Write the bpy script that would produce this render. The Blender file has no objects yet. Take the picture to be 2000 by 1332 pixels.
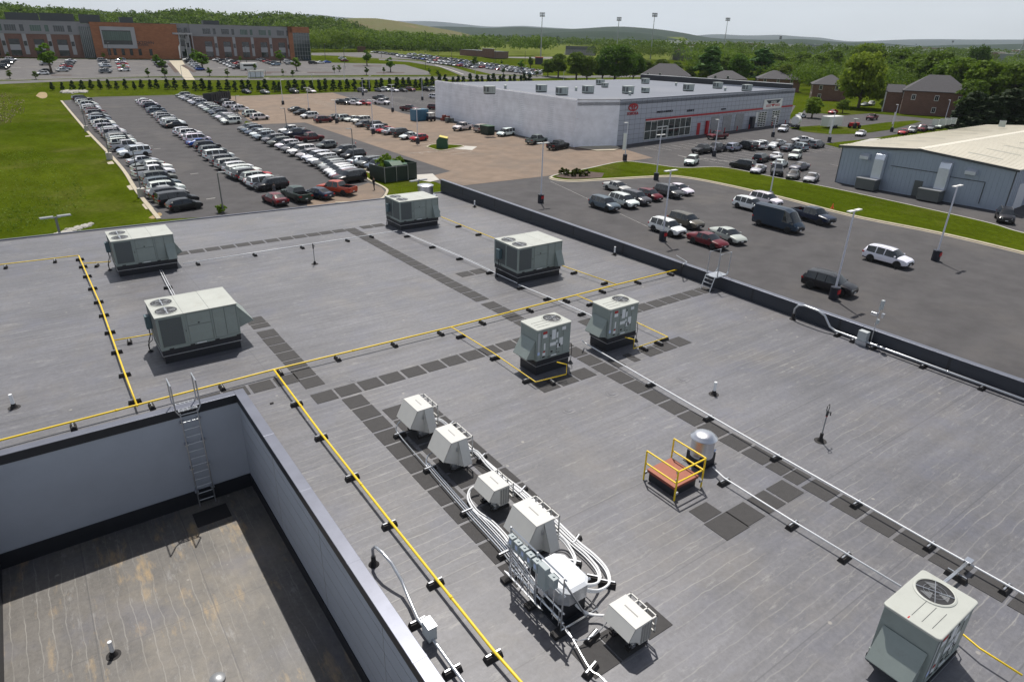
import bpy, math, random
import numpy as np
from mathutils import Vector, Matrix
rnd = random.Random(7)
SC = bpy.context.scene
COL = SC.collection
rad = math.radians

# ---------------------------------------------------------------- camera
FPX = 1284.2; TH = 0.43222; ROLL = -0.02646; YAW = -0.94006
CXP, CYP = 1000.0, 666.0
_f = np.array([0, math.cos(TH), -math.sin(TH)]); _r = np.array([1., 0, 0]); _d = np.cross(_f, _r)
_r2 = math.cos(ROLL) * _r + math.sin(ROLL) * _d; _d2 = -math.sin(ROLL) * _r + math.cos(ROLL) * _d
_a = np.array([math.cos(YAW), math.sin(YAW), 0]); _b = np.array([-math.sin(YAW), math.cos(YAW), 0])
_M = np.array([_b, -_a, [0, 0, 1]])
F_ = _M @ _f; R_ = _M @ _r2; D_ = _M @ _d2
CAM = np.array([0., 0., 12.])
cam = bpy.data.cameras.new('camera'); camo = bpy.data.objects.new('camera', cam); COL.objects.link(camo)
cam.sensor_width = 36; cam.lens = 36 * FPX / 2000; cam.clip_start = 0.1; cam.clip_end = 60000
m4 = Matrix(((R_[0], -D_[0], -F_[0], CAM[0]), (R_[1], -D_[1], -F_[1], CAM[1]), (R_[2], -D_[2], -F_[2], CAM[2]), (0, 0, 0, 1)))
camo.matrix_world = m4
SC.camera = camo

# ---------------------------------------------------------------- sky and sun
SUN_EL, SUN_AZ = rad(63.5), rad(59.5)          # azimuth of the sun measured from +X
sv = Vector((math.cos(SUN_EL) * math.cos(SUN_AZ), math.cos(SUN_EL) * math.sin(SUN_AZ), math.sin(SUN_EL)))
W = bpy.data.worlds.new('World'); SC.world = W; W.use_nodes = True
wn = W.node_tree.nodes; wl = W.node_tree.links
bg = wn['Background']; bg.inputs['Strength'].default_value = 0.066
sky = wn.new('ShaderNodeTexSky'); sky.sky_type = 'NISHITA'; sky.sun_disc = False
sky.sun_elevation = SUN_EL; sky.sun_rotation = rad(90) - SUN_AZ
sky.air_density = 1.0; sky.dust_density = 3.0; sky.ozone_density = 1.0; sky.altitude = 300
# thin high cirrus: a veil of pale cloud mixed over the sky by direction
tc = wn.new('ShaderNodeTexCoord'); mp = wn.new('ShaderNodeMapping'); mp.inputs['Scale'].default_value = (1.0, 1.0, 5.0)
nz = wn.new('ShaderNodeTexNoise'); nz.inputs['Scale'].default_value = 2.2; nz.inputs['Detail'].default_value = 6; nz.inputs['Roughness'].default_value = .55
rm = wn.new('ShaderNodeMapRange'); rm.inputs['From Min'].default_value = .3; rm.inputs['From Max'].default_value = .75
rm.inputs['To Min'].default_value = .62; rm.inputs['To Max'].default_value = .92
mx = wn.new('ShaderNodeMix'); mx.data_type = 'RGBA'; mx.inputs[7].default_value = (12.4, 12.9, 13.5, 1)
wl.new(tc.outputs['Generated'], mp.inputs['Vector']); wl.new(mp.outputs['Vector'], nz.inputs['Vector'])
wl.new(nz.outputs['Fac'], rm.inputs['Value'])
sx = wn.new('ShaderNodeSeparateXYZ'); wl.new(tc.outputs['Generated'], sx.inputs[0])
el = wn.new('ShaderNodeMapRange'); el.inputs['From Min'].default_value = .26; el.inputs['From Max'].default_value = .64
el.inputs['To Min'].default_value = 1.0; el.inputs['To Max'].default_value = .03; wl.new(sx.outputs['Z'], el.inputs['Value'])
mu = wn.new('ShaderNodeMath'); mu.operation = 'MULTIPLY'; wl.new(rm.outputs['Result'], mu.inputs[0]); wl.new(el.outputs['Result'], mu.inputs[1])
wl.new(mu.outputs[0], mx.inputs[0])
wl.new(sky.outputs['Color'], mx.inputs[6]); wl.new(mx.outputs[2], bg.inputs['Color'])
sun = bpy.data.lights.new('sun', 'SUN'); sun.energy = 4.9; sun.angle = rad(0.53); sun.color = (1.0, .955, .89)
suno = bpy.data.objects.new('sun', sun); COL.objects.link(suno)
suno.rotation_euler = sv.to_track_quat('Z', 'Y').to_euler(); suno.location = sv * 100
SC.view_settings.view_transform = 'Standard'; SC.view_settings.look = 'None'
SC.view_settings.exposure = 0.0; SC.view_settings.gamma = 1.0
SC.cycles.max_bounces = 6; SC.cycles.volume_bounces = 1

# ---------------------------------------------------------------- pixel -> point helpers
def ray(x, y): return F_ + (x - CXP) / FPX * R_ + (y - CYP) / FPX * D_
def U(x, y, z):
    q = ray(x, y); t = (z - CAM[2]) / q[2]; return CAM + t * q
def zr(Y): return min(0.0, -.0145 * (Y - 24))          # main roof falls gently behind Y=24
def R(x, y, h=0.0):
    z = h
    for _ in range(25):
        p = U(x, y, z); z = zr(p[1]) + h
    return p
Z0 = -8.7; YF = 255.0; YB = 430.0; SL = .042
def zt(Y): return Z0 + SL * (min(max(Y, YF), YB) - YF)
def G(x, y, h=0.0):
    q = ray(x, y); t0 = 0.0; t = 10.0
    while t < 9000:
        p = CAM + q * t
        if p[2] <= zt(p[1]) + h: break
        t0 = t; t += max(4, t * .02)
    for _ in range(40):
        tm = (t0 + t) / 2; p = CAM + q * tm
        if p[2] <= zt(p[1]) + h: t = tm
        else: t0 = tm
    return CAM + q * t
def at_range(x, y, D):
    q = ray(x, y); return CAM + q * (D / math.hypot(q[0], q[1]))
def height_at(P, py):
    """height above P so that the top is seen at image row py"""
    lo, hi = 0.0, 400.0
    def prow(p):
        v = np.array(p) - CAM; w = v @ F_
        return CYP + FPX * (v @ D_) / w if w > .5 else -1e9
    for _ in range(50):
        m = (lo + hi) / 2
        if prow(P + np.array([0, 0, m])) > py: lo = m
        else: hi = m
    return lo

# ---------------------------------------------------------------- material helpers
MATS = {}
def nd(t, ty, **kw):
    n = t.nodes.new(ty)
    for k, v in kw.items():
        if k.startswith('i_'): n.inputs[k[2:].replace('_', ' ')].default_value = v
        else: setattr(n, k, v)
    return n
def mat(name, col, rough=.6, metal=0.0, spec=.5, var=0.0, vscale=3.0, bump=0.0, bscale=40.0, objcol=False, rvar=0.0, coat=0.0, coord='Object', stretch=None, dirt=None):
    m = bpy.data.materials.new(name); m.use_nodes = True; t = m.node_tree
    b = t.nodes['Principled BSDF']
    b.inputs['Base Color'].default_value = (*col, 1); b.inputs['Roughness'].default_value = rough
    b.inputs['Metallic'].default_value = metal; b.inputs['Specular IOR Level'].default_value = spec
    if coat: b.inputs['Coat Weight'].default_value = coat; b.inputs['Coat Roughness'].default_value = .06
    src = None
    if objcol:
        oi = nd(t, 'ShaderNodeObjectInfo'); src = oi.outputs['Color']
    if var or bump or rvar:
        co = nd(t, 'ShaderNodeTexCoord'); vec = co.outputs[coord]
        if stretch:
            mp = nd(t, 'ShaderNodeMapping'); mp.inputs['Scale'].default_value = stretch
            t.links.new(vec, mp.inputs['Vector']); vec = mp.outputs['Vector']
    if var:
        n = nd(t, 'ShaderNodeTexNoise', i_Scale=vscale, i_Detail=6.0, i_Roughness=.62); t.links.new(vec, n.inputs['Vector'])
        mr = nd(t, 'ShaderNodeMapRange'); mr.inputs['From Min'].default_value = .25; mr.inputs['From Max'].default_value = .75
        mr.inputs['To Min'].default_value = 1 - var; mr.inputs['To Max'].default_value = 1 + var
        t.links.new(n.outputs['Fac'], mr.inputs['Value'])
        v = nd(t, 'ShaderNodeVectorMath', operation='SCALE')
        if src is None: v.inputs[0].default_value = col
        else: t.links.new(src, v.inputs[0])
        t.links.new(mr.outputs['Result'], v.inputs['Scale']); src = v.outputs['Vector']
    if dirt:
        n2 = nd(t, 'ShaderNodeTexNoise', i_Scale=dirt[1], i_Detail=8.0, i_Roughness=.7); t.links.new(vec, n2.inputs['Vector'])
        mr2 = nd(t, 'ShaderNodeMapRange'); mr2.inputs['From Min'].default_value = dirt[2]; mr2.inputs['From Max'].default_value = dirt[2] + .18
        t.links.new(n2.outputs['Fac'], mr2.inputs['Value'])
        mm = nd(t, 'ShaderNodeMix', data_type='RGBA'); mm.inputs[7].default_value = (*dirt[0], 1)
        mu = nd(t, 'ShaderNodeMath', operation='MULTIPLY'); mu.inputs[1].default_value = dirt[3]
        t.links.new(mr2.outputs['Result'], mu.inputs[0]); t.links.new(mu.outputs[0], mm.inputs[0])
        if src is None: mm.inputs[6].default_value = (*col, 1)
        else: t.links.new(src, mm.inputs[6])
        src = mm.outputs[2]
    if src is not None: t.links.new(src, b.inputs['Base Color'])
    if bump:
        n3 = nd(t, 'ShaderNodeTexNoise', i_Scale=bscale, i_Detail=4.0); t.links.new(vec, n3.inputs['Vector'])
        bp = nd(t, 'ShaderNodeBump'); bp.inputs['Strength'].default_value = bump; bp.inputs['Distance'].default_value = .02
        t.links.new(n3.outputs['Fac'], bp.inputs['Height']); t.links.new(bp.outputs['Normal'], b.inputs['Normal'])
    MATS[name] = m; return m
def M(n): return MATS[n]

def membrane(name, base, line_axis, tan=0.0, sc=1.0):
    """single-ply roof: mottling, dust, long weld seams, close rib lines, fastener plates showing through"""
    m = bpy.data.materials.new(name); m.use_nodes = True; t = m.node_tree; L = t.links
    b = t.nodes['Principled BSDF']; b.inputs['Roughness'].default_value = .50; b.inputs['Specular IOR Level'].default_value = .55
    co = nd(t, 'ShaderNodeTexCoord'); P = co.outputs['Object']
    sp = nd(t, 'ShaderNodeSeparateXYZ'); L.new(P, sp.inputs[0])
    along, across = (sp.outputs['X'], sp.outputs['Y']) if line_axis == 'X' else (sp.outputs['Y'], sp.outputs['X'])
    def math_(op, a, bb=None, c=None):
        n = nd(t, 'ShaderNodeMath', operation=op)
        for i, v in enumerate((a, bb, c)):
            if v is None: continue
            if isinstance(v, (int, float)): n.inputs[i].default_value = v
            else: L.new(v, n.inputs[i])
        return n.outputs[0]
    def noise(scale, detail=5, rough=.6, stretch=None, w=0):
        n = nd(t, 'ShaderNodeTexNoise', i_Scale=scale, i_Detail=float(detail), i_Roughness=rough)
        if stretch:
            mp = nd(t, 'ShaderNodeMapping'); mp.inputs['Scale'].default_value = stretch; mp.inputs['Location'].default_value = (w, w * 1.7, 0)
            L.new(P, mp.inputs['Vector']); L.new(mp.outputs['Vector'], n.inputs['Vector'])
        else: L.new(P, n.inputs['Vector'])
        return n.outputs['Fac']
    def rng(v, a, bb, c, d):
        n = nd(t, 'ShaderNodeMapRange'); n.inputs['From Min'].default_value = a; n.inputs['From Max'].default_value = bb
        n.inputs['To Min'].default_value = c; n.inputs['To Max'].default_value = d; L.new(v, n.inputs['Value']); return n.outputs['Result']
    big = rng(noise(.12, 5), .3, .7, .80, 1.18)
    st = (.25, 2.2, 1) if line_axis == 'X' else (2.2, .25, 1)
    streak = rng(noise(.9, 6, .65, st), .3, .7, .80, 1.20)
    fine = rng(noise(7, 6, .8), .3, .7, .76, 1.24)
    # rib lines every .33 m, broken up by noise
    fr = math_('FRACT', math_('DIVIDE', math_('ADD', across, rng(noise(.9, 3), 0, 1, -.11, .11)), .33))
    ln = rng(math_('ABSOLUTE', math_('SUBTRACT', fr, .5)), .0, .065, 1, 0)
    gate = rng(noise(.2, 5, .7, None), .40, .58, 0.0, 1)
    gate2 = rng(noise(1.3, 4, .7, (.35, 1.2, 1) if line_axis == 'X' else (1.2, .35, 1), 9), .35, .6, .25, 1)
    rib = math_('MULTIPLY', math_('MULTIPLY', ln, gate), gate2)
    # sheet seams every 3.05 m and end laps
    fs = math_('FRACT', math_('DIVIDE', across, 3.05)); se = rng(math_('ABSOLUTE', math_('SUBTRACT', fs, .5)), 0, .008, 1, 0)
    fe = math_('FRACT', math_('DIVIDE', along, 11.3)); ee = rng(math_('ABSOLUTE', math_('SUBTRACT', fe, .5)), 0, .0022, 1, 0)
    seam = math_('MAXIMUM', se, math_('MULTIPLY', ee, .7))
    # fastener plates
    vo = nd(t, 'ShaderNodeTexVoronoi', i_Scale=1.15); vo.feature = 'F1'; L.new(P, vo.inputs['Vector']); vo.inputs['Randomness'].default_value = .8
    dots = rng(vo.outputs['Distance'], .045, .075, 1, 0)
    dsel = rng(noise(1.9, 1, .5, (1, 1, 1), 31), .42, .5, 0, 1)
    dots = math_('MULTIPLY', dots, dsel)
    k = math_('MULTIPLY', math_('MULTIPLY', big, streak), fine)
    base_v = nd(t, 'ShaderNodeVectorMath', operation='SCALE'); base_v.inputs[0].default_value = base; L.new(k, base_v.inputs['Scale'])
    def mixc(fac, a, colr):
        n = nd(t, 'ShaderNodeMix', data_type='RGBA'); L.new(a, n.inputs[6]); n.inputs[7].default_value = (*colr, 1); L.new(fac, n.inputs[0]); return n.outputs[2]
    c = base_v.outputs['Vector']
    dust = math_('MULTIPLY', rng(noise(.33, 7, .68, (1, 1, 1), 5), .5, .72, 0, 1), .22 + tan * .9)
    c = mixc(dust, c, (.26, .225, .17))
    scuff = math_('MULTIPLY', rng(noise(1.7, 8, .8, (.5, 2.0, 1) if line_axis == 'X' else (2.0, .5, 1), 41), .56, .66, 0, 1), .55); c = mixc(scuff, c, (.27, .265, .255))
    dk = math_('MULTIPLY', rng(noise(.6, 6, .75, (1, 1, 1), 63), .56, .72, 0, 1), .5); c = mixc(dk, c, (.075, .075, .08))
    if tan:
        d2 = math_('MULTIPLY', rng(noise(.8, 7, .7, (1.6, .45, 1), 17), .56, .72, 0, 1), .75)
        c = mixc(d2, c, (.42, .29, .13))
    blue = math_('MULTIPLY', rng(noise(.5, 4, .6, (1, 1, 1), 77), .52, .7, 0, 1), .25); c = mixc(blue, c, (.10, .11, .165))
    c = mixc(math_('MULTIPLY', rib, .62), c, (.31, .30, .275))
    c = mixc(math_('MULTIPLY', seam, .6), c, (.05, .05, .055))
    c = mixc(math_('MULTIPLY', dots, .6), c, (.33, .31, .28))
    L.new(c, b.inputs['Base Color'])
    bp = nd(t, 'ShaderNodeBump'); bp.inputs['Strength'].default_value = .35; bp.inputs['Distance'].default_value = .01
    hh = math_('ADD', math_('ADD', fine, math_('MULTIPLY', rib, .6)), math_('MULTIPLY', dots, .8)); L.new(hh, bp.inputs['Height']); L.new(bp.outputs['Normal'], b.inputs['Normal'])
    MATS[name] = m

membrane('roof_membrane', (.118, .118, .130), 'X')
membrane('lower_roof_membrane', (.118, .11, .10), 'Y', tan=.42)
mat('walk_pad', (.052, .05, .05), .9, var=.12, vscale=6, bump=.4, bscale=120)
mat('black_flashing', (.018, .02, .026), .5, var=.15, vscale=2)
mat('coping_metal', (.17, .18, .22), .38, metal=.55, var=.12, vscale=1.5)
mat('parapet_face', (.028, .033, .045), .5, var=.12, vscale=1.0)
mat('grey_stucco', (.37, .40, .455), .8, var=.05, vscale=1.2, bump=.25, bscale=60)
mat('panel_joint', (.36, .37, .38), .7)
mat('rtu_cabinet', (.26, .30, .285), .45, spec=.4, var=.07, vscale=2.5, dirt=((.19, .19, .165), 1.7, .56, .5), rvar=1)  # unit paint darkened: the shade on the sides is in the colour
mat('rtu_top', (.42, .435, .40), .5, var=.07, vscale=1.6, dirt=((.33, .32, .27), 2.1, .56, .6), rvar=1)  # same paint as the cabinet, lightened for the sunlit top
mat('rtu_seam', (.10, .11, .11), .6)
mat('coil_mesh', (.10, .115, .12), .55, metal=.3, var=.2, vscale=60)
mat('black_plastic', (.02, .02, .022), .45)
mat('rubber', (.022, .02, .02), .8, var=.25, vscale=20)
mat('galvanised', (.55, .57, .60), .32, metal=.85, var=.12, vscale=9)
mat('bright_steel', (.72, .74, .77), .24, metal=.9, var=.08, vscale=5)
mat('spun_aluminium', (.68, .69, .72), .3, metal=.95, var=.10, vscale=4, stretch=(1, 1, 9))
mat('pipe_yellow', (.80, .56, .02), .42, var=.10, vscale=4)
mat('rail_yellow', (.82, .58, .02), .4, var=.05, vscale=6)
mat('conduit_white', (.74, .76, .79), .35, var=.05, vscale=5)
mat('line_set_white', (.80, .81, .82), .5)
mat('condenser_paint', (.56, .555, .53), .45, var=.04, vscale=3)
mat('condenser_dull_grey', (.25, .25, .24), .6)  # darker grey of the louvre bars and the thin line on top
mat('hatch_red', (.29, .085, .045), .55, var=.08, vscale=5)
mat('hatch_side', (.22, .05, .035), .6)
mat('disconnect_grey', (.30, .345, .36), .45)
mat('disconnect_blue', (.09, .14, .16), .5)
mat('box_grey', (.40, .43, .44), .5)
mat('sticker_white', (.72, .74, .76), .6)
mat('sticker_red', (.42, .03, .03), .6)
mat('sticker_blue', (.45, .55, .78), .6)
mat('pvc_white', (.78, .80, .82), .4)
mat('iron_dark', (.03, .032, .035), .55)
mat('steel_grey', (.34, .35, .36), .4, metal=.5)
mat('fan_blade', (.16, .165, .17), .45, metal=.4)

# ---------------------------------------------------------------- mesh builder
class MB:
    def __init__(s): s.v = []; s.f = []; s.mi = []; s.k = 0
    def mat(s, k): s.k = k; return s
    def add(s, vs, fs):
        o = len(s.v); s.v += [tuple(map(float, p)) for p in vs]
        for f in fs: s.f.append([i + o for i in f]); s.mi.append(s.k)
        return s
    def face(s, *p): return s.add(p, [list(range(len(p)))])
    def box(s, x0, y0, z0, x1, y1, z1):
        v = [(x0, y0, z0), (x1, y0, z0), (x1, y1, z0), (x0, y1, z0), (x0, y0, z1), (x1, y0, z1), (x1, y1, z1), (x0, y1, z1)]
        return s.add(v, [(0, 3, 2, 1), (4, 5, 6, 7), (0, 1, 5, 4), (1, 2, 6, 5), (2, 3, 7, 6), (3, 0, 4, 7)])
    def cbox(s, c, sx, sy, sz, rz=0.0):
        co, si = math.cos(rz), math.sin(rz); v = []
        for z in (c[2], c[2] + sz):
            for x, y in ((-sx / 2, -sy / 2), (sx / 2, -sy / 2), (sx / 2, sy / 2), (-sx / 2, sy / 2)):
                v.append((c[0] + x * co - y * si, c[1] + x * si + y * co, z))
        return s.add(v, [(0, 3, 2, 1), (4, 5, 6, 7), (0, 1, 5, 4), (1, 2, 6, 5), (2, 3, 7, 6), (3, 0, 4, 7)])
    def cyl(s, c, r, h, n=16, r2=None, axis='z', caps=True):
        r2 = r if r2 is None else r2; v = []
        for rr, t in ((r, 0), (r2, h)):
            for i in range(n):
                a = 2 * math.pi * i / n; x, y = rr * math.cos(a), rr * math.sin(a)
                if axis == 'z': v.append((c[0] + x, c[1] + y, c[2] + t))
                elif axis == 'y': v.append((c[0] + x, c[1] + t, c[2] + y))
                else: v.append((c[0] + t, c[1] + x, c[2] + y))
        f = [(i, (i + 1) % n, n + (i + 1) % n, n + i) for i in range(n)]
        if caps: f += [tuple(range(n))[::-1], tuple(range(n, 2 * n))]
        return s.add(v, f)
    def lathe(s, c, prof, n=24, cap=True):
        v = []; f = []
        for r, z in prof:
            for i in range(n):
                a = 2 * math.pi * i / n; v.append((c[0] + r * math.cos(a), c[1] + r * math.sin(a), c[2] + z))
        for j in range(len(prof) - 1):
            for i in range(n): f.append((j * n + i, j * n + (i + 1) % n, (j + 1) * n + (i + 1) % n, (j + 1) * n + i))
        if cap: f.append(tuple(range((len(prof) - 1) * n, len(prof) * n)))
        return s.add(v, f)
    def tube(s, path, r, n=8, rs=None):
        P = [Vector(p) for p in path]; v = []; f = []; up = None
        for i, p in enumerate(P):
            t = (P[min(i + 1, len(P) - 1)] - P[max(i - 1, 0)])
            if t.length < 1e-9: t = Vector((0, 0, 1))
            t.normalize()
            if up is None:
                up = Vector((0, 0, 1)) if abs(t.z) < .9 else Vector((1, 0, 0))
            a = t.cross(up)
            if a.length < 1e-4: a = t.cross(Vector((0, 1, 0)))
            a.normalize(); bb = a.cross(t).normalized(); up = bb
            rr = rs[i] if rs else r
            for k in range(n):
                g = 2 * math.pi * k / n; v.append(p + a * rr * math.cos(g) + bb * rr * math.sin(g))
        for i in range(len(P) - 1):
            for k in range(n): f.append((i * n + k, (i + 1) * n + k, (i + 1) * n + (k + 1) % n, i * n + (k + 1) % n))
        f += [tuple(range(n)), tuple(range((len(P) - 1) * n, len(P) * n))[::-1]]
        return s.add(v, f)
    def prism(s, poly, z0, z1):
        n = len(poly); v = [(x, y, z0) for x, y in poly] + [(x, y, z1) for x, y in poly]
        return s.add(v, [tuple(range(n))[::-1], tuple(range(n, 2 * n))] + [(i, (i + 1) % n, n + (i + 1) % n, n + i) for i in range(n)])
    def extr(s, pts, dvec):
        n = len(pts); d = np.array(dvec); v = [tuple(p) for p in pts] + [tuple(np.array(p) + d) for p in pts]
        return s.add(v, [tuple(range(n))[::-1], tuple(range(n, 2 * n))] + [(i, (i + 1) % n, n + (i + 1) % n, n + i) for i in range(n)])
    def mesh(s, name, mats, smooth=False):
        me = bpy.data.meshes.new(name); me.from_pydata(s.v, [], s.f)
        if not isinstance(mats, (list, tuple)): mats = [mats]
        for m in mats: me.materials.append(M(m) if isinstance(m, str) else m)
        if len(mats) > 1: me.polygons.foreach_set('material_index', s.mi)
        me.update()
        if smooth:
            me.polygons.foreach_set('use_smooth', [True] * len(me.polygons))
        return me
    def build(s, name, mats, parent=None, smooth=False, bevel=0, loc=None):
        o = bpy.data.objects.new(name, s.mesh(name, mats, smooth)); COL.objects.link(o)
        if parent is not None: o.parent = parent
        if loc is not None: o.location = loc
        if bevel:
            b = o.modifiers.new('bevel', 'BEVEL'); b.width = bevel; b.segments = 2; b.limit_method = 'ANGLE'; b.angle_limit = rad(50)
        if smooth:
            try:
                o.data.set_sharp_from_angle(angle=rad(38))
            except Exception: pass
        return o
def tag(o, label=None, cat=None, group=None, kind=None):
    if label: o['label'] = label
    if cat: o['category'] = cat
    if group: o['group'] = group
    if kind: o['kind'] = kind
    return o
def thing(name, label, cat, loc=(0, 0, 0), rz=0.0, group=None):
    o = bpy.data.objects.new(name, None); COL.objects.link(o); o.empty_display_size = .3
    o.location = tuple(map(float, loc)); o.rotation_euler = (0, 0, rz); return tag(o, label, cat, group)
def dup(root, loc=None, rz=None, label=None, group=None, scale=None, color=None):
    r = root.copy(); COL.objects.link(r)
    for k in ('label', 'category', 'group'):
        if k in root: r[k] = root[k]
    if loc is not None: r.location = tuple(map(float, loc))
    if rz is not None: r.rotation_euler = (0, 0, rz)
    if scale is not None: r.scale = (scale,) * 3 if isinstance(scale, (int, float)) else scale
    if label: r['label'] = label
    if group: r['group'] = group
    if color: r.color = (*color, 1)
    for ch in root.children:
        c = ch.copy(); COL.objects.link(c); c.parent = r
        if color: c.color = (*color, 1)
        for g in ch.children:
            d = g.copy(); COL.objects.link(d); d.parent = c
            if color: d.color = (*color, 1)
    return r
ORD = ['first', 'second', 'third', 'fourth', 'fifth', 'sixth', 'seventh', 'eighth', 'ninth', 'tenth', 'eleventh', 'twelfth', 'thirteenth', 'fourteenth', 'fifteenth', 'sixteenth', 'seventeenth', 'eighteenth', 'nineteenth', 'twentieth'] + ['twenty-' + w for w in ('first', 'second', 'third', 'fourth', 'fifth', 'sixth', 'seventh', 'eighth', 'ninth')] + ['thirtieth'] + ['thirty-' + w for w in ('first', 'second', 'third', 'fourth', 'fifth', 'sixth', 'seventh', 'eighth', 'ninth')] + ['fortieth'] + ['forty-' + w for w in ('first', 'second', 'third', 'fourth', 'fifth', 'sixth', 'seventh', 'eighth', 'ninth')] + ['fiftieth'] + ['fifty-' + w for w in ('first', 'second', 'third', 'fourth', 'fifth', 'sixth', 'seventh', 'eighth', 'ninth')] + ['sixtieth'] + ['sixty-' + w for w in ('first', 'second', 'third', 'fourth', 'fifth')]
def text_mb(body, size, loc, ux, name, m, parent, depth=.03, uy=(0, 0, 1), align='LEFT', xs=1.0):
    """writing as raised letters; ux = reading direction, uy = up direction"""
    cu = bpy.data.curves.new(name, 'FONT'); cu.body = body; cu.size = size; cu.extrude = depth; cu.align_x = align; cu.offset = size * .012
    tmp = bpy.data.objects.new(name, cu); COL.objects.link(tmp)
    dg = bpy.context.evaluated_depsgraph_get(); me = bpy.data.meshes.new_from_object(tmp.evaluated_get(dg))
    bpy.data.objects.remove(tmp)
    ux = Vector(ux).normalized(); uy = Vector(uy).normalized(); uz = ux.cross(uy)
    mt = Matrix(((ux.x * xs, uy.x, uz.x, loc[0]), (ux.y * xs, uy.y, uz.y, loc[1]), (ux.z * xs, uy.z, uz.z, loc[2]), (0, 0, 0, 1)))
    me.transform(mt); me.materials.clear(); me.materials.append(M(m))
    o = bpy.data.objects.new(name, me); COL.objects.link(o); o.parent = parent; return o
# ================================================================ our own building
XP = 28.55                                           # inner face of the long parapet
far = lambda x: 51.25 - .044 * (x + 2.6)             # far roof edge
B = thing('flat_roofed_building', 'large flat grey membrane roof in the foreground with black parapet and a sunken courtyard roof', 'building', (0, 0, 0))
b = MB()
def rz_(x, y): return (x, y, zr(y))
b.face((4.42, -26, 0), (XP, -26, 0), (XP, 24, 0), (4.42, 24, 0))
b.face(rz_(-45, 24), rz_(XP + .1, 24), rz_(XP + .1, far(XP)), rz_(-45, far(-45)))
b.face((-45, 22.58, 0), (4.42, 22.58, 0), (4.42, 24, 0), (-45, 24, 0))
b.face((-45, -26, 0), (-3.95, -26, 0), (-3.95, 22.58, 0), (-45, 22.58, 0))
b.build('roof_membrane', 'roof_membrane', B)
b = MB(); b.face((-3.67, -26, -3.8), (4.15, -26, -3.8), (4.15, 22.3, -3.8), (-3.67, 22.3, -3.8)); b.build('lower_roof_membrane', 'lower_roof_membrane', B)
# courtyard walls
b = MB(); b.box(-3.67, 22.3, -3.25, 4.15, 22.55, -.12); b.box(4.15, -26, -3.25, 4.39, 22.55, -.12); b.box(-3.92, -26, -3.25, -3.67, 22.55, -.12)
b.build('stucco_wall', 'grey_stucco', B)
b = MB()
for k in range(5): b.box(4.142, -24, -2.75 + k * .55, 4.152, 22.29, -2.738 + k * .55)
for y in (18.4, 14.4, 10.4, 6.4, 2.4): b.box(4.14, y, -3.2, 4.152, y + .012, -.13)
b.build('panel_joints', 'panel_joint', B)
b = MB(); b.box(-3.69, 22.27, -3.82, 4.17, 22.5, -3.23); b.box(4.13, -26, -3.82, 4.36, 22.27, -3.3); b.box(-3.9, -26, -3.82, -3.65, 22.27, -3.2)
b.box(-3.7, 22.265, -.13, 4.12, 22.56, .17); b.box(4.115, -26, -.13, 4.42, 22.57, .17); b.box(-3.95, -26, -.13, -3.64, 22.56, .17)
b.build('base_flashing', 'black_flashing', B)
b = MB(); b.box(-45, 22.26, .17, 4.11, 22.6, .20); b.box(4.11, -26, .17, 4.45, 22.6, .203); b.box(-3.97, -26, .17, -3.62, 22.25, .2)
for y in (19, 15.6, 12.2, 8.8, 5.4): b.box(4.105, y, .16, 4.455, y + .09, .206)
b.build('coping', 'coping_metal', B, bevel=.008)
# long parapet
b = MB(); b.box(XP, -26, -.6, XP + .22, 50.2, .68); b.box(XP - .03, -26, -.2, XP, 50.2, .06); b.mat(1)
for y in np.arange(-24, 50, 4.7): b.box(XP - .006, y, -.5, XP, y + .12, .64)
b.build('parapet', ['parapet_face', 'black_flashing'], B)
b = MB(); b.box(XP - .03, -26, .68, XP + .27, 50.25, .715)
for y in np.arange(-24, 50, 3.05): b.box(XP - .034, y, .67, XP + .274, y + .1, .721)
b.build('parapet_coping', 'coping_metal', B, bevel=.01)
# outer walls
b = MB()
fe = lambda x: (x, far(x))
b.extr([(-45, far(-45), Z0 - .5), (XP + .2, far(XP) + .02, Z0 - .5), (XP + .2, far(XP) + .02, zr(50) - .03), (-45, far(-45), zr(52) - .03)], (0, -.25, 0))
b.box(XP, -26, Z0 - .5, XP + .2, 49.7, -.61); b.box(-45.2, -26, Z0 - .5, -45, 52.9, -.1)
b.build('outer_wall', 'grey_stucco', B)
b = MB(); b.extr([(-45, far(-45) - .02, zr(52) - .2), (XP, far(XP) - .02, zr(50) - .2), (XP, far(XP) - .02, zr(50) + .07), (-45, far(-45) - .02, zr(52) + .07)], (0, .14, 0))
b.build('gravel_stop', 'coping_metal', B)

# ---------------------------------------------------------------- walkway pads
padlist = []
def padrow(x0, y0, axis, n, pitch=.905, skip=(), short=None, lab=''):
    for i in range(n):
        if i in skip: continue
        w = .80; d = .745
        if short and i in short: w = short[i]
        if axis == 'Y': padlist.append((x0, x0 + .745, y0 - i * pitch - w, y0 - i * pitch, lab))
        else: padlist.append((x0 + i * pitch, x0 + i * pitch + w, y0 - .745, y0, lab))
padrow(16.58, 42.6, 'Y', 17, .905, lab='far walkway running towards the yellow pipe')
padrow(16.58, 27.2, 'Y', 9, .905, short={1: .5}, lab='walkway between yellow pipe and small units')
padrow(16.58, 19.05, 'Y', 11, .905, lab='walkway along the white conduit below the small units')
padrow(16.58, 9.1, 'Y', 2, .62, short={0: .56, 1: .5}, lab='walkway opposite the dark hydrant')
padrow(16.58, 7.85, 'Y', 12, .905, lab='walkway near the bottom right unit')
padrow(5.75, 42.76, 'X', 12, .905, lab='far crosswise walkway')
padrow(17.72, 42.76, 'X', 2, .905, lab='short walkway at the far unit')
padrow(18.0, 30.2, 'X', 2, .905, lab='short spur walkway to the unit left of the parapet')
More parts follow.
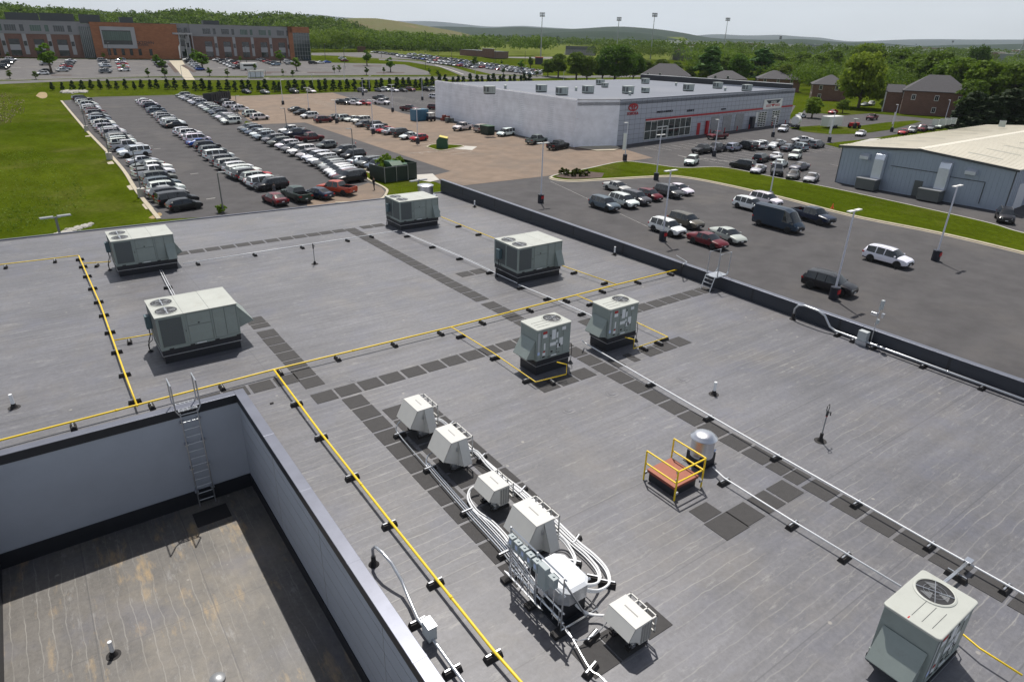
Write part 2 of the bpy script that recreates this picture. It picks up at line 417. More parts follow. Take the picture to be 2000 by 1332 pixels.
padrow(6.38, 21.12, 'X', 11, .905, lab='cross walkway left of the small units')
padrow(19.2, 21.12, 'X', 10, .905, lab='cross walkway leading to the crossover ladder')
padrow(13.7, 17.35, 'X', 3, .905, lab='walkway before the left small unit')
padrow(17.5, 17.35, 'X', 5, .905, short={0: .4, 1: .35}, lab='walkway before the right small unit')
padrow(6.42, 29.7, 'Y', 9, .905, short={1: .5}, lab='walkway right of the nearest big unit')
padrow(2.95, 23.12, 'X', 4, .905, lab='short walkway at the courtyard edge')
padrow(7.22, 20.2, 'Y', 12, .905, lab='walkway left of the row of white condensers')
padrow(8.12, 18.75, 'Y', 9, .905, lab='pads under the row of white condensers')
padrow(9.03, 18.1, 'Y', 8, .905, lab='pads right of the row of white condensers')
padrow(12.9, 9.0, 'Y', 1, .62, short={0: .55}, lab='pad beside the orange roof hatch')
padrow(14.72, 8.4, 'X', 2, .905, lab='cross walkway beside the hatch')
padrow(13.75, 8.4, 'X', 1, .905, lab='pad at the near end of the cross walkway by the hatch')
padrow(8.75, 7.35, 'Y', 1, .905, lab='pad right of the lowest white condenser')
padrow(7.1, 7.3, 'Y', 1, .905, lab='pad left of the lowest white condenser')
padrow(7.9, 7.3, 'Y', 1, .905, lab='pad under the lowest white condenser')
padlist.append((12.82, 13.78, 7.62, 8.4, 'big pad at the corner of the hatch walkway'))
padlist.append((1.9, 3.05, 20.9, 21.75, 'courtyard'))
padnames = {}
for x0, x1, y0, y1, lab in padlist:
    if lab == 'courtyard': z = -3.8; lab2 = 'black square pad at the foot of the long courtyard ladder'
    else: z = zr((y0 + y1) / 2); lab2 = None
    padnames[lab] = padnames.get(lab, 0) + 1
    b = MB(); j = rnd.uniform(-.012, .012)
    t = .012; zz0 = zr(y0) if z > -3 else z; zz1 = zr(y1) if z > -3 else z
    v = [(x0 + j, y0, zz0 + .001), (x1 + j, y0 - j * .5, zz0 + .001), (x1 + j, y1, zz1 + .001), (x0 + j, y1, zz1 + .001)]
    v += [(p[0], p[1], p[2] + t) for p in v]
    b.add(v, [(4, 5, 6, 7), (0, 1, 5, 4), (1, 2, 6, 5), (2, 3, 7, 6), (3, 0, 4, 7)])
    o = b.build('walkway_pad', 'walk_pad' if z > -3 else 'rubber')
    n = padnames[lab]
    one = sum(1 for q in padlist if q[4] == lab) == 1
    if not lab2: lab2 = ('dark rubber ' + lab) if one else 'dark pad, %s of the %s' % (ORD[n - 1], lab)
    tag(o, lab2, 'walkway pad', 'rubber walkway pads on the roof')

# ---------------------------------------------------------------- large rooftop units
def big_rtu(label, P, kind, yellow):
    t = thing('rooftop_unit', label, 'rooftop unit', P, 0, 'large packaged rooftop units')
    Wd, Dp, z0, z1 = 3.0, 2.25, .46, 1.98
    b = MB(); b.box(.06, .06, -.1, Wd - .06, Dp - .06, .54); b.box(.02, .02, .34, Wd - .02, Dp - .02, .58); b.build('curb', 'black_flashing', t)
    b = MB(); b.box(.0, .0, .33, Wd, Dp, .355); b.build('curb_band', 'galvanised', t)
    b = MB(); b.box(0, 0, .58, Wd, Dp, .66); b.box(.02, .02, .66, Wd - .02, Dp - .02, z1 - .02)
    for x in (0, .95, 1.02, 1.98, Wd - .05): b.box(x, .002, .66, x + .05, .02, z1 - .02)
    for y in (.0, 1.1, Dp - .05): b.box(.002, y, .66, .02, y + .05, z1 - .02)
    b.build('cabinet', 'rtu_cabinet', t, bevel=.006)
    # coils
    b = MB(); b.box(.1, .006, .72, .9, .018, 1.86); b.build('condenser_coil', 'coil_mesh', t)
    b = MB(); b.box(.006, .12, .72, .018, 1.06, 1.86); b.box(.006, 1.2, .72, .018, Dp - .12, 1.86); b.build('condenser_coil', 'coil_mesh', t)
    # access panels and their gaps
    for (a, z_, c, d) in ((1.10, .70, 1.95, 1.40), (1.10, 1.425, 1.95, 1.90), (2.05, .70, 2.48, 1.90), (2.50, .73, 2.93, 1.90)):
        b = MB(); b.box(a, .004, z_, c, .016, d); b.mat(1)
        g = .008
        for bx in ((a - g, z_ - g, a, d + g), (c, z_ - g, c + g, d + g), (a, z_ - g, c, z_), (a, d, c, d + g)): b.box(bx[0], .010, bx[1], bx[2], .0175, bx[3])
        b.build('access_panel', ['rtu_cabinet', 'rtu_seam'], t)
    b = MB(); b.box(1.46, -.012, 1.46, 1.53, .006, 1.51); b.box(.98, -.008, 1.2, 1.0, .004, 1.28); b.build('latch', 'iron_dark', t)
    b = MB()
    for x in (.28, 1.05, 1.98, 2.82): b.box(x, -.006, .585, x + .17, .004, .635)
    b.build('fork_slots', 'black_plastic', t)
    b = MB(); b.box(1.3, -.004, .60, 1.66, .002, .64); b.build('label_strip', 'sticker_white', t)
    # top
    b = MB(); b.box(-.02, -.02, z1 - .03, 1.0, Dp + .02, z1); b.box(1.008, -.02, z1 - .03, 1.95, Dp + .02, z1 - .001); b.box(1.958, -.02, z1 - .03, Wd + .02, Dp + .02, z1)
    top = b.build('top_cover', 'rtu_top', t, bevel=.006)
    b = MB(); b.box(1.0, -.015, z1 - .02, 1.958, Dp + .015, z1 - .006); b.build('cover_seam', 'rtu_seam', top)
    for k, fy in enumerate((.60, 1.62)):
        fx, r = .50, .405
        b = MB(); b.lathe((fx, fy, z1 - .001), [(r + .045, 0), (r + .035, .018), (r, .02), (r - .01, .004)], 32, cap=False); b.mat(1).cyl((fx, fy, z1 + .002), r, .004, 32)  # black disc painted in for the shaded recess under the blades
        fan = b.build('condenser_fan', ['rtu_top', 'black_plastic'], t)
        b = MB()
        for q in range(4):
            a0 = q * math.pi / 2 + k * .5
            pts = []
            for rr, w in ((.1, .3), (.36, .62)):
                pts += [(fx + rr * math.cos(a0 - w / 2), fy + rr * math.sin(a0 - w / 2), z1 + .008), (fx + rr * math.cos(a0 + w / 2), fy + rr * math.sin(a0 + w / 2), z1 + .014)]
            b.face(pts[0], pts[2], pts[3], pts[1])
        b.build('fan_blades', 'fan_blade', fan)
        b = MB(); b.box(fx - .02, fy - r, z1 + .018, fx + .02, fy + r, z1 + .035); b.cyl((fx, fy, z1 + .015), .055, .03, 12)
        for rr in (.2, .32): b.lathe((fx, fy, z1 + .02), [(rr, 0), (rr + .006, 0), (rr + .006, .004), (rr, .004)], 28, cap=False)
        b.build('fan_guard', 'galvanised', fan)
    # rain hoods
    b = MB()
    if kind == 'side':      # one big hood hinged at the top of the right end
        y0, y1 = .25, Dp - .25
        b.extr([(Wd - .02, y0, 1.78), (Wd + .62, y0, .98), (Wd + .64, y0, 1.01), (Wd, y0, 1.83)], (0, y1 - y0, 0)); b.mat(0)
        b.face((Wd, y0 + .01, 1.78), (Wd, y0 + .01, .8), (Wd + .6, y0 + .01, 1.0)); b.face((Wd, y1 - .01, 1.78), (Wd + .6, y1 - .01, 1.0), (Wd, y1 - .01, .8))
    else:
        for (y0, y1) in ((.35, Dp - .35),):
            b.extr([(Wd - .02, y0, 1.45), (Wd + .34, y0, .78), (Wd + .36, y0, .80), (Wd, y0, 1.49)], (0, y1 - y0, 0))
            b.face((Wd, y0 + .01, 1.45), (Wd, y0 + .01, .6), (Wd + .33, y0 + .01, .8))
        x0, x1 = 2.52, 2.96
        b.extr([(x0, 0, 1.42), (x0, -.34, .66), (x0, -.36, .68), (x0, .0, 1.46)], (x1 - x0, 0, 0))
        b.face((x0 + .01, 0, 1.42), (x0 + .01, -.33, .66), (x0 + .01, 0, .55)); b.face((x1 - .01, 0, 1.42), (x1 - .01, 0, .55), (x1 - .01, -.33, .66))
    b.build('rain_hood', 'rtu_cabinet', t)
    # disconnect with flexible conduit, at the left end
    b = MB(); b.box(-.2, Dp - .75, 1.0, -.002, Dp - .45, 1.55); b.build('disconnect_box', 'disconnect_blue', t, bevel=.01)
    b = MB(); b.tube([(-.12, Dp - .6, 1.0), (-.12, Dp - .62, .7), (-.22, Dp - .62, .45), (-.26, Dp - .6, .2), (-.24, Dp - .6, -.02)], .022, 8)
    b.tube([(-.05, Dp - .62, .8), (-.1, Dp - .8, .55), (-.28, Dp - .7, .35), (-.27, Dp - .62, .1)], .014, 6)
    b.cyl((-.24, Dp - .6, -.01), .11, .06, 12, .05); b.build('flexible_conduit', 'iron_dark', t)
    return t
big_rtu('large grey-green rooftop unit nearest the courtyard with one side hood', R(321.8, 712.7), 'side', 0)
big_rtu('large grey-green rooftop unit at the far left of the roof beside the yellow pipe corner', R(232.5, 542), 'both', 0)
big_rtu('large grey-green rooftop unit in front of the round aluminium exhaust fan at the far edge', R(782.7, 451), 'both', 0)
big_rtu('large grey-green rooftop unit between the yellow pipe and the black parapet', R(1009.5, 554.7) + np.array([0, -.05, 0]), 'both', 0)

# ---------------------------------------------------------------- small rooftop units
def small_rtu(label, P, redmark=False):
    t = thing('small_rooftop_unit', label, 'rooftop unit', P, 0, 'small packaged rooftop units')
    Wd, Dp, z0, z1 = 1.70, 1.10, .58, 1.95
    b = MB(); b.box(.03, .03, 0, Wd - .03, Dp - .03, .6); b.box(-.005, -.005, .40, Wd + .005, Dp + .005, .52); b.box(.015, .015, .52, Wd - .015, Dp - .015, .62); b.build('curb', 'black_flashing', t)
    b = MB(); b.box(-.012, -.012, .395, Wd + .012, Dp + .012, .412); b.build('curb_band', 'galvanised', t)
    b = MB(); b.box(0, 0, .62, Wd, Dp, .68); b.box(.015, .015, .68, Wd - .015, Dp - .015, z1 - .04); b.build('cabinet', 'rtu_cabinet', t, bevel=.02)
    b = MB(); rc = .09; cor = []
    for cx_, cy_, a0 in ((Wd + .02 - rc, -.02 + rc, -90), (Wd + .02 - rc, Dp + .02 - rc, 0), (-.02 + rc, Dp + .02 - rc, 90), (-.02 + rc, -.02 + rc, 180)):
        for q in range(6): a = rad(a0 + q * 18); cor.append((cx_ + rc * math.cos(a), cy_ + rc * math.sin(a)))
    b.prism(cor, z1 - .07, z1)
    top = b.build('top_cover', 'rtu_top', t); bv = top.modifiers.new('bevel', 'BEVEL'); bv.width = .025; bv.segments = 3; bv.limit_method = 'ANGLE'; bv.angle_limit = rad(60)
    b = MB()
    for k in range(3): b.box(.16, .22 + k * .2, z1 - .002, .78, .228 + k * .2, z1 + .008)
    b.build('top_rib', 'rtu_seam', top)
    fx, fy, r = 1.2, .64, .36
    b = MB(); b.lathe((fx, fy, z1 - .001), [(r + .06, 0), (r + .05, .02), (r + .02, .03), (r, .022)], 36, cap=False); b.mat(1).cyl((fx, fy, z1 + .002), r, .005, 36)  # flat black disc in place of the dark, shaded fan opening
    fan = b.build('condenser_fan', ['rtu_top', 'black_plastic'], t)
    b = MB()
    for q in range(3):
        a0 = q * 2.094 + .7; pts = []
        for rr, w in ((.08, .4), (.3, .9)):
            pts += [(fx + rr * math.cos(a0 - w / 2), fy + rr * math.sin(a0 - w / 2), z1 + .010), (fx + rr * math.cos(a0 + w / 2), fy + rr * math.sin(a0 + w / 2), z1 + .02)]
        b.face(pts[0], pts[2], pts[3], pts[1])
    b.build('fan_blades', 'fan_blade', fan)
    b = MB()
    for a in (.4, 1.97): b.tube([(fx - r * math.cos(a), fy - r * math.sin(a), z1 + .03), (fx + r * math.cos(a), fy + r * math.sin(a), z1 + .03)], .008, 6)
    for rr in (.12, .22): b.lathe((fx, fy, z1 + .026), [(rr, 0), (rr + .004, 0), (rr + .004, .004), (rr, .004)], 28, cap=False)
    b.build('fan_guard', 'galvanised', fan)
    # left hood: a slanted plate with cheeks
    b = MB(); y0, y1 = .10, Dp - .12
    b.extr([(-.01, y0, 1.42), (-.40, y0, .74), (-.41, y0, .77), (-.01, y0, 1.46)], (0, y1 - y0, 0))
    b.face((0, y0 + .012, 1.42), (0, y0 + .012, .66), (-.39, y0 + .012, .76)); b.face((0, y1 - .012, 1.42), (-.39, y1 - .012, .76), (0, y1 - .012, .66))
    b.build('rain_hood', 'rtu_cabinet', t)
    # front: panel gaps, stickers, openings
    b = MB()
    for x in (.04, .22, .62, .98, 1.3): b.box(x, .008, .7, x + .007, .0162, 1.86)
    b.box(.62, .008, 1.0, 1.3, .0162, 1.006); b.build('panel_gaps', 'rtu_seam', t)
    b = MB(); ZQ = lambda z: .62 + (z - .56) * (1.95 - .62) / (1.95 - .56)
    for (x0, za, x1, zb) in ((.30, 1.52, .5, 1.66), (.74, 1.36, .92, 1.78), (.97, 1.38, 1.05, 1.62), (.36, .98, .43, 1.28), (.66, 1.08, .95, 1.22), (1.12, 1.0, 1.3, 1.34), (1.24, 1.66, 1.42, 1.8), (1.02, .92, 1.16, 1.08), (.3, .74, .44, .86), (.74, .6, 1.0, .67), (.965, 1.16, 1.03, 1.28)):
        b.box(x0, .006, ZQ(za), x1, .0148, ZQ(zb))
    b.build('sticker', 'sticker_white', t)
    b = MB(); b.box(.30, .005, 1.70, .49, .0148, 1.80); b.box(.33, .005, .92, .42, .0147, .98); b.build('sticker', 'sticker_red', t)
    b = MB()
    for (x0, za, x1, zb) in ((.30, .64, .41, .70), (.7, .78, .8, .86), (.56, .61, .68, .64), (1.1, .95, 1.18, 1.1), (1.06, .7, 1.16, .72), (.98, .85, 1.01, .89), (.98, .98, 1.01, 1.02), (.98, .72, 1.01, .76), (.66, 1.52, .7, 1.58), (1.0, 1.68, 1.04, 1.72)):
        b.box(x0, .004, ZQ(za), x1, .0144, ZQ(zb))
    b.build('knockout', 'black_plastic', t)
    b = MB(); b.box(.05, .006, 1.0, .15, .0148, 1.78); b.build('rating_plate', 'box_grey', t)
    b = MB(); b.box(.05, .004, .86, .16, .0146, .99); b.build('sticker', 'sticker_blue', t)
    b = MB(); b.box(Wd - .01, .35, 1.28, Wd + .11, .6, 1.66); b.build('disconnect_box', 'disconnect_grey', t, bevel=.008)
    b = MB(); b.tube([(Wd + .02, .12, .95), (Wd + .16, .12, .9), (Wd + .2, .12, .6), (Wd + .18, .12, .25), (Wd + .16, .12, 0)], .014, 6)
    b.cyl((Wd + .17, .12, 0), .12, .14, 12, .03); b.build('condensate_line', 'iron_dark', t)
    if redmark:
        b = MB(); b.box(.02, .62, z1 + .001, .1, .645, z1 + .003); b.build('red_mark', 'sticker_red', t)
    return t
small_rtu('smaller cube-shaped rooftop unit left of its twin, yellow pipe along its front', R(1046, 734.5))
small_rtu('smaller cube-shaped rooftop unit nearest the parapet ladder, right of its twin', R(1184, 688.5))
small_rtu('closest cube-shaped rooftop unit with big open fan in the bottom right corner', (12.3, 2.48, -.36), True)

# ---------------------------------------------------------------- pipes and supports
def block(P, rz, label, grp, wid=.42, strut=True, roofz=0):
    t = thing('pipe_support', label, 'pipe support', P, rz, grp)
    b = MB(); b.extr([(-wid / 2, -.09, 0), (wid / 2, -.09, 0), (wid / 2, -.06, .10), (-wid / 2, -.06, .10)], (0, .001, 0))
    b = MB()
    v = [(-wid / 2, -.1, 0), (wid / 2, -.1, 0), (wid / 2, .1, 0), (-wid / 2, .1, 0), (-wid / 2 + .02, -.06, .13), (wid / 2 - .02, -.06, .13), (wid / 2 - .02, .06, .13), (-wid / 2 + .02, .06, .13)]
    b.add(v, [(0, 3, 2, 1), (4, 5, 6, 7), (0, 1, 5, 4), (1, 2, 6, 5), (2, 3, 7, 6), (3, 0, 4, 7)]); b.build('rubber_block', 'rubber', t)
    b = MB(); b.box(-wid / 2 + .03, -.018, .13, wid / 2 - .03, .018, .165); b.build('strut', 'galvanised', t)
    return t
BLK = {}
def pipe(name, label, path, r, m, h, sup=(), cat='pipe', suplab='', elbow=.0, supw=.42, grp='black rubber pipe supports on the roof'):
    """path: list of points (arrays)"""
    P = [np.array(p, float) for p in path]
    b = MB(); Q = []
    for i, p in enumerate(P):
        if 0 < i < len(P) - 1 and elbow:
            a = P[i - 1] - p; c = P[i + 1] - p; la, lc = np.linalg.norm(a), np.linalg.norm(c)
            e = min(elbow, la / 2.2, lc / 2.2); a = a / la * e; c = c / lc * e
            for s_ in (0, .25, .5, .75, 1): Q.append(p + a * (1 - s_) ** 2 + c * s_ ** 2)
        else: Q.append(p)
    b.tube(Q, r, 8)
    if m == 'pipe_yellow' or m == 'galvanised':
        for i in range(len(P) - 1):       # couplings
            d = P[i + 1] - P[i]; L = np.linalg.norm(d)
            k = 3.2
            while k < L - .4:
                c = P[i] + d * k / L; u = d / L * .05; b.tube([c - u, c + u], r * 1.22, 8); k += 6.4
    o = b.build(name, m, smooth=False); o.data.polygons.foreach_set('use_smooth', [len(p.vertices) == 4 for p in o.data.polygons])
    tag(o, label, cat)
    for i, s_ in enumerate(sup):
        p = R(s_[0], s_[1], .16); 
        # direction of nearest segment
        best = None
        for j in range(len(P) - 1):
            a, c = P[j][:2], P[j + 1][:2]; d = c - a; L = np.dot(d, d)
            if L < 1e-6: continue
            u = max(0, min(1, np.dot(p[:2] - a, d) / L)); q = a + d * u; e = np.linalg.norm(q - p[:2])
            if best is None or e < best[0]: best = (e, q, math.atan2(d[1], d[0]))
        q = best[1]; rz = best[2] + math.pi / 2
        n = len(sup); which = ORD[i] if n > 1 else 'only'
        base = np.array([q[0], q[1], zr(q[1])])
        if suplab in BLK or BLK:
            t0 = list(BLK.values())[0] if supw == .42 else None
        else: t0 = None
        lb = ('black block, %s %s' % (which, suplab)) if n > 1 else 'black block ' + suplab
        if t0 is not None: dup(t0, base, rz, label=lb, group=grp)
        else:
            t1 = block(base, rz, lb, grp, supw)
            if supw == .42: BLK['x'] = t1
    return o
H = .24
def RP(pts, h=H): return [R(x, y, h) for x, y in pts]
pipe('gas_pipe', 'long yellow gas pipe crossing the whole roof from lower left to the parapet', [R(-60, 877, H)] + RP([(0, 860), (535, 722), (885, 638), (1205, 556), (1326, 526)]), .036, 'pipe_yellow', H,
     [(143, 833), (298, 794), (437, 758), (552, 730), (663, 700), (775, 673), (865, 650), (945, 628), (1040, 605), (1115, 588), (1184, 569), (1255, 552), (1317, 535)], suplab='from the left under the long yellow gas pipe')
pipe('gas_riser', 'short grey riser where the yellow gas pipe crosses the parapet', [R(1326, 526, H), R(1332, 524, H), R(1334, 516, .9), R(1342, 512, .9), (29.2, 24.1, .78)], .03, 'galvanised', H, elbow=.1)
pipe('gas_pipe', 'yellow gas pipe running down the roof beside the courtyard wall', RP([(535, 722), (627, 846), (761, 1016), (964, 1270), (1018, 1332)]) + [np.array([5.72, 3.0, H])], .036, 'pipe_yellow', H,
     [(575, 785), (627, 849), (686, 927), (761, 1019), (851, 1132), (964, 1274)], suplab='down the yellow gas pipe beside the courtyard')
pipe('gas_pipe', 'yellow gas branch running across the left part of the roof', RP([(154, 500), (197, 597), (241, 722), (268, 793)]), .034, 'pipe_yellow', H,
     [(154, 504), (160, 518), (167, 537), (176, 561), (188, 587), (197, 613), (210, 646), (224, 684), (241, 728), (263, 779)], suplab='down the left yellow gas branch')
pipe('gas_pipe', 'thin yellow gas pipe along the far left roof edge', RP([(-40, 521), (0, 517), (154, 499)]), .026, 'pipe_yellow', H, [(9, 521), (106, 509)], suplab='under the far left yellow pipe')
pipe('gas_pipe', 'short yellow gas branch to the far left rooftop unit', RP([(160, 515), (216, 511)]), .024, 'pipe_yellow', H, [(188, 516)], suplab='under the yellow branch to the far left unit')
pipe('gas_pipe', 'short yellow gas branch to the left unit near the courtyard', RP([(222, 665), (300, 652)]), .026, 'pipe_yellow', H, [(252, 665)], suplab='under the yellow branch to the unit near the courtyard')
pipe('gas_pipe', 'yellow gas branch wrapping round the small unit', RP([(882, 639), (963, 689), (1046, 746), (1106, 731)]) + [R(1106, 731, H) + np.array([0, 0, .42]), R(1106, 731, H) + np.array([-.3, .25, .5])], .022, 'pipe_yellow', H,
     [(897, 654), (963, 696), (1028, 740), (1076, 741)], suplab='along the yellow branch round the left small unit')
pipe('gas_pipe', 'yellow gas branch wrapping behind and beside the right small unit', RP([(1127, 577), (1165, 593), (1304, 658), (1237, 681)]) + [R(1237, 681, H) + np.array([0, 0, .42]), R(1237, 681, H) + np.array([-.3, .25, .5])], .022, 'pipe_yellow', H,
     [(1150, 592), (1294, 660), (1292, 669), (1262, 679)], suplab='along the yellow branch round the right small unit')
pipe('gas_pipe', 'yellow gas branch from the far unit past the parapet-side unit', RP([(862, 424), (968, 467), (1100, 520), (1205, 556)]), .026, 'pipe_yellow', H,
     [(894, 440), (933, 456), (1121, 530), (1172, 553)], suplab='along the far yellow branch')
pipe('gas_pipe', 'stub of yellow gas pipe at the bottom right unit', [(13.75, 3.3, .5), (14.1, 3.3, .45), (14.45, 3.25, .32), (14.5, 2.95, .3), (14.3, 2.2, .3), (14.3, 1.4, .3)], .024, 'pipe_yellow', H)
HW = .2
def tw(pts, dx, dy, h=HW): return [R(x, y, h) + np.array([dx, dy, 0]) for x, y in pts]
pipe('conduit', 'white conduit between the far left unit and the unit by the exhaust fan', RP([(358, 515), (500, 493), (776, 451)], HW), .024, 'conduit_white', HW, [(391, 517), (499, 496), (594, 483), (682, 469), (730, 462)], cat='conduit', suplab='under the far white conduit')
pipe('conduit', 'white conduit from the far unit to the parapet-side unit', RP([(786, 454), (895, 500), (954, 527), (1010, 553)], HW), .02, 'conduit_white', HW, [(795, 459), (844, 480), (895, 503), (954, 530)], cat='conduit', suplab='under the conduit between the two far units')
pipe('conduit', 'thin second conduit beside the one between the two far units', tw([(786, 454), (895, 500), (954, 527)], .12, .05), .012, 'conduit_white', HW, cat='conduit')
pipe('conduit', 'white conduit from the parapet-side unit under the yellow pipe to the small units', RP([(1013, 556), (1088, 587), (1150, 614), (1190, 636)], HW), .024, 'conduit_white', HW, [(1014, 560), (1063, 582), (1126, 613)], cat='conduit', suplab='under the conduit leading to the small units')
pipe('conduit', 'long white conduit running from the small units to the right edge', [R(1137, 665, .5)] + RP([(1141, 669), (1268, 743), (1515, 886), (1817, 1058), (2000, 1160), (2100, 1218)], HW), .027, 'conduit_white', HW,
     [(1268, 748), (1381, 814), (1515, 890), (1673, 980), (1817, 1062), (1965, 1146)], cat='conduit', suplab='down the long white conduit', elbow=.1)
pipe('conduit', 'white conduit from the aluminium fan to the bottom right unit', RP([(1392, 912), (1414, 933), (1548, 1017), (1760, 1145)], HW), .024, 'conduit_white', HW, [(1414, 937), (1548, 1021), (1648, 1086)], cat='conduit', suplab='along the conduit from the aluminium fan', elbow=.05)
pipe('conduit', 'pair of galvanised conduits bridging to the bottom right unit', [R(1889, 1097, .3), R(1846, 1133, .3), (13.5, 3.6, .3)], .024, 'galvanised', HW, [(1868, 1118)], cat='conduit', suplab='under the short bridging conduits', supw=.5)
pipe('conduit', 'second of the short bridging conduits', [R(1892, 1099, .3) + np.array([.1, 0, 0]), R(1849, 1135, .3) + np.array([.1, 0, 0]), (13.62, 3.6, .3)], .024, 'galvanised', HW, cat='conduit')
b = MB(); p = R(1892, 1096, .3); b.cbox(p - [0, 0, .05], .22, .16, .1); tag(b.build('junction_box', 'bright_steel', bevel=.005), 'small bright metal junction box on the long white conduit', 'junction box')
# conduit along the parapet with its gooseneck
gx = 28.28
pts = [(28.2, 15.75, 0), (28.2, 15.75, .55), (28.2, 15.6, .78), (28.2, 15.3, .86), (28.2, 14.6, .84), (28.2, 14.25, .72), (28.2, 13.9, .3), (28.2, 13.6, .2)]
pipe('conduit', 'fat galvanised conduit with a gooseneck running along the parapet foot', pts + [(28.2, 12, .2), (28.2, -4, .2)], .05, 'galvanised', .2, [(1637, 650), (1669, 661), (1703, 677), (1801, 713), (1912, 758)], cat='conduit', suplab='under the fat conduit by the parapet')
b = MB(); b.cyl((28.2, 15.75, 0), .16, .1, 14, .08); b.cyl((28.2, 15.75, .1), .075, .2, 12); tag(b.build('pipe_boot', 'rubber'), 'black rubber boot where the parapet conduit enters the roof', 'pipe boot')
t = thing('junction_cabinet', 'grey electrical cabinet with an antenna mast at the parapet', 'electrical box', (28.2, 12.35, 0))
b = MB(); b.box(-.14, -.2, .22, .14, .2, .66); b.build('cabinet', 'box_grey', t, bevel=.012)
b = MB(); b.box(-.16, -.22, .2, .16, .22, .22); b.box(-.12, -.25, 0, -.06, .25, .2); b.box(.06, -.25, 0, .12, .25, .2); b.build('stand', 'galvanised', t)
b = MB(); b.tube([(.28, -.25, 0), (.28, -.25, 2.1)], .022, 8); b.build('mast', 'galvanised', t)
b = MB(); b.cbox((.28, -.3, 1.72), .16, .12, .42); b.cbox((.28, -.3, 1.05), .14, .1, .2); b.build('antenna', 'box_grey', t, bevel=.01)
b = MB(); b.cbox((.22, -.1, 1.4), .1, .26, .14); b.cbox((.34, -.42, 1.36), .1, .12, .2); b.build('camera', 'bright_steel', t, bevel=.01)
# lower left conduit
pl = [(4.72, 12.05, 0), (4.72, 12.05, .5), (4.74, 11.9, .68), (4.78, 11.6, .7), (4.85, 11.25, .6), (4.9, 10.85, .35), (4.85, 10.4, .2), (4.75, 9.8, .2), (4.75, 3, .2)]
pipe('conduit', 'galvanised gooseneck conduit running along the courtyard parapet', pl, .04, 'galvanised', .2, [(803, 1216), (868, 1312)], cat='conduit', suplab='under the conduit beside the courtyard parapet')
b = MB(); b.cyl((4.72, 12.05, 0), .14, .1, 14, .07); b.cyl((4.72, 12.05, .1), .06, .16, 12); tag(b.build('pipe_boot', 'rubber'), 'black rubber boot under the gooseneck near the courtyard wall', 'pipe boot')
t = thing('junction_box', 'grey electrical box on the conduit beside the courtyard parapet', 'electrical box', (4.75, 9.25, 0))
b = MB(); b.box(-.1, -.16, .16, .1, .16, .55); b.build('cabinet', 'box_grey', t, bevel=.01)
b = MB(); b.box(-.11, -.17, .545, .11, .17, .56); b.box(-.05, -.05, 0, .05, .05, .16); b.build('cover', 'galvanised', t)
pipe('conduit', 'pair of thin conduits linking the two left rooftop units', RP([(312, 528), (326, 556), (342, 585)], .15), .02, 'conduit_white', HW, [(330, 558)], cat='conduit', suplab='under the conduits linking the two left units')
pipe('conduit', 'second thin conduit linking the two left rooftop units', tw([(312, 528), (326, 556), (342, 585)], .1, 0, .15), .014, 'conduit_white', HW, cat='conduit')
pipe('conduit', 'thin conduit leaving the bottom right unit towards the frame edge', [(12.0, 2.6, .25), (11.3, 2.6, .22), (10, 2.6, .22)], .022, 'galvanised', HW, cat='conduit')
block((11.0, 2.6, 0), 0, 'black block under the thin conduit left of the bottom right unit', 'black rubber pipe supports on the roof', .46)
pipe('cable', 'thin cable looping from the right side of the bottom right unit', [(13.8, 3.5, 1.5), (14.1, 3.5, 1.3), (14.6, 3.5, .95), (14.75, 3.48, .8), (14.75, 3.45, .3), (14.75, 3.45, 0)], .012, 'galvanised', H, cat='cable')
b = MB(); b.cyl((14.75, 3.45, 0), .2, .015, 18); b.cyl((14.75, 3.45, .015), .1, .22, 12, .03); tag(b.build('roof_drain', 'rubber'), 'black cone flashing right of the bottom right unit', 'roof flashing')
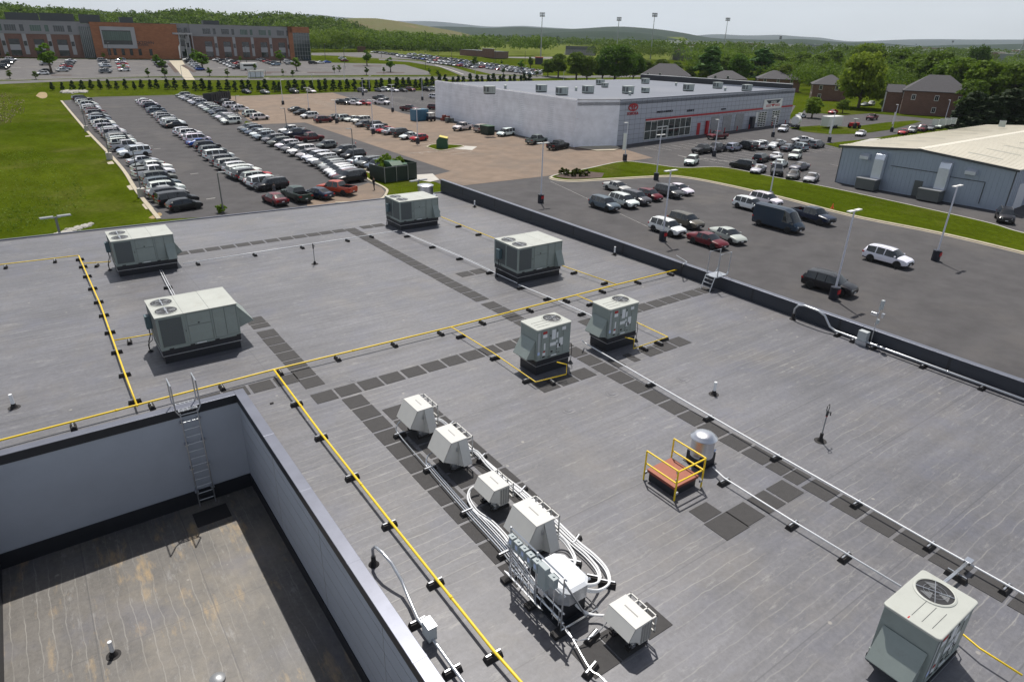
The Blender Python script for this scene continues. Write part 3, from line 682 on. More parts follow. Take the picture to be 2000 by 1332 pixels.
# ---------------------------------------------------------------- white condensers
def condenser(label, P, big, k=1.0):
    t = thing('condenser_unit', label, 'air conditioner', P, 0, 'white condensers in a row along the walkway')
    L = .95 * k if big else .80; z0, z1 = (.28, 1.15) if big else (.24, .84)
    hl = L / 2; dx = .34 if big else .30
    b = MB(); b.box(0, -hl, z0, dx, hl, z1 - .02); b.build('casing', 'condenser_paint', t, bevel=.012)
    b = MB(); b.box(-.22 if big else -.2, -hl - .01, z1 - .02, dx + (.0 if big else .02), hl + .01, z1 + .005); b.build('top_panel', 'condenser_paint', t, bevel=.008)
    # air hood over the fan side (left): sloping plate and cheeks
    b = MB()
    if big:
        b.extr([(-.22, -hl, z1 - .01), (-.50, -hl, z0 + .30), (-.48, -hl, z0 + .28), (-.20, -hl, z1 - .03)], (0, L, 0))
        for y in (-hl, hl - .012): b.extr([(-.21, y, z1 - .02), (-.48, y, z0 + .3), (-.06, y, z0 + .06), (.0, y, z0 + .06), (.0, y, z1 - .02)], (0, .012, 0))
    else:
        b.extr([(-.2, -hl, z1 - .01), (-.36, -hl, z0 + .30), (-.34, -hl, z0 + .28), (-.18, -hl, z1 - .03)], (0, L, 0))
        for y in (-hl, hl - .012): b.extr([(-.19, y, z1 - .02), (-.34, y, z0 + .3), (-.03, y, z0 + .1), (.0, y, z0 + .1), (.0, y, z1 - .02)], (0, .012, 0))
    b.build('air_hood', 'condenser_paint', t)
    if big:      # end hood facing the camera
        b = MB(); b.extr([(.03, -hl, z1 - .01), (.03, -hl - .30, z0 + .12), (.03, -hl - .29, z0 + .10), (.03, -hl + .02, z1 - .03)], (dx - .04, 0, 0))
        for x in (.03, dx - .02): b.extr([(x, -hl, z1 - .03), (x, -hl - .29, z0 + .13), (x, -hl, z0)], (.012, 0, 0))
        b.build('end_hood', 'condenser_paint', t)
        b = MB(); b.box(-.05, -hl - .02, z1 - .34, -.02, -hl - .013, z1 - .2); b.box(-.05, -hl - .02, z1 - .34, .02, -hl - .013, z1 - .32); b.build('bracket', 'galvanised', t)
    else:
        b = MB()
        for q in range(4): b.box(.02 + q * .08, -hl - .012, z0 + .04, .07 + q * .08, -hl, z1 - .06)
        b.build('side_louvre', 'condenser_dull_grey', t)
    # rear frame (open grille)
    b = MB(); x0, x1 = dx, dx + (.2 if big else .17)
    zz = z1 - .05; w = .03
    for y in (-hl, -hl + L / 3, -hl + 2 * L / 3, hl - w):
        b.box(x0, y, zz, x1, y + w, zz + w); b.box(x1 - w, y, z0 + .1, x1, y + w, zz)
    b.box(x1 - w, -hl, zz, x1, hl, zz + w); b.box(x1 - w, -hl, z0 + .1, x1, hl, z0 + .1 + w); b.box(x1 - w, -hl, (zz + z0) / 2, x1, hl, (zz + z0) / 2 + w)
    b.build('coil_guard', 'condenser_paint', t)
    b = MB(); b.box(dx - .01, -hl + .05, z0 + .06, dx + .004, hl - .05, z1 - .07); b.build('coil', 'coil_mesh', t)
    b = MB()
    for y in (-hl + .12, hl - .2):
        b.mat(0).box(-.16, y, 0, .42, y + .14, .07); b.mat(1).box(-.1, y + .04, .07, .40, y + .09, z0)
    b.build('stand', ['rubber', 'galvanised'], t)
    b = MB(); b.box(-.1, hl - .22, .1, -.02, hl - .02, .24); b.box(-.1, -hl + .1, .1, -.0, -hl + .3, .2); b.build('foot_bracket', 'bright_steel', t)
    b = MB(); b.box(.06, -.2, z1 + .005, .09, .2, z1 + .007); b.build('faint_mark', 'condenser_dull_grey', t)
    return t
condenser('white hooded condenser at the far end of the row', (8.45, 16.75, 0), True)
condenser('second white hooded condenser from the far end of the row', (8.42, 14.6, 0), True)
condenser('small white condenser with open back frame in the middle of the row', (8.42, 12.3, 0), False)
condenser('white hooded condenser behind the electrical rack', (8.3, 10.35, 0), True, 1.05)
condenser('small white condenser standing alone at the near end of the row', (8.3, 6.85, 0), False)

# line sets and power conduits of the condensers
def wire(name, label, pts, r, m, sm=True, cat='pipe'):
    P = [np.array(p, float) for p in pts]; Q = []
    n = len(P)                                   # Catmull-Rom through the points
    for i in range(n - 1):
        p0, p1, p2, p3 = P[max(i - 1, 0)], P[i], P[i + 1], P[min(i + 2, n - 1)]
        for u in np.linspace(0, 1, 6, endpoint=False):
            Q.append(.5 * ((2 * p1) + (-p0 + p2) * u + (2 * p0 - 5 * p1 + 4 * p2 - p3) * u * u + (-p0 + 3 * p1 - 3 * p2 + p3) * u ** 3))
    Q.append(P[-1]); b = MB(); b.tube(Q, r, 7); o = b.build(name, m, smooth=True); return tag(o, label, cat, 'insulated lines of the condensers')
def off(pts, dx, dy=0, dz=0): return [np.array(p) + [dx, dy, dz] for p in pts]
l1 = [R(846, 818, .5), R(862, 820, .4), R(884, 838, .15), R(915, 868, .12), R(945, 896, .12), R(985, 930, .12), R(1024, 960, .12), R(1080, 1010, .12), R(1128, 1056, .12), R(1163, 1085, .12), R(1186, 1112, .14), R(1190, 1138, .16), R(1168, 1152, .3), R(1136, 1148, .8)]
wire('line_set', 'white insulated line from the farthest condenser to the roof portal', l1, .03, 'line_set_white')
wire('line_set', 'thinner white line beside the farthest condenser line', off(l1, -.07, -.03), .02, 'line_set_white')
l2 = [R(918, 876, .5), R(935, 880, .35), R(960, 908, .14), R(1010, 953, .12), R(1068, 1006, .12), R(1118, 1054, .12), R(1150, 1082, .12), R(1172, 1110, .14), R(1172, 1132, .2), R(1150, 1138, .5), R(1122, 1132, .85)]
wire('line_set', 'white insulated line from the second condenser to the roof portal', off(l2, -.06, -.02), .03, 'line_set_white')
wire('line_set', 'thinner white line beside the second condenser line', off(l2, -.14, -.05), .02, 'line_set_white')
l3 = [R(1078, 1040, .45), R(1096, 1048, .3), R(1112, 1066, .16), R(1124, 1090, .14), R(1118, 1108, .2), R(1102, 1116, .7)]
wire('line_set', 'short white insulated line from the condenser behind the rack', l3, .03, 'line_set_white')
wire('line_set', 'second short white line from the condenser behind the rack', off(l3, -.08, -.04), .02, 'line_set_white')
l4 = [R(1118, 1172, .4), R(1130, 1186, .3), R(1150, 1198, .2), R(1172, 1201, .18), R(1192, 1201, .3)]
wire('line_set', 'white insulated line from the portal to the lone near condenser', l4, .03, 'line_set_white')
l5 = [R(935, 946, .3), R(918, 955, .25), R(914, 975, .15), R(930, 1000, .12), R(958, 1020, .12), R(985, 1048, .14), R(1000, 1072, .2), R(1030, 1110, .3)]
wire('line_set', 'white insulated line curling from the middle condenser', l5, .028, 'line_set_white')
wire('line_set', 'thinner white line curling from the middle condenser', off(l5, .08, .03), .018, 'line_set_white')
for i, (sx, sy, lab) in enumerate(((880, 835, 'farthest'), (941, 899, 'second'), (1020, 963, 'third'), (1125, 1060, 'fourth'), (1120, 1103, 'fifth'), (1160, 1133, 'sixth'), (1186, 1143, 'seventh'))):
    dup(BLK['x'], R(sx, sy), rad(25 if i < 4 else -50), label='black block under the white insulated lines, %s along them' % lab, group='blocks under the insulated lines')
bun = [R(779, 848, .12), R(838, 916, .12), R(911, 1000, .12), R(985, 1082, .12)]
cols = ['bright_steel'] * 5
for i, (st, off_) in enumerate(((0, 0), (1, .07), (1, .13), (2, .19), (2, .25))):
    pts = bun[st:]; pts = [p + np.array([off_, off_ * .3, 0]) for p in pts] + [np.array([7.32 + off_ * .3, 8.9 - i * .25, .2])]
    if st == 0: pts = [R(782, 822, .45), R(775, 832, .3)] + pts
    if st == 1: pts = [R(850, 880, .4), R(836, 890, .3), R(833, 905, .15)] + pts
    wire('conduit', '%s of the galvanised conduits left of the condensers, counted from the left' % ORD[i], pts, .018, 'bright_steel', cat='conduit')
for i, (sx, sy) in enumerate(((781, 853), (840, 920), (913, 1004), (986, 1086), (1156, 1248), (1153, 1312))):
    dup(BLK['x'], R(sx, sy), rad(0 if i < 4 else 15), label='black block under the galvanised conduit bundle, %s from the far end' % ORD[i], group='blocks under the conduit bundle')
wire('conduit', 'galvanised conduit running from the rack foot towards the bottom edge', [(7.3, 8.2, .22), (7.3, 7.6, .18), R(1152, 1305, .16), (7.15, 6.3, .16), (7.1, 4.8, .16)], .02, 'bright_steel', cat='conduit')
wire('conduit', 'thin conduit looping from the rack to the lone near condenser', [(7.32, 8.0, .3), R(1110, 1238, .2), R(1130, 1250, .17), R(1160, 1240, .17), R(1185, 1215, .25), (8.1, 7.3, .4)], .014, 'galvanised', cat='conduit')

# electrical rack
t = thing('electrical_rack', 'galvanised strut rack of grey disconnect boxes beside the roof portal', 'electrical rack', (7.24, 9.75, 0))
Lr = 1.95
def strut(b, p, q, w=.04):
    p, q = Vector(p), Vector(q); b.tube([p, q], w * .62, 4)
b = MB()
for y in (0, -Lr * .52, -Lr): strut(b, (0, y, 0), (0, y, 1.62)); 
b.build('posts', 'galvanised', t)
b = MB()
for z in (.35, .62, 1.12, 1.38, 1.58): strut(b, (.02, .06, z), (.02, -Lr - .06, z))
for y in (0, -Lr): strut(b, (0, y, 1.5), (.75, y, .08)); strut(b, (0, y, .08), (.78, y, .08))
b.build('rails', 'galvanised', t)
for i in range(5):
    y = -.1 - i * .235
    b = MB(); b.box(-.14, y - .15, 1.2, -.01, y, 1.5); dsc = b.build('disconnect_box', 'disconnect_grey', t, bevel=.008)
    b = MB(); b.box(-.16, y - .165, 1.49, .0, y + .015, 1.515); b.cyl((-.08, y - .075, 1.515), .03, .025, 10); b.build('hood', 'disconnect_grey', dsc)
    b = MB(); b.box(-.145, y - .11, 1.3, -.14, y - .03, 1.42); b.build('sticker', 'sticker_blue', dsc)
b = MB(); b.box(-.16, -1.5, .95, -.01, -1.24, 1.56); b.build('panel_board', 'disconnect_grey', t, bevel=.008)
b = MB(); b.box(-.16, -1.48, .75, -.02, -1.28, .93); b.build('junction_box', 'bright_steel', t, bevel=.006)
b = MB(); b.box(-.15, -1.78, 1.22, -.01, -1.62, 1.5); d2 = b.build('disconnect_box', 'disconnect_grey', t, bevel=.008)
b = MB(); b.box(-.17, -1.8, 1.49, .0, -1.6, 1.515); b.cyl((-.08, -1.7, 1.515), .03, .025, 10); b.build('hood', 'disconnect_grey', d2)
b = MB()
for i in range(6):
    y = -.16 - i * .235; y = y if i < 5 else -1.72
    b.tube([(-.07, y, 1.2), (-.07, y, .9), (-.09, y - .03, .8), (-.03, y - .07 - .02 * i, .68), (-.03, y - .08 - .02 * i, .22)], .013, 6)
    b.tube([(-.11, y - .06, 1.2), (-.11, y - .06, .35)], .009, 5)
for i in range(4): b.tube([(-.04 - i * .03, .05, .2 + i * .035), (-.04 - i * .03, -1.35, .2 + i * .035)], .014, 6)
b.build('drop_conduits', 'bright_steel', t)
b = MB()
for y in (.0, -Lr * .5, -Lr): b.box(-.22, y - .1, 0, .2, y + .1, .1)
b.build('feet', 'rubber', t)
# roof portal with white faceted cover
t = thing('roof_portal', 'black curb under a pale faceted metal cover receiving the white lines', 'roof portal', (7.4, 8.0, 0))
b = MB(); b.box(0, 0, 0, .72, .95, .58); b.box(-.12, -.12, 0, .84, 1.07, .04); b.build('curb', 'black_flashing', t)
b = MB(); o8 = [(.12, -.12), (.62, -.12), (.80, .06), (.80, .9), (.62, 1.08), (.12, 1.08), (-.06, .9), (-.06, .06)]
b.prism(o8, .58, .93); b.build('housing', 'galvanised', t)
b = MB(); i8 = [(x * .86 + .05, y * .88 + .06) for x, y in o8]
v = [(x, y, .93) for x, y in o8] + [(x, y, 1.0) for x, y in i8]; b.add(v, [tuple(range(8, 16))] + [(i, (i + 1) % 8, 8 + (i + 1) % 8, 8 + i) for i in range(8)])
b.build('cover', 'conduit_white', t, bevel=.01)
b = MB(); b.tube([(-.15, -.2, .1), (.95, -.2, .1)], .02, 4); b.tube([(.95, -.2, .1), (.95, 1.1, .1)], .02, 4); b.build('base_strut', 'bright_steel', t)
for i in range(4):
    b = MB(); b.cyl((.84, .15 + i * .2, .72), .03, .12, 8, axis='x'); b.build('sleeve', 'bright_steel', t)

# roof hatch with yellow guard rail
t = thing('roof_hatch', 'brick red roof hatch lid on a black curb with a yellow guard rail', 'roof hatch', (13.0, 9.62, 0))
b = MB(); b.box(.02, .08, 0, .98, 1.05, .28); b.build('curb', 'black_flashing', t)
b = MB(); b.box(-.03, .03, .28, 1.02, 1.1, .38); b.mat(1).box(-.04, .02, .36, 1.03, 1.11, .385); b.build('lid', ['hatch_side', 'hatch_red'], t, bevel=.006)
b = MB(); b.box(.6, .12, .385, .68, .17, .40); b.build('handle', 'iron_dark', t)
X0, X1, Y0, Y1 = -.09, 1.08, -.06, 1.15
b = MB(); r = .026
for (x, y) in ((X0, Y0), (X1, Y0), (X0, Y1), (X1, Y1)): b.tube([(x, y, .0), (x, y, 1.02)], r, 10)
for z in (1.02, .60):
    b.tube([(X0, Y0, z), (X0, Y1, z)], r, 10); b.tube([(X1, Y0, z), (X1, Y1, z)], r, 10)
b.build('guard_rail', 'rail_yellow', t, smooth=True)
b = MB()
for z in (1.0, .62): b.tube([(X0, Y0, z), (X1, Y0, z)], r, 10)
b.build('gate', 'rail_yellow', t, smooth=True)
b = MB()
for (x, y) in ((X0, Y0), (X1, Y0), (X0, Y1), (X1, Y1)): b.cbox((x + (.05 if x < 0 else -.05), y, .2), .12, .05, .07)
b.cbox((X0 + .0, Y0 + .03, .92), .05, .03, .08); b.cbox((X0, Y0 + .03, .66), .05, .03, .08); b.build('clamps', 'galvanised', t)
b = MB(); b.cyl((1.0, 1.2, .05), .12, .05, 18, axis='y'); b.build('coil_of_rope', 'rubber', t)

# exhaust fans
t = thing('exhaust_fan', 'shiny round aluminium exhaust fan beside the red roof hatch', 'exhaust fan', (15.06, 10.42, 0), 0, 'round aluminium exhaust fans')
b = MB(); b.cbox((0, 0, 0), .62, .62, .42); b.cbox((0, 0, .0), .74, .74, .02); b.build('curb', 'black_flashing', t)
b = MB(); b.lathe((0, 0, .3), [(.36, 0), (.37, .12), (.36, .14), (.355, .58), (.40, .6), (.40, .62)], 40); b.build('drum', 'spun_aluminium', t, smooth=True)
b = MB(); b.lathe((0, 0, .92), [(.40, 0), (.415, .02), (.40, .04), (.36, .06), (.33, .10), (.24, .15), (.12, .175), (.01, .18)], 40); b.build('cap', 'spun_aluminium', t, smooth=True)
b = MB(); b.cyl((.2, -.34, .55), .05, .01, 12, axis='y'); b.build('sticker', 'sticker_blue', t)
t = thing('exhaust_fan', 'broad round aluminium exhaust fan at the far roof edge behind a big unit', 'exhaust fan', (26.1, 48.4, zr(48)), 0, 'round aluminium exhaust fans')
b = MB(); b.cbox((0, 0, -.05), 1.1, 1.1, .4); b.build('curb', 'galvanised', t)
b = MB(); b.lathe((0, 0, .2), [(.9, 0), (.86, .12), (.62, .22), (.60, .3)], 40); b.build('skirt', 'spun_aluminium', t, smooth=True)
b = MB(); b.lathe((0, 0, .45), [(.62, 0), (.62, .62), (.67, .64), (.67, .68)], 40); b.build('drum', 'spun_aluminium', t, smooth=True)
b = MB(); b.lathe((0, 0, 1.12), [(.67, 0), (.60, .05), (.3, .09), (.02, .1)], 40); b.build('cap', 'spun_aluminium', t, smooth=True)

# vents, rods, drains
def vent(P, label, h=.42, r=.055):
    t = thing('vent_pipe', label, 'vent pipe', P, 0, 'white plastic vent pipes')
    b = MB(); b.cyl((0, 0, 0), .19, .012, 20); b.cyl((0, 0, .012), .12, .10, 16, .075); b.cyl((0, 0, .1), .07, .06, 12); b.build('boot', 'rubber', t)
    b = MB(); b.cyl((0, 0, .1), r, h, 14); b.build('pipe', 'pvc_white', t)
    return t
vent(R(1394, 770), 'white vent pipe standing on the open roof right of the walkway')
vent(R(28, 796), 'white vent pipe at the far left of the roof')
vent(R(927, 405), 'white vent pipe near the far end of the parapet')
vent(R(1200, 498), 'white vent pipe behind the parapet-side unit')
vent((-1.19, 16.7, -3.8), 'white vent pipe on the sunken courtyard roof')
b = MB(); b.lathe((.95, 14.0, -3.8), [(.16, 0), (.16, .3), (.2, .3), (.2, .38), (.1, .44), (.01, .45)], 20); tag(b.build('mushroom_vent', 'steel_grey', smooth=True), 'round metal mushroom vent at the bottom edge of the courtyard roof', 'vent')
t = thing('roof_hydrant', 'black roof hydrant with a looped handle on a thin post', 'hydrant', R(1602, 861))
b = MB(); b.cyl((0, 0, 0), .2, .012, 20); b.cyl((0, 0, .012), .11, .12, 14, .06); b.cyl((0, 0, .1), .055, .2, 12); b.build('boot', 'rubber', t)
b = MB(); b.tube([(0, 0, .2), (0, 0, 1.0)], .022, 8); b.build('post', 'steel_grey', t)
b = MB(); b.tube([(0, 0, .98), (0, 0, 1.16)], .04, 8); b.tube([(0, 0, 1.1), (.14, -.04, 1.08), (.15, -.04, .96)], .02, 6); b.build('valve', 'iron_dark', t)
b = MB(); b.tube([(0, 0, 1.14), (-.1, 0, 1.2), (-.11, 0, 1.36), (.0, 0, 1.42), (.05, 0, 1.3), (.03, 0, 1.16)], .014, 6); b.build('handle', 'iron_dark', t)
b = MB(); b.tube([(0, 0, .95), (0, 0, 1.0)], .035, 8); b.build('collar', 'sticker_red', t)
t = thing('roof_hydrant', 'slim dark roof hydrant standing alone on the far roof', 'hydrant', R(615, 516))
b = MB(); b.cyl((0, 0, 0), .2, .012, 20); b.cyl((0, 0, .012), .1, .16, 14, .05); b.build('boot', 'rubber', t)
b = MB(); b.tube([(0, 0, .1), (0, 0, .95)], .025, 8); b.build('post', 'steel_grey', t)
b = MB(); b.tube([(0, 0, .92), (0, 0, 1.22)], .04, 8); b.tube([(0, 0, 1.1), (.1, -.04, 1.06)], .02, 6); b.build('valve', 'iron_dark', t)
def drain(P, label, r=.26):
    b = MB(); b.cyl((0, 0, .002), r, .004, 24); b.cyl((0, 0, .006), r * .55, .012, 14, r * .5); o = b.build('roof_drain', 'roof_membrane'); o.location = P; return tag(o, label, 'roof drain', 'flat roof drains')
drain(R(1195, 769), 'flat dark roof drain in the middle of the near roof'); drain(R(1110, 801), 'second flat roof drain left of the first one')
drain(R(690, 742), 'flat roof drain beside the left cross walkway', .2); drain(R(1333, 741), 'flat roof drain beside the long white conduit')
b = MB(); b.box(0, 0, 0, .12, .06, .04); o = b.build('rubber_scrap', 'rubber'); o.location = R(528, 790); tag(o, 'small dark scrap lying near the courtyard parapet', 'scrap')

# ladders
def rail(b, pts, r=.024): b.tube(pts, r, 8)
t = thing('wall_ladder', 'long galvanised ladder with handrails down the courtyard wall', 'ladder', (2.5, 22.3, 0))
b = MB(); xa, xb = -.27, .27; yl = -.22
for x in (xa, xb):
    rail(b, [(x, yl, -3.8), (x, yl, .12)])
b.build('stiles', 'galvanised', t)
b = MB()
for k in range(13): rail(b, [(xa, yl, -3.55 + k * .3), (xb, yl, -3.55 + k * .3)], .014)
b.build('rungs', 'galvanised', t)
b = MB()
for x in (xa - .02, xb + .02):
    s = -1 if x < 0 else 1
    rail(b, [(x, yl, .05), (x + s * .1, yl - .02, .25), (x + s * .1, yl - .02, 1.22), (x + s * .1, yl + .62, 1.22), (x + s * .1, yl + .62, .3), (x + s * .02, yl + .62, .12)], .024)
b.build('handrails', 'galvanised', t)
b = MB(); b.mat(0)
for k in range(8): b.box(xa - .04, yl + .02 + k * .085, .16, xb + .04, yl + .055 + k * .085, .19)
for k in range(5): b.box(xa - .03 + k * .14, yl, .155, xa + .0 + k * .14, yl + .68, .185)
b.build('step_grating', 'galvanised', t)
b = MB()
for z in (-3.2, -2.2, -1.2, -.3):
    for x in (xa, xb): b.box(x - .06, yl, z, x + .06, -.0, z + .05)
b.build('wall_brackets', 'galvanised', t)
t = thing('parapet_crossover', 'galvanised crossover ladder with tall handrails at the black parapet', 'ladder', (28.05, 20.7, 0))
b = MB()
for y in (-.3, .3):
    rail(b, [(-.28, y, 0), (-.02, y, .72), (.62, y, .72)], .026)
b.build('stiles', 'galvanised', t)
b = MB()
for k in range(3): b.box(-.28 + k * .08, -.3, .2 + k * .2, -.16 + k * .08, .3, .225 + k * .2)
b.box(-.04, -.32, .74, 1.0, .32, .765); b.build('treads', 'galvanised', t)
b = MB()
for y in (-.34, .34):
    rail(b, [(.12, y, .76), (.12, y, 2.0), (1.0, y, 2.0), (1.0, y, .95), (.85, y, .76)], .03)
b.build('handrails', 'galvanised', t)
# ================================================================ ground, lots, roads
def grass_mat(name, c1, c2, c3, sc=.03):
    m = bpy.data.materials.new(name); m.use_nodes = True; t = m.node_tree; L = t.links
    b = t.nodes['Principled BSDF']; b.inputs['Roughness'].default_value = .95; b.inputs['Specular IOR Level'].default_value = .0
    co = nd(t, 'ShaderNodeTexCoord'); P = co.outputs['Object']
    def ns(scale, det, lo, hi, a=0., c=1., st=None):
        n = nd(t, 'ShaderNodeTexNoise', i_Scale=scale, i_Detail=float(det), i_Roughness=.65)
        if st:
            mp = nd(t, 'ShaderNodeMapping'); mp.inputs['Scale'].default_value = st; mp.inputs['Rotation'].default_value = (0, 0, .5); L.new(P, mp.inputs['Vector']); L.new(mp.outputs['Vector'], n.inputs['Vector'])
        else: L.new(P, n.inputs['Vector'])
        r = nd(t, 'ShaderNodeMapRange'); r.inputs['From Min'].default_value = lo; r.inputs['From Max'].default_value = hi; r.inputs['To Min'].default_value = a; r.inputs['To Max'].default_value = c
        L.new(n.outputs['Fac'], r.inputs['Value']); return r.outputs['Result']
    def mx(f, a, bb):
        n = nd(t, 'ShaderNodeMix', data_type='RGBA'); L.new(f, n.inputs[0])
        for i, v in ((6, a), (7, bb)):
            if isinstance(v, tuple): n.inputs[i].default_value = (*v, 1)
            else: L.new(v, n.inputs[i])
        return n.outputs[2]
    c = mx(ns(sc, 5, .35, .65), c1, c2); c = mx(ns(sc * 2.3, 6, .52, .72, 0, .7), c, c3)
    f = ns(1.6, 6, .25, .75, .72, 1.28); f2 = ns(.35, 5, .3, .7, .8, 1.2, (1, .3, 1))
    mm = nd(t, 'ShaderNodeMath', operation='MULTIPLY'); L.new(f, mm.inputs[0]); L.new(f2, mm.inputs[1])
    v = nd(t, 'ShaderNodeVectorMath', operation='SCALE'); L.new(c, v.inputs[0]); L.new(mm.outputs[0], v.inputs['Scale'])
    L.new(v.outputs['Vector'], b.inputs['Base Color'])
    n3 = nd(t, 'ShaderNodeTexNoise', i_Scale=2.2, i_Detail=6.0); L.new(P, n3.inputs['Vector'])
    bp = nd(t, 'ShaderNodeBump'); bp.inputs['Strength'].default_value = .8; bp.inputs['Distance'].default_value = .35; L.new(n3.outputs['Fac'], bp.inputs['Height']); L.new(bp.outputs['Normal'], b.inputs['Normal'])
    MATS[name] = m
grass_mat('grass', (.044, .066, .004), (.070, .092, .007), (.10, .10, .028))
grass_mat('meadow', (.10, .125, .028), (.12, .145, .035), (.15, .15, .06), .012)
def tarmac(name, c, tint, patch, crackw=.35):
    mat(name, c, .88, spec=.12, var=.2, vscale=.35, dirt=(tint, .09, patch, .8), bump=.25, bscale=30)
tarmac('asphalt_dark', (.086, .083, .085), (.115, .108, .104), .52)
tarmac('asphalt_tan', (.215, .165, .128), (.16, .135, .115), .50)
tarmac('asphalt_road', (.135, .13, .13), (.17, .16, .15), .5)
mat('concrete', (.42, .37, .28), .85, var=.12, vscale=.8)
mat('concrete_pale', (.46, .44, .40), .85, var=.12, vscale=.8)
mat('road_marking', (.42, .41, .39), .8, var=.3, vscale=1.3)
mat('dry_soil', (.30, .22, .11), .95, var=.25, vscale=.8)
mat('mulch', (.075, .05, .04), .95, var=.3, vscale=2)
mat('dry_reeds', (.20, .155, .10), .95, var=.3, vscale=.9, bump=1, bscale=3)
mat('sand_court', (.16, .15, .15), .9, var=.1, vscale=.2)

def sheet(name, pts, m, lift, kind='structure', subdiv=False):
    """flat polygon laid on the ground; pts are (x, y) world points, CCW or CW"""
    P = [(p[0], p[1]) for p in pts]
    def clip(P, y, keep_above):
        out = []
        for i in range(len(P)):
            a, c = P[i], P[(i + 1) % len(P)]
            ia = (a[1] >= y) == keep_above; ic = (c[1] >= y) == keep_above
            if ia: out.append(a)
            if ia != ic:
                u = (y - a[1]) / (c[1] - a[1]); out.append((a[0] + (c[0] - a[0]) * u, y))
        return out
    from mathutils.geometry import tessellate_polygon
    b = MB()
    parts = [clip(P, YF, False), clip(clip(P, YF, True), YB, False), clip(P, YB, True)]
    for q in parts:
        if len(q) < 3: continue
        tri = tessellate_polygon([[Vector((x, y, 0)) for x, y in q]])
        v = [(x, y, zt(y) + lift) for x, y in q]; fs = []
        for tr in tri:
            a, c, d = [Vector((q[i][0], q[i][1])) for i in tr]
            cr = (c - a).x * (d - a).y - (c - a).y * (d - a).x
            fs.append(tuple(tr) if cr > 0 else tuple(tr)[::-1])
        b.add(v, fs)
    o = b.build(name, m); return tag(o, kind=kind)
def gp(pts): return [G(x, y) for x, y in pts]
b = MB()
for (y0, y1) in ((-500, YF), (YF, YB), (YB, 9000)):
    b.face((-6000, y0, zt(y0)), (12000, y0, zt(y0)), (12000, y1, zt(y1)), (-6000, y1, zt(y1)))
tag(b.build('ground', 'grass'), kind='structure')

# the lots of the dealership (one dark sheet, the pale worn part over it)
lot = [(11.9, 250.5), (11.6, 180), (11.9, 128), (11.2, 105), (11.0, 86), (19, 84.5), (22, 84), (22, 75), (35, 75), (47, 79.5), (52, 80), (56, 83), (60, 72), (28, 45), (28, -60), (400, -60), (400, 95), (232, 150), (214, 158), (214, 206), (190, 235), (183, 246), (96, 251)]
far_edge = gp([(186, 190), (340, 186), (470, 188), (650, 181), (760, 179), (860, 177), (1000, 176)])
lot2 = [(11.9, 250.5)] + [(11.6, 180), (11.9, 128), (11.2, 105), (11.0, 87), (17, 85), (22, 84), (22, 60), (29, 60), (29, -60), (420, -60), (420, 110), (300, 100), (262, 110), (215, 190), (205, 250)] + [tuple(p[:2]) for p in far_edge[::-1]]
sheet('parking_lot_asphalt', lot2, 'asphalt_dark', .01)
tan = gp([(430, 188), (470, 188), (650, 182), (787, 222), (853, 236), (858, 236), (1123, 289), (1204, 287), (1275, 309), (1210, 318), (1080, 343), (904, 363), (840, 345), (880, 335), (595, 240), (500, 244), (455, 215)])
sheet('worn_tan_pavement', tan, 'asphalt_tan', .022)
sheet('worn_tan_pavement', gp([(600, 405), (600, 395), (720, 358), (745, 366), (752, 376), (740, 392)]), 'asphalt_tan', .022)
# grass behind our building with its kerb
def kerb(name, pts, m='concrete', w=.35, h=.13, lift=0.0, closed=False):
    b = MB(); P = [Vector((p[0], p[1])) for p in pts]
    n = len(P); L, Rr = [], []
    for i in range(n):
        a = P[i - 1] if (i > 0 or closed) else P[i]; c = P[(i + 1) % n] if (i < n - 1 or closed) else P[i]
        d = (c - a).normalized(); nn = Vector((-d.y, d.x)); L.append(P[i] + nn * w / 2); Rr.append(P[i] - nn * w / 2)
    for i in range(n - (0 if closed else 1)):
        j = (i + 1) % n
        za, zb = zt(P[i].y) + lift, zt(P[j].y) + lift
        v = [(L[i].x, L[i].y, za), (Rr[i].x, Rr[i].y, za), (Rr[j].x, Rr[j].y, zb), (L[j].x, L[j].y, zb)]
        v += [(p[0], p[1], p[2] + h) for p in v]
        b.add(v, [(4, 5, 6, 7)[::-1], (0, 1, 5, 4), (2, 3, 7, 6), (1, 2, 6, 5), (3, 0, 4, 7)])
    o = b.build(name, m); return tag(o, kind='structure')
def smooth(pts, n=6):
    P = [np.array(p[:2], float) for p in pts]; Q = []
    for i in range(len(P) - 1):
        p0, p1, p2, p3 = P[max(i - 1, 0)], P[i], P[i + 1], P[min(i + 2, len(P) - 1)]
        for u in np.linspace(0, 1, n, endpoint=False):
            Q.append(.5 * ((2 * p1) + (-p0 + p2) * u + (2 * p0 - 5 * p1 + 4 * p2 - p3) * u * u + (-p0 + 3 * p1 - 3 * p2 + p3) * u ** 3))
    Q.append(P[-1]); return Q
g1 = gp([(700, 385), (690, 392), (640, 400)]) ; 
back = smooth(gp([(655, 397), (735, 393), (756, 376), (748, 366), (720, 352), (708, 338), (703, 325)]))
sheet('grass_verge', [tuple(p) for p in back] + [tuple(p[:2]) for p in gp([(716, 328), (752, 346), (800, 344), (812, 340), (818, 352), (850, 356)])] + [(50, 70), (30, 62)], 'grass', .034)
kerb('kerb', back, 'concrete')
sheet('pavement', gp([(698, 322), (716, 326), (752, 344), (744, 349), (712, 335)]), 'concrete', .05)
sheet('concrete_pad', gp([(800, 343), (845, 340), (858, 352), (840, 356), (812, 352)]), 'concrete_pale', .045)
row1k = [(11.9, 250), (11.6, 180), (11.9, 128), (11.2, 105), (11.0, 87)]
kerb('kerb', smooth(row1k), 'concrete', .5)
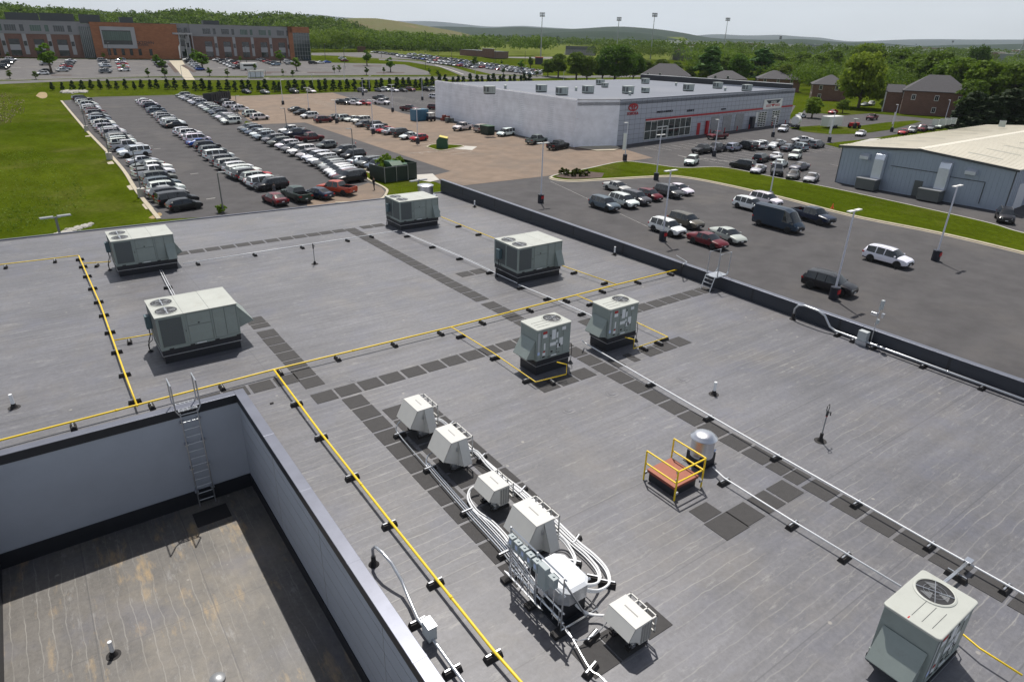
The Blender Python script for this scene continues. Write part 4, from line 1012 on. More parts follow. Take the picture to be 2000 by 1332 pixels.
for (a, c) in ((93, 97), (106, 110), (129, 132), (165, 167)): sheet('drain_apron', [(10.5, a), (11.4, a), (11.4, c), (10.5, c - 1)], 'concrete', .03)
# island of the right-hand lots
isl_near = smooth(gp([(1075, 347), (1085, 351), (1120, 354), (1180, 351), (1290, 345), (1330, 346), (1400, 358), (1520, 385), (1660, 421), (1830, 455), (2000, 495), (2160, 536)]))
isl_far = smooth(gp([(2200, 500), (2000, 457), (1915, 433), (1700, 385), (1600, 364), (1500, 345), (1410, 328), (1330, 329), (1260, 320), (1215, 317), (1150, 330), (1090, 342), (1075, 347)]))
isl = [tuple(p) for p in isl_near] + [tuple(p) for p in isl_far]
sheet('grass_island', isl, 'grass', .12)
kerb('kerb', isl_near, 'concrete', .55); kerb('kerb', isl_far, 'concrete_pale', .25)
gut = [np.array(p) + np.array([-.35, -.35]) for p in isl_near]; kerb('kerb', gut, 'concrete', .55, .02)
sheet('mulch_bed', gp([(1084, 347), (1100, 341), (1150, 337), (1180, 340), (1175, 349), (1120, 352)]), 'mulch', .14)
# small island of the green donation box
ib = smooth(gp([(833, 288), (850, 283), (905, 286), (880, 292), (858, 295), (833, 288)]))
sheet('grass_island', [tuple(p) for p in ib], 'grass', .1); kerb('kerb', ib, 'concrete', .3)
sheet('concrete_pad', gp([(880, 284), (932, 287), (922, 294), (885, 291)]), 'concrete_pale', .035)
sheet('grass_island', gp([(473, 247), (480, 237), (490, 240), (486, 247)]), 'grass', .05)
sheet('pavement', gp([(1124, 289), (1165, 284), (1205, 287), (1212, 291), (1200, 295), (1165, 296)]), 'concrete', .13)
# strip of grass and roads on the right
sheet('grass_strip', gp([(1540, 250), (1600, 246), (1660, 249), (1730, 240), (1786, 236), (1800, 238), (1740, 254), (1680, 262), (1620, 263), (1570, 258)]), 'grass', .06)
sheet('grass_strip', gp([(1610, 282), (1640, 278), (1700, 272), (1745, 264), (1820, 252), (1850, 250), (1860, 262), (1640, 290)]), 'grass', .06)
sheet('grass_verge', gp([(1540, 232), (1560, 196), (1640, 205), (1700, 213), (1790, 226), (1850, 228), (1845, 236), (1780, 229), (1700, 222), (1650, 226), (1600, 222), (1570, 215), (1560, 236)]), 'grass', .05)
sheet('pavement', gp([(1650, 284), (1700, 272), (1722, 271), (1668, 286)]), 'concrete_pale', .08)
sheet('grass_verge', [(420, -60), (420, 112), (300, 101), (262, 111), (225, 180), (230, 250), (2500, 250), (2500, -400), (420, -400)], 'grass', .03)
# road beyond the hedge, school lots
road = gp([(-120, 172), (0, 165), (120, 160), (300, 157), (500, 157), (900, 156), (1050, 154), (1350, 150)]); rd2 = gp([(1350, 147), (1050, 149), (900, 151), (500, 153), (300, 153), (120, 155.5), (0, 159.5), (-120, 163)])
sheet('road', road + rd2, 'asphalt_road', .02)
kerb('kerb', gp([(-120, 162), (0, 158), (120, 154.5), (300, 152.3), (500, 152), (900, 150), (1050, 148)]), 'concrete_pale', .6)
sch = gp([(-140, 157), (60, 156), (90, 155), (300, 150), (500, 149), (740, 147.5), (842, 147), (836, 140), (790, 127), (735, 125), (640, 123), (612, 119), (590, 119), (330, 118.5), (0, 115.5), (-140, 115)])
sheet('school_lot_asphalt', sch, 'asphalt_road', .025)
sch2 = gp([(608, 104), (720, 103), (780, 110), (860, 120), (930, 127), (1060, 141), (1060, 148), (960, 146), (900, 131), (820, 118), (700, 112), (608, 108)])
sheet('school_lot_asphalt', sch2, 'asphalt_road', .025)
sheet('road', gp([(740, 118), (800, 122), (860, 132), (905, 150), (1010, 150), (930, 146), (880, 131), (820, 120), (740, 115)]), 'asphalt_road', .027)
kerb('kerb', gp([(0, 115.3), (330, 118.2), (590, 118.8)]), 'concrete_pale', 1.6, .1); kerb('kerb', gp([(608, 108.5), (700, 113), (760, 116)]), 'concrete', 2.0, .1)
kerb('kerb', gp([(850, 128), (880, 137), (905, 146)]), 'concrete_pale', .8, .1)
sheet('pavement', gp([(330, 119), (356, 119), (381, 157), (362, 157)]), 'concrete', .05)
sheet('mulch_bed', gp([(326, 124), (334, 124), (350, 142), (342, 143)]), 'mulch', .07); sheet('mulch_bed', gp([(352, 128), (360, 127), (384, 141), (377, 142)]), 'mulch', .07)
for (xa, xb, y) in ((480, 530, 143), (520, 560, 141), (600, 650, 141.5), (690, 745, 129), (735, 790, 142), (100, 140, 147)):
    sheet('mulch_bed', gp([(xa, y), (xb, y), (xb, y + 1.6), (xa, y + 1.6)]), 'mulch', .06)
sheet('sports_field', gp([(700, 103), (900, 84), (1100, 88), (1330, 104), (1330, 118), (1060, 118), (1040, 109), (900, 110), (760, 106)]), 'meadow', .05)
sheet('sports_field', gp([(1060, 118), (1330, 118), (1340, 150), (1060, 140)]), 'grass', .05)
sheet('running_track', gp([(985, 112), (1080, 112), (1080, 116), (985, 114)]), 'sand_court', .08)
sheet('bare_soil', smooth(gp([(70, 188), (78, 181), (90, 182), (92, 190), (82, 193), (70, 188)])), 'dry_soil', .03)
sheet('bare_soil', smooth(gp([(300, 420), (312, 416), (316, 421), (300, 428), (290, 426)])), 'dry_soil', .03)
# parking lines
b = MB()
def line(p, q, w=.11):
    p, q = np.array(p[:2]), np.array(q[:2]); d = (q - p) / np.linalg.norm(q - p); n = np.array([-d[1], d[0]]) * w / 2
    z = lambda s: zt(s[1]) + .036
    v = [p - n, q - n, q + n, p + n]; b.add([(s[0], s[1], z(s)) for s in v], [(0, 1, 2, 3)])
for i in range(13):                                  # bays in front of the service doors
    x = 107 + i * 2.75; line((x, 95.5), (x + .4, 101))
for i in range(16): line((106 + i * 2.8, 79), (106 + i * 2.8, 89.5))
for i in range(12): line((125 + i * 2.8, 60), (125 + i * 2.8, 69))
for i in range(22): line((66.2, 112 + i * 2.8), (71.4, 113 + i * 2.8), .1)   # pale lot
for i in range(14): line((78 + (i % 2) * .1, 205 + i * 2.8), (83.5, 206 + i * 2.8), .12)
for i in range(14): line((99, 200 + i * 3.2), (104.5, 201 + i * 3.2), .14)
for i in range(12): line((110, 200 + i * 3.2), (115.5, 201 + i * 3.2), .14)
for i in range(9): line((118, 190 + i * 3.2), (123.5, 191 + i * 3.2), .14)
q = gp([(800, 300), (868, 295), (860, 293), (812, 303)]); line(q[0], q[1]); line(q[0], q[3])
for k in range(5):
    u = k / 4; line(q[0] * (1 - u) + q[1] * u, q[3] * (1 - u) + q[1] * u, .1)
q = gp([(1324, 304), (1336, 307), (1440, 317)]); line(q[0], q[1], .15); line(q[1], q[2], .15)
for k in range(9): u = k / 8; p = q[1] * (1 - u) + q[2] * u; line(p, p + np.array([-.3, -1.4, 0]), .12)
for (x, y) in ((316, 343), (350, 375), (372, 341), (403, 390), (285, 287), (300, 292)):
    p = G(x, y); line(p, p + np.array([1.2, .25, 0]), .22)
for xx in (0, 100, 210, 320, 420, 520): 
    for yy in (133, 121.5): p = G(xx + 6, yy); line(p, p + np.array([6, 1.0, 0]), .5)
q = gp([(1075, 355), (1290, 455)]); line(q[0], q[1], .06)
tag(b.build('parking_lines', 'road_marking'), kind='structure')
# rocks and tufts
def rock(p, s, b):
    n = 7; v = []
    for z, r in ((0, 1), (.45, .9), (.8, .5)):
        for i in range(n):
            a = i * 2 * math.pi / n; rr = s * r * rnd.uniform(.75, 1.2); v.append((p[0] + rr * math.cos(a), p[1] + rr * math.sin(a), p[2] + z * s * .8))
    b.add(v, [(j * n + i, j * n + (i + 1) % n, (j + 1) * n + (i + 1) % n, (j + 1) * n + i) for j in range(2) for i in range(n)] + [tuple(range(2 * n, 3 * n))])
mat('pale_rock', (.40, .38, .34), .9, var=.2, vscale=3)
b = MB()
for k in range(150):
    u = rnd.random(); x = 106 + u * 74; y = 462 - u * 24 + rnd.gauss(0, 1.2 + 2.5 * u * (1 - u)); rock(G(x, y), rnd.uniform(.10, .34), b)
tag(b.build('riprap', 'pale_rock'), 'pale riprap stones lying in the grass gully behind the roof edge', 'stones', kind='stuff')
b = MB()
for k in range(150):
    u = rnd.random(); x = 122 + u * 46; y = 181.5 - u * 1 + rnd.gauss(0, .9); rock(G(x, y), rnd.uniform(.3, .9), b)
tag(b.build('rubble', 'pale_rock'), 'pale rubble strip below the first hedge bushes', 'stones', kind='stuff')
# ================================================================ vehicles
mat('car_paint', (.5, .5, .5), .35, metal=.0, spec=.25, objcol=True, coat=.45)
mat('car_glass', (.018, .022, .026), .08, spec=.8)
mat('car_trim', (.02, .02, .022), .55)
mat('tyre', (.018, .018, .018), .85)
mat('rim', (.42, .43, .45), .3, metal=.8)
mat('rim_dark', (.04, .04, .045), .35, metal=.5)
mat('headlight', (.75, .78, .80), .12, spec=.8, metal=.3)
mat('taillight', (.35, .01, .012), .2)
mat('number_plate', (.62, .64, .66), .5)
mat('bed_liner', (.035, .035, .038), .8)
# station: x, zbottom, zshoulder, ztopedge, ztopcentre, w_shoulder, w_top, side glass to next, top glass to next
ST = {
 'sedan': dict(H=1.45, r=.335, wb=(-1.36, 1.42), W=.92, st=[(-2.42, .42, .66, .74, .76, .76, .62, 0, 0), (-2.34, .27, .86, .97, .99, .86, .70, 0, 0), (-1.72, .22, .90, 1.02, 1.05, .91, .70, 0, 1), (-1.0, .22, .91, 1.34, 1.38, .92, .58, 1, 0), (-.35, .22, .91, 1.40, 1.445, .92, .60, 0, 0), (-.25, .22, .91, 1.40, 1.45, .92, .60, 1, 0), (.42, .22, .90, 1.37, 1.42, .92, .59, 1, 1), (1.22, .22, .88, .95, 1.0, .91, .72, 0, 0), (2.0, .22, .78, .84, .87, .88, .66, 0, 0), (2.32, .25, .64, .70, .72, .80, .6, 0, 0), (2.42, .32, .5, .55, .56, .66, .52, 0, 0)]),
 'hatchback': dict(H=1.5, r=.33, wb=(-1.25, 1.28), W=.89, st=[(-2.05, .42, .78, .9, .92, .78, .66, 0, 0), (-1.98, .27, .92, 1.0, 1.03, .85, .68, 0, 1), (-1.55, .22, .94, 1.36, 1.40, .88, .60, 1, 0), (-.5, .22, .92, 1.46, 1.50, .89, .60, 0, 0), (-.4, .22, .92, 1.46, 1.50, .89, .60, 1, 0), (.35, .22, .90, 1.42, 1.47, .89, .60, 1, 1), (1.12, .22, .88, .98, 1.02, .88, .68, 0, 0), (1.75, .22, .78, .84, .88, .84, .62, 0, 0), (2.0, .28, .6, .66, .68, .72, .55, 0, 0), (2.06, .34, .48, .52, .53, .6, .5, 0, 0)]),
 'suv': dict(H=1.7, r=.365, wb=(-1.36, 1.42), W=.95, st=[(-2.36, .45, .8, .95, .97, .82, .72, 0, 0), (-2.30, .30, .98, 1.06, 1.08, .88, .74, 0, 1), (-1.98, .25, 1.02, 1.58, 1.62, .92, .64, 1, 0), (-1.05, .25, 1.0, 1.65, 1.70, .94, .66, 0, 0), (-.95, .25, 1.0, 1.65, 1.70, .94, .66, 1, 0), (-.15, .25, 1.0, 1.64, 1.70, .95, .66, 0, 0), (-.06, .25, 1.0, 1.64, 1.70, .95, .66, 1, 0), (.62, .25, .99, 1.58, 1.64, .95, .65, 1, 1), (1.30, .25, .98, 1.08, 1.12, .94, .76, 0, 0), (2.0, .25, .92, .98, 1.02, .91, .72, 0, 0), (2.28, .30, .78, .84, .86, .84, .68, 0, 0), (2.38, .36, .56, .6, .62, .72, .6, 0, 0)]),
 'large suv': dict(H=1.85, r=.40, wb=(-1.50, 1.52), W=1.0, st=[(-2.62, .48, .9, 1.05, 1.06, .88, .80, 0, 0), (-2.58, .34, 1.08, 1.14, 1.16, .94, .82, 0, 1), (-2.42, .3, 1.12, 1.72, 1.76, .97, .74, 1, 0), (-1.45, .3, 1.10, 1.80, 1.85, .99, .74, 0, 0), (-1.33, .3, 1.10, 1.80, 1.85, .99, .74, 1, 0), (-.4, .3, 1.10, 1.80, 1.85, 1.0, .74, 0, 0), (-.3, .3, 1.10, 1.80, 1.85, 1.0, .74, 1, 0), (.55, .3, 1.08, 1.74, 1.80, 1.0, .73, 1, 1), (1.2, .3, 1.06, 1.18, 1.22, .98, .84, 0, 0), (2.2, .3, 1.02, 1.08, 1.12, .96, .82, 0, 0), (2.5, .36, .9, .96, .98, .9, .78, 0, 0), (2.58, .42, .6, .64, .66, .82, .7, 0, 0)]),
 'minivan': dict(H=1.75, r=.345, wb=(-1.5, 1.5), W=.99, st=[(-2.55, .42, .8, .95, .97, .88, .80, 0, 0), (-2.50, .28, .98, 1.05, 1.07, .93, .80, 0, 1), (-2.3, .24, 1.0, 1.64, 1.68, .96, .70, 1, 0), (-1.35, .24, .99, 1.71, 1.76, .98, .72, 0, 0), (-1.25, .24, .99, 1.71, 1.76, .98, .72, 1, 0), (-.2, .24, .98, 1.70, 1.75, .99, .72, 0, 0), (-.1, .24, .98, 1.70, 1.75, .99, .72, 1, 0), (.75, .24, .97, 1.60, 1.66, .98, .70, 1, 1), (1.62, .24, .92, 1.0, 1.05, .95, .76, 0, 0), (2.25, .24, .8, .86, .9, .90, .70, 0, 0), (2.5, .30, .64, .7, .72, .80, .62, 0, 0), (2.56, .36, .5, .54, .55, .68, .55, 0, 0)]),
 'pickup': dict(H=1.9, r=.41, wb=(-1.78, 1.85), W=1.0, st=[(-2.9, .5, 1.05, 1.22, 1.22, .96, .96, 0, 0), (-2.84, .42, 1.08, 1.24, 1.24, .98, .90, 0, 2), (-1.10, .38, 1.08, 1.24, 1.24, 1.0, .90, 0, 2), (-1.04, .38, 1.10, 1.26, 1.27, 1.0, .86, 0, 1), (-.86, .38, 1.10, 1.78, 1.84, .99, .72, 1, 0), (-.05, .38, 1.10, 1.84, 1.90, 1.0, .73, 0, 0), (.04, .38, 1.10, 1.84, 1.90, 1.0, .73, 1, 0), (.75, .38, 1.08, 1.78, 1.85, 1.0, .72, 1, 1), (1.42, .38, 1.08, 1.2, 1.25, .99, .84, 0, 0), (2.45, .38, 1.02, 1.1, 1.14, .97, .84, 0, 0), (2.78, .44, .94, 1.0, 1.02, .92, .8, 0, 0), (2.86, .5, .66, .7, .72, .84, .74, 0, 0)]),
 'van': dict(H=2.7, r=.38, wb=(-2.05, 2.0), W=1.03, st=[(-3.18, .4, 1.2, 2.5, 2.62, .98, .84, 0, 0), (-3.12, .3, 1.2, 2.56, 2.7, 1.02, .86, 0, 0), (-.2, .28, 1.2, 2.58, 2.72, 1.03, .86, 0, 0), (1.0, .28, 1.2, 2.56, 2.70, 1.03, .85, 0, 0), (1.08, .28, 1.2, 2.55, 2.68, 1.03, .84, 1, 0), (1.75, .28, 1.2, 2.30, 2.46, 1.01, .80, 1, 1), (2.62, .28, 1.12, 1.26, 1.34, .97, .82, 0, 0), (3.0, .3, .92, 1.0, 1.05, .92, .74, 0, 0), (3.15, .36, .66, .7, .72, .84, .7, 0, 0)]),
}
def car_meshes(kind):
    D = ST[kind]; st = D['st']; body = MB(); glass = MB()
    rings = []
    for (x, zb, zs, zt_, zc, ws, wt, sg, tg) in st:
        W_ = ws
        half = [(W_ * .86, zb), (W_ * .985, zb + .14), (W_ * 1.0, zb + (zs - zb) * .62), (W_ * .965, zs), (wt, zt_), (wt * .6, zt_ + (zc - zt_) * .75), (0, zc)]
        if kind == 'pickup' and x < -1.05:
            half = half[:4] + [(W_ * .93, zt_), (W_ * .86, zt_), (0, zt_)] if x < -2.86 else half[:3] + [(W_ * .99, zt_ - .05), (W_ * .95, zt_), (W_ * .86, zt_), (0, zt_)]
        r = [(x, y, z) for y, z in half] + [(x, -y, z) for y, z in half[:-1]][::-1]
        rings.append(r)
    n = 13
    for r in rings: body.v += r
    for i in range(len(st) - 1):
        sg, tg = st[i][7], st[i][8]
        for k in range(12):
            a, b_, c, d = i * n + k, (i + 1) * n + k, (i + 1) * n + k + 1, i * n + k + 1
            seg = k if k < 6 else 11 - k
            isg = (seg == 3 and sg) or (seg in (4, 5) and tg == 1)
            if tg == 2 and seg == 5: continue
            if isg: 
                glass.add([rings[i][k], rings[i + 1][k], rings[i + 1][k + 1], rings[i][k + 1]], [(0, 1, 2, 3)])
            else:
                body.f.append([a, b_, c, d]); body.mi.append(1 if seg == 0 else 0)
        a, d = i * n, i * n + 12; body.f.append([a, d, d + n, a + n]); body.mi.append(1)
    body.f.append(list(range(n))[::-1]); body.mi.append(0)
    m0 = (len(st) - 1) * n; body.f.append(list(range(m0, m0 + n))); body.mi.append(1)
    out = {}
    bedm = None
    if kind == 'pickup':                 # open bed: inner walls and floor
        bedm = MB(); xa, xb, w, zf, zt2 = -2.80, -1.10, .84, .82, 1.238
        bedm.face((xa, -w, zf), (xb, -w, zf), (xb, w, zf), (xa, w, zf))
        bedm.face((xa, -w, zf), (xa, -w, zt2), (xb, -w, zt2), (xb, -w, zf)); bedm.face((xa, w, zf), (xb, w, zf), (xb, w, zt2), (xa, w, zt2))
        bedm.face((xb, -w, zf), (xb, -w, zt2), (xb, w, zt2), (xb, w, zf)); bedm.face((xa, -w, zf), (xa, w, zf), (xa, w, zt2), (xa, -w, zt2))
    L0, L1 = st[0][0], st[-1][0]
    # trim: grille, bumpers, dark discs painted as shaded wheel openings, mirrors
    tr = MB(); zs_ = st[-2][2]
    tr.box(L1 - .14, -.42, zs_ - .3, L1 - .0 + .012, .42, zs_ - .06)
    tr.box(L0 - .012, -st[1][5] * .8, .38, L0 + .1, st[1][5] * .8, .56)
    for x in D['wb']:
        for s in (-1, 1):
            rr = D['r'] + .065; pts = []
            y = s * (D['W'] + .003); m_ = 14
            v = [(x, y, D['r'])] + [(x + rr * math.cos(a), y, D['r'] + rr * math.sin(a)) for a in np.linspace(-.35, math.pi + .35, m_)]
            f = [(0, i, i + 1) if s < 0 else (0, i + 1, i) for i in range(1, m_)]; tr.add(v, f)
            v2 = [(p[0], p[1] - s * .16, p[2]) for p in v[1:]]; k = len(v) - 1
            tr.add([(p[0], p[1], p[2]) for p in v[1:]] + v2, [(i, i + 1, k + i + 1, k + i) for i in range(k - 1)])
    out['trim'] = (tr, 'car_trim')
    mr = {}
    xm = [s for s in st if s[8] == 1 and s[0] > -.1]
    xm = (xm[0][0] + .45) if xm else .8
    zm = st[5][2] + .06
    return D, body, glass, bedm, out, xm, zm
def wheel_mb(r):
    t = MB(); w = .22
    t.lathe((0, 0, 0), [(r * .62, -w / 2), (r * .93, -w / 2), (r, -w / 2 + .03), (r, w / 2 - .03), (r * .93, w / 2), (r * .62, w / 2)], 20)
    t.v = [(x, z, y) for x, y, z in t.v]
    q = MB(); q.lathe((0, 0, 0), [(r * .64, -w / 2 + .01), (r * .64, w / 2 - .015), (r * .56, w / 2 - .03), (r * .16, w / 2 - .01), (.01, w / 2 - .01)], 20)
    q.v = [(x, z, y) for x, y, z in q.v]
    for k in range(5):
        a = k * 2 * math.pi / 5
        q.add([(r * .12 * math.cos(a - 1), w / 2 - .004, r * .12 * math.sin(a - 1)), (r * .6 * math.cos(a - .16), w / 2 - .012, r * .6 * math.sin(a - .16)), (r * .6 * math.cos(a + .16), w / 2 - .012, r * .6 * math.sin(a + .16)), (r * .12 * math.cos(a + 1), w / 2 - .004, r * .12 * math.sin(a + 1))], [(0, 1, 2, 3)])
    return t, q
CARP = {}
NAMEK = {'sedan': 'sedan', 'hatchback': 'hatchback', 'suv': 'suv', 'large suv': 'suv', 'minivan': 'minivan', 'pickup': 'pickup_truck', 'van': 'van'}
CATK = {'sedan': 'car', 'hatchback': 'car', 'suv': 'car', 'large suv': 'car', 'minivan': 'van', 'pickup': 'pickup truck', 'van': 'van'}
STASH = []
def proto(kind):
    if kind in CARP: return CARP[kind]
    D, body, glass, bedm, out, xm, zm = car_meshes(kind); st = D['st']
    t = thing(NAMEK[kind], 'x', CATK[kind], (0, 0, -500))
    bo = body.build('body', ['car_paint', 'car_trim'], t, smooth=True)
    glass.build('windows', 'car_glass', t)
    if bedm: bedm.build('cargo_bed', 'bed_liner', t)
    tr, m = out['trim']; tr.build('trim', m, t)
    tw_, q = wheel_mb(D['r']); tm = tw_.mesh('wheel', 'tyre', True); qm = q.mesh('rim', 'rim', False)
    for x in D['wb']:
        for s in (-1, 1):
            w = bpy.data.objects.new('wheel', tm); COL.objects.link(w); w.parent = t; w.location = (x, s * (D['W'] - .09), D['r'])
            if s < 0: w.rotation_euler = (0, 0, math.pi)
            rr = bpy.data.objects.new('rim', qm); COL.objects.link(rr); rr.parent = w
    L0, L1 = st[0][0], st[-1][0]; f2 = st[-2]; r2 = st[1]
    for s in (-1, 1):
        b = MB(); zc = f2[2] - .02; y0 = f2[5] * .93
        b.extr([(L1 - .02, s * y0 * .62, zc - .10), (L1 - .02, s * y0 * .62, zc + .03), (L1 - .30, s * (y0 + .055), zc + .10), (L1 - .30, s * (y0 + .055), zc - .06)], (.0, s * .012, .012)); b.build('headlight', 'headlight', t)
        b = MB(); zc = r2[2] - .08; y0 = r2[5]
        b.box(L0 - .014, min(s * y0 * .66, s * y0 * .97), zc - .1, L0 + .12, max(s * y0 * .66, s * y0 * .97) + 0, zc + .08); b.box(L0 + .02, min(s * y0 * .9, s * (y0 + .025)), zc - .08, L0 + .22, max(s * y0 * .9, s * (y0 + .025)), zc + .06); b.build('taillight', 'taillight', t)
        b = MB(); yy = D['W'] * .95; b.box(xm - .06, min(s * yy, s * (yy + .2)), zm, xm + .06, max(s * yy, s * (yy + .2)), zm + .13); b.build('mirror', 'car_paint', t, bevel=0)
    b = MB(); b.box(L1 + .006, -.16, .42, L1 + .02, .16, .53); b.box(L0 - .02, -.16, .6, L0 - .008, .16, .72); b.build('number_plate', 'number_plate', t)
    if kind in ('suv', 'large suv'):
        b = MB(); 
        for s in (-1, 1): b.tube([(-1.75, s * .58, D['H'] - .05), (-1.6, s * .58, D['H'] + .03), (.3, s * .58, D['H'] + .02), (.45, s * .57, D['H'] - .04)], .02, 5)
        b.build('roof_rail', 'steel_grey', t)
    CARP[kind] = t; STASH.append(t); return t
COLR = {'white': (.78, .79, .80), 'cream white': (.74, .73, .68), 'silver': (.46, .47, .48), 'silver-blue': (.33, .38, .44), 'grey': (.19, .20, .21), 'dark grey': (.075, .08, .085), 'black': (.012, .013, .016), 'blue': (.02, .09, .38), 'navy': (.012, .022, .05), 'blue-grey': (.10, .13, .17), 'red': (.42, .012, .02), 'dark red': (.13, .008, .015), 'maroon': (.10, .012, .022), 'olive grey': (.13, .14, .12), 'dark green': (.02, .045, .035), 'grey-green': (.16, .19, .18), 'orange-red': (.42, .06, .03), 'tan': (.42, .39, .34), 'brown': (.12, .105, .085), 'light blue': (.25, .33, .42), 'teal': (.02, .035, .06)}
NCAR = [0]
def car(kind, color, P, heading, label, group=None, s=1.0):
    t = proto(kind); NCAR[0] += 1
    z = zt(P[1]) + .035
    o = dup(t, (P[0], P[1], z), rad(heading), label=label, group=group, scale=s, color=tuple(min(1, max(0, c * rnd.uniform(.93, 1.06))) for c in COLR[color]))
    return o
def row(px, specs, heading, where, group, jitter=1.5, hd=None):
    """px: list of pixel points along the row (near to far); specs: list of 'colour kind'"""
    W_ = [G(x, y) for x, y in px]; n = len(specs)
    cum = [0]
    for a, c in zip(px[:-1], px[1:]): cum.append(cum[-1] + math.hypot(c[0] - a[0], c[1] - a[1]))
    for i, sp in enumerate(specs):
        if sp is None: continue
        u = i / (n - 1) * (len(px) - 1); k = min(int(u), len(px) - 2); f = u - k
        p = G(px[k][0] * (1 - f) + px[k + 1][0] * f, px[k][1] * (1 - f) + px[k + 1][1] * f)
        kk = sp.split('|'); c, kd = kk[0], kk[1]; hh = heading + (180 if len(kk) > 2 else 0)
        p = p + np.array([rnd.uniform(-.25, .25), rnd.uniform(-.12, .12), 0])
        car(kd, c, p, hh + rnd.uniform(-jitter, jitter), '%s %s, %s %s' % (c, kd, ORD[i], where), group)
S, L, K, Mv, H_, T = 'suv', 'large suv', 'sedan', 'minivan', 'hatchback', 'pickup'
row([(363, 410), (350, 399), (337, 390), (329, 383), (327, 377), (320, 368), (315, 356), (303, 347), (300, 338), (288, 330), (282, 322)],
    ['black|' + H_, 'black|' + Mv, 'black|' + S, 'silver|' + K, 'white|' + S, 'blue-grey|' + S, 'olive grey|' + S, 'white|' + T, 'white|' + T, 'grey|' + K + '|r', 'silver|' + K], 9,
    'from the near end of the row beside the grass slope', 'cars parked along the grass slope')
row([(266, 306), (257, 300), (249, 294), (243, 287), (240, 283)], ['white|large suv|r', 'light blue|sedan|r', 'silver|pickup', 'white|' + S, 'white|' + S], 10, 'beyond the gap in the row beside the grass slope', 'cars parked along the grass slope')
row([(236, 278), (222, 266), (206, 250), (190, 231), (178, 215), (162, 199)], [c + '|' + k for c, k in (('silver', S), ('grey', S), ('grey', K), ('black', K), ('silver', S), ('white', S), ('silver', K), ('silver', S), ('silver-blue', K), ('white', S), ('white', K), ('silver-blue', S), ('grey', S), ('silver', K), ('grey', S), ('dark red', S), ('silver', S), ('white', S), ('white', K), ('white', S), ('white', S), ('navy', S), ('black', L))], 10,
    'from the middle in the far half of the grass-slope row', 'cars parked along the grass slope')
row([(345, 250), (338, 246), (330, 241), (312, 227), (296, 212), (282, 202)], [c + '|' + k for c, k in (('black', K), ('silver', S), ('white', L), ('white', S), ('white', S), ('silver', K), ('grey', S), ('silver', S), ('grey', K), ('blue-grey', S), ('blue-grey', K), ('navy', S), ('white', S), ('white', S), ('white', K))], 10,
    'from the near end of the far middle row', 'cars parked in the far middle row')
row([(528, 371), (510, 360), (495, 352), (482, 347), (470, 340), (446, 326), (420, 305), (395, 287), (376, 272), (364, 264)], [c + '|' + k for c, k in (('black', S + '|r'), ('white', Mv), ('white', K), ('silver', S), ('red', K + '|r'), ('dark grey', S), ('white', S), ('white', L), ('grey-green', S), ('white', S), ('silver', S), ('grey', S), ('white', Mv), ('grey-green', S), ('black', S), ('blue', K), ('white', Mv), ('silver', K), ('white', S), ('white', S))], 10,
    'from the near end of the long middle row', 'cars parked in the long middle row')
row([(454, 243), (440, 234), (420, 222), (400, 211), (378, 200), (358, 191)], [c + '|' + k for c, k in (('white', S), ('white', S), ('grey', S), ('white', S), ('grey', K), ('navy', S), ('blue-grey', S), ('silver', S), ('silver', S), ('white', S), ('dark grey', K), ('silver-blue', S), ('white', S), ('grey', S), ('silver', S), ('silver', K), ('grey-green', S))], 192,
    'from the near end of the row ending at the dark container', 'cars parked beside the dark container')
row([(683, 357), (674, 350), (664, 341), (648, 332), (630, 322), (604, 310), (575, 297), (548, 285), (520, 273), (500, 264), (484, 257)], [c + '|' + k for c, k in (('black', L), ('dark red', S), ('white', S), ('white', S), ('white', S), ('grey', S), ('silver', S), ('dark grey', S), ('white', L), ('white', L), ('silver', S), ('white', L), ('grey', S), ('white', S), ('olive grey', S), ('grey', S), ('silver-blue', S), ('white', S), ('blue-grey', K), ('blue-grey', S), ('grey', S))], 192,
    'from the near end of the row next to the parked pickups', 'cars parked in the row next to the pickups')
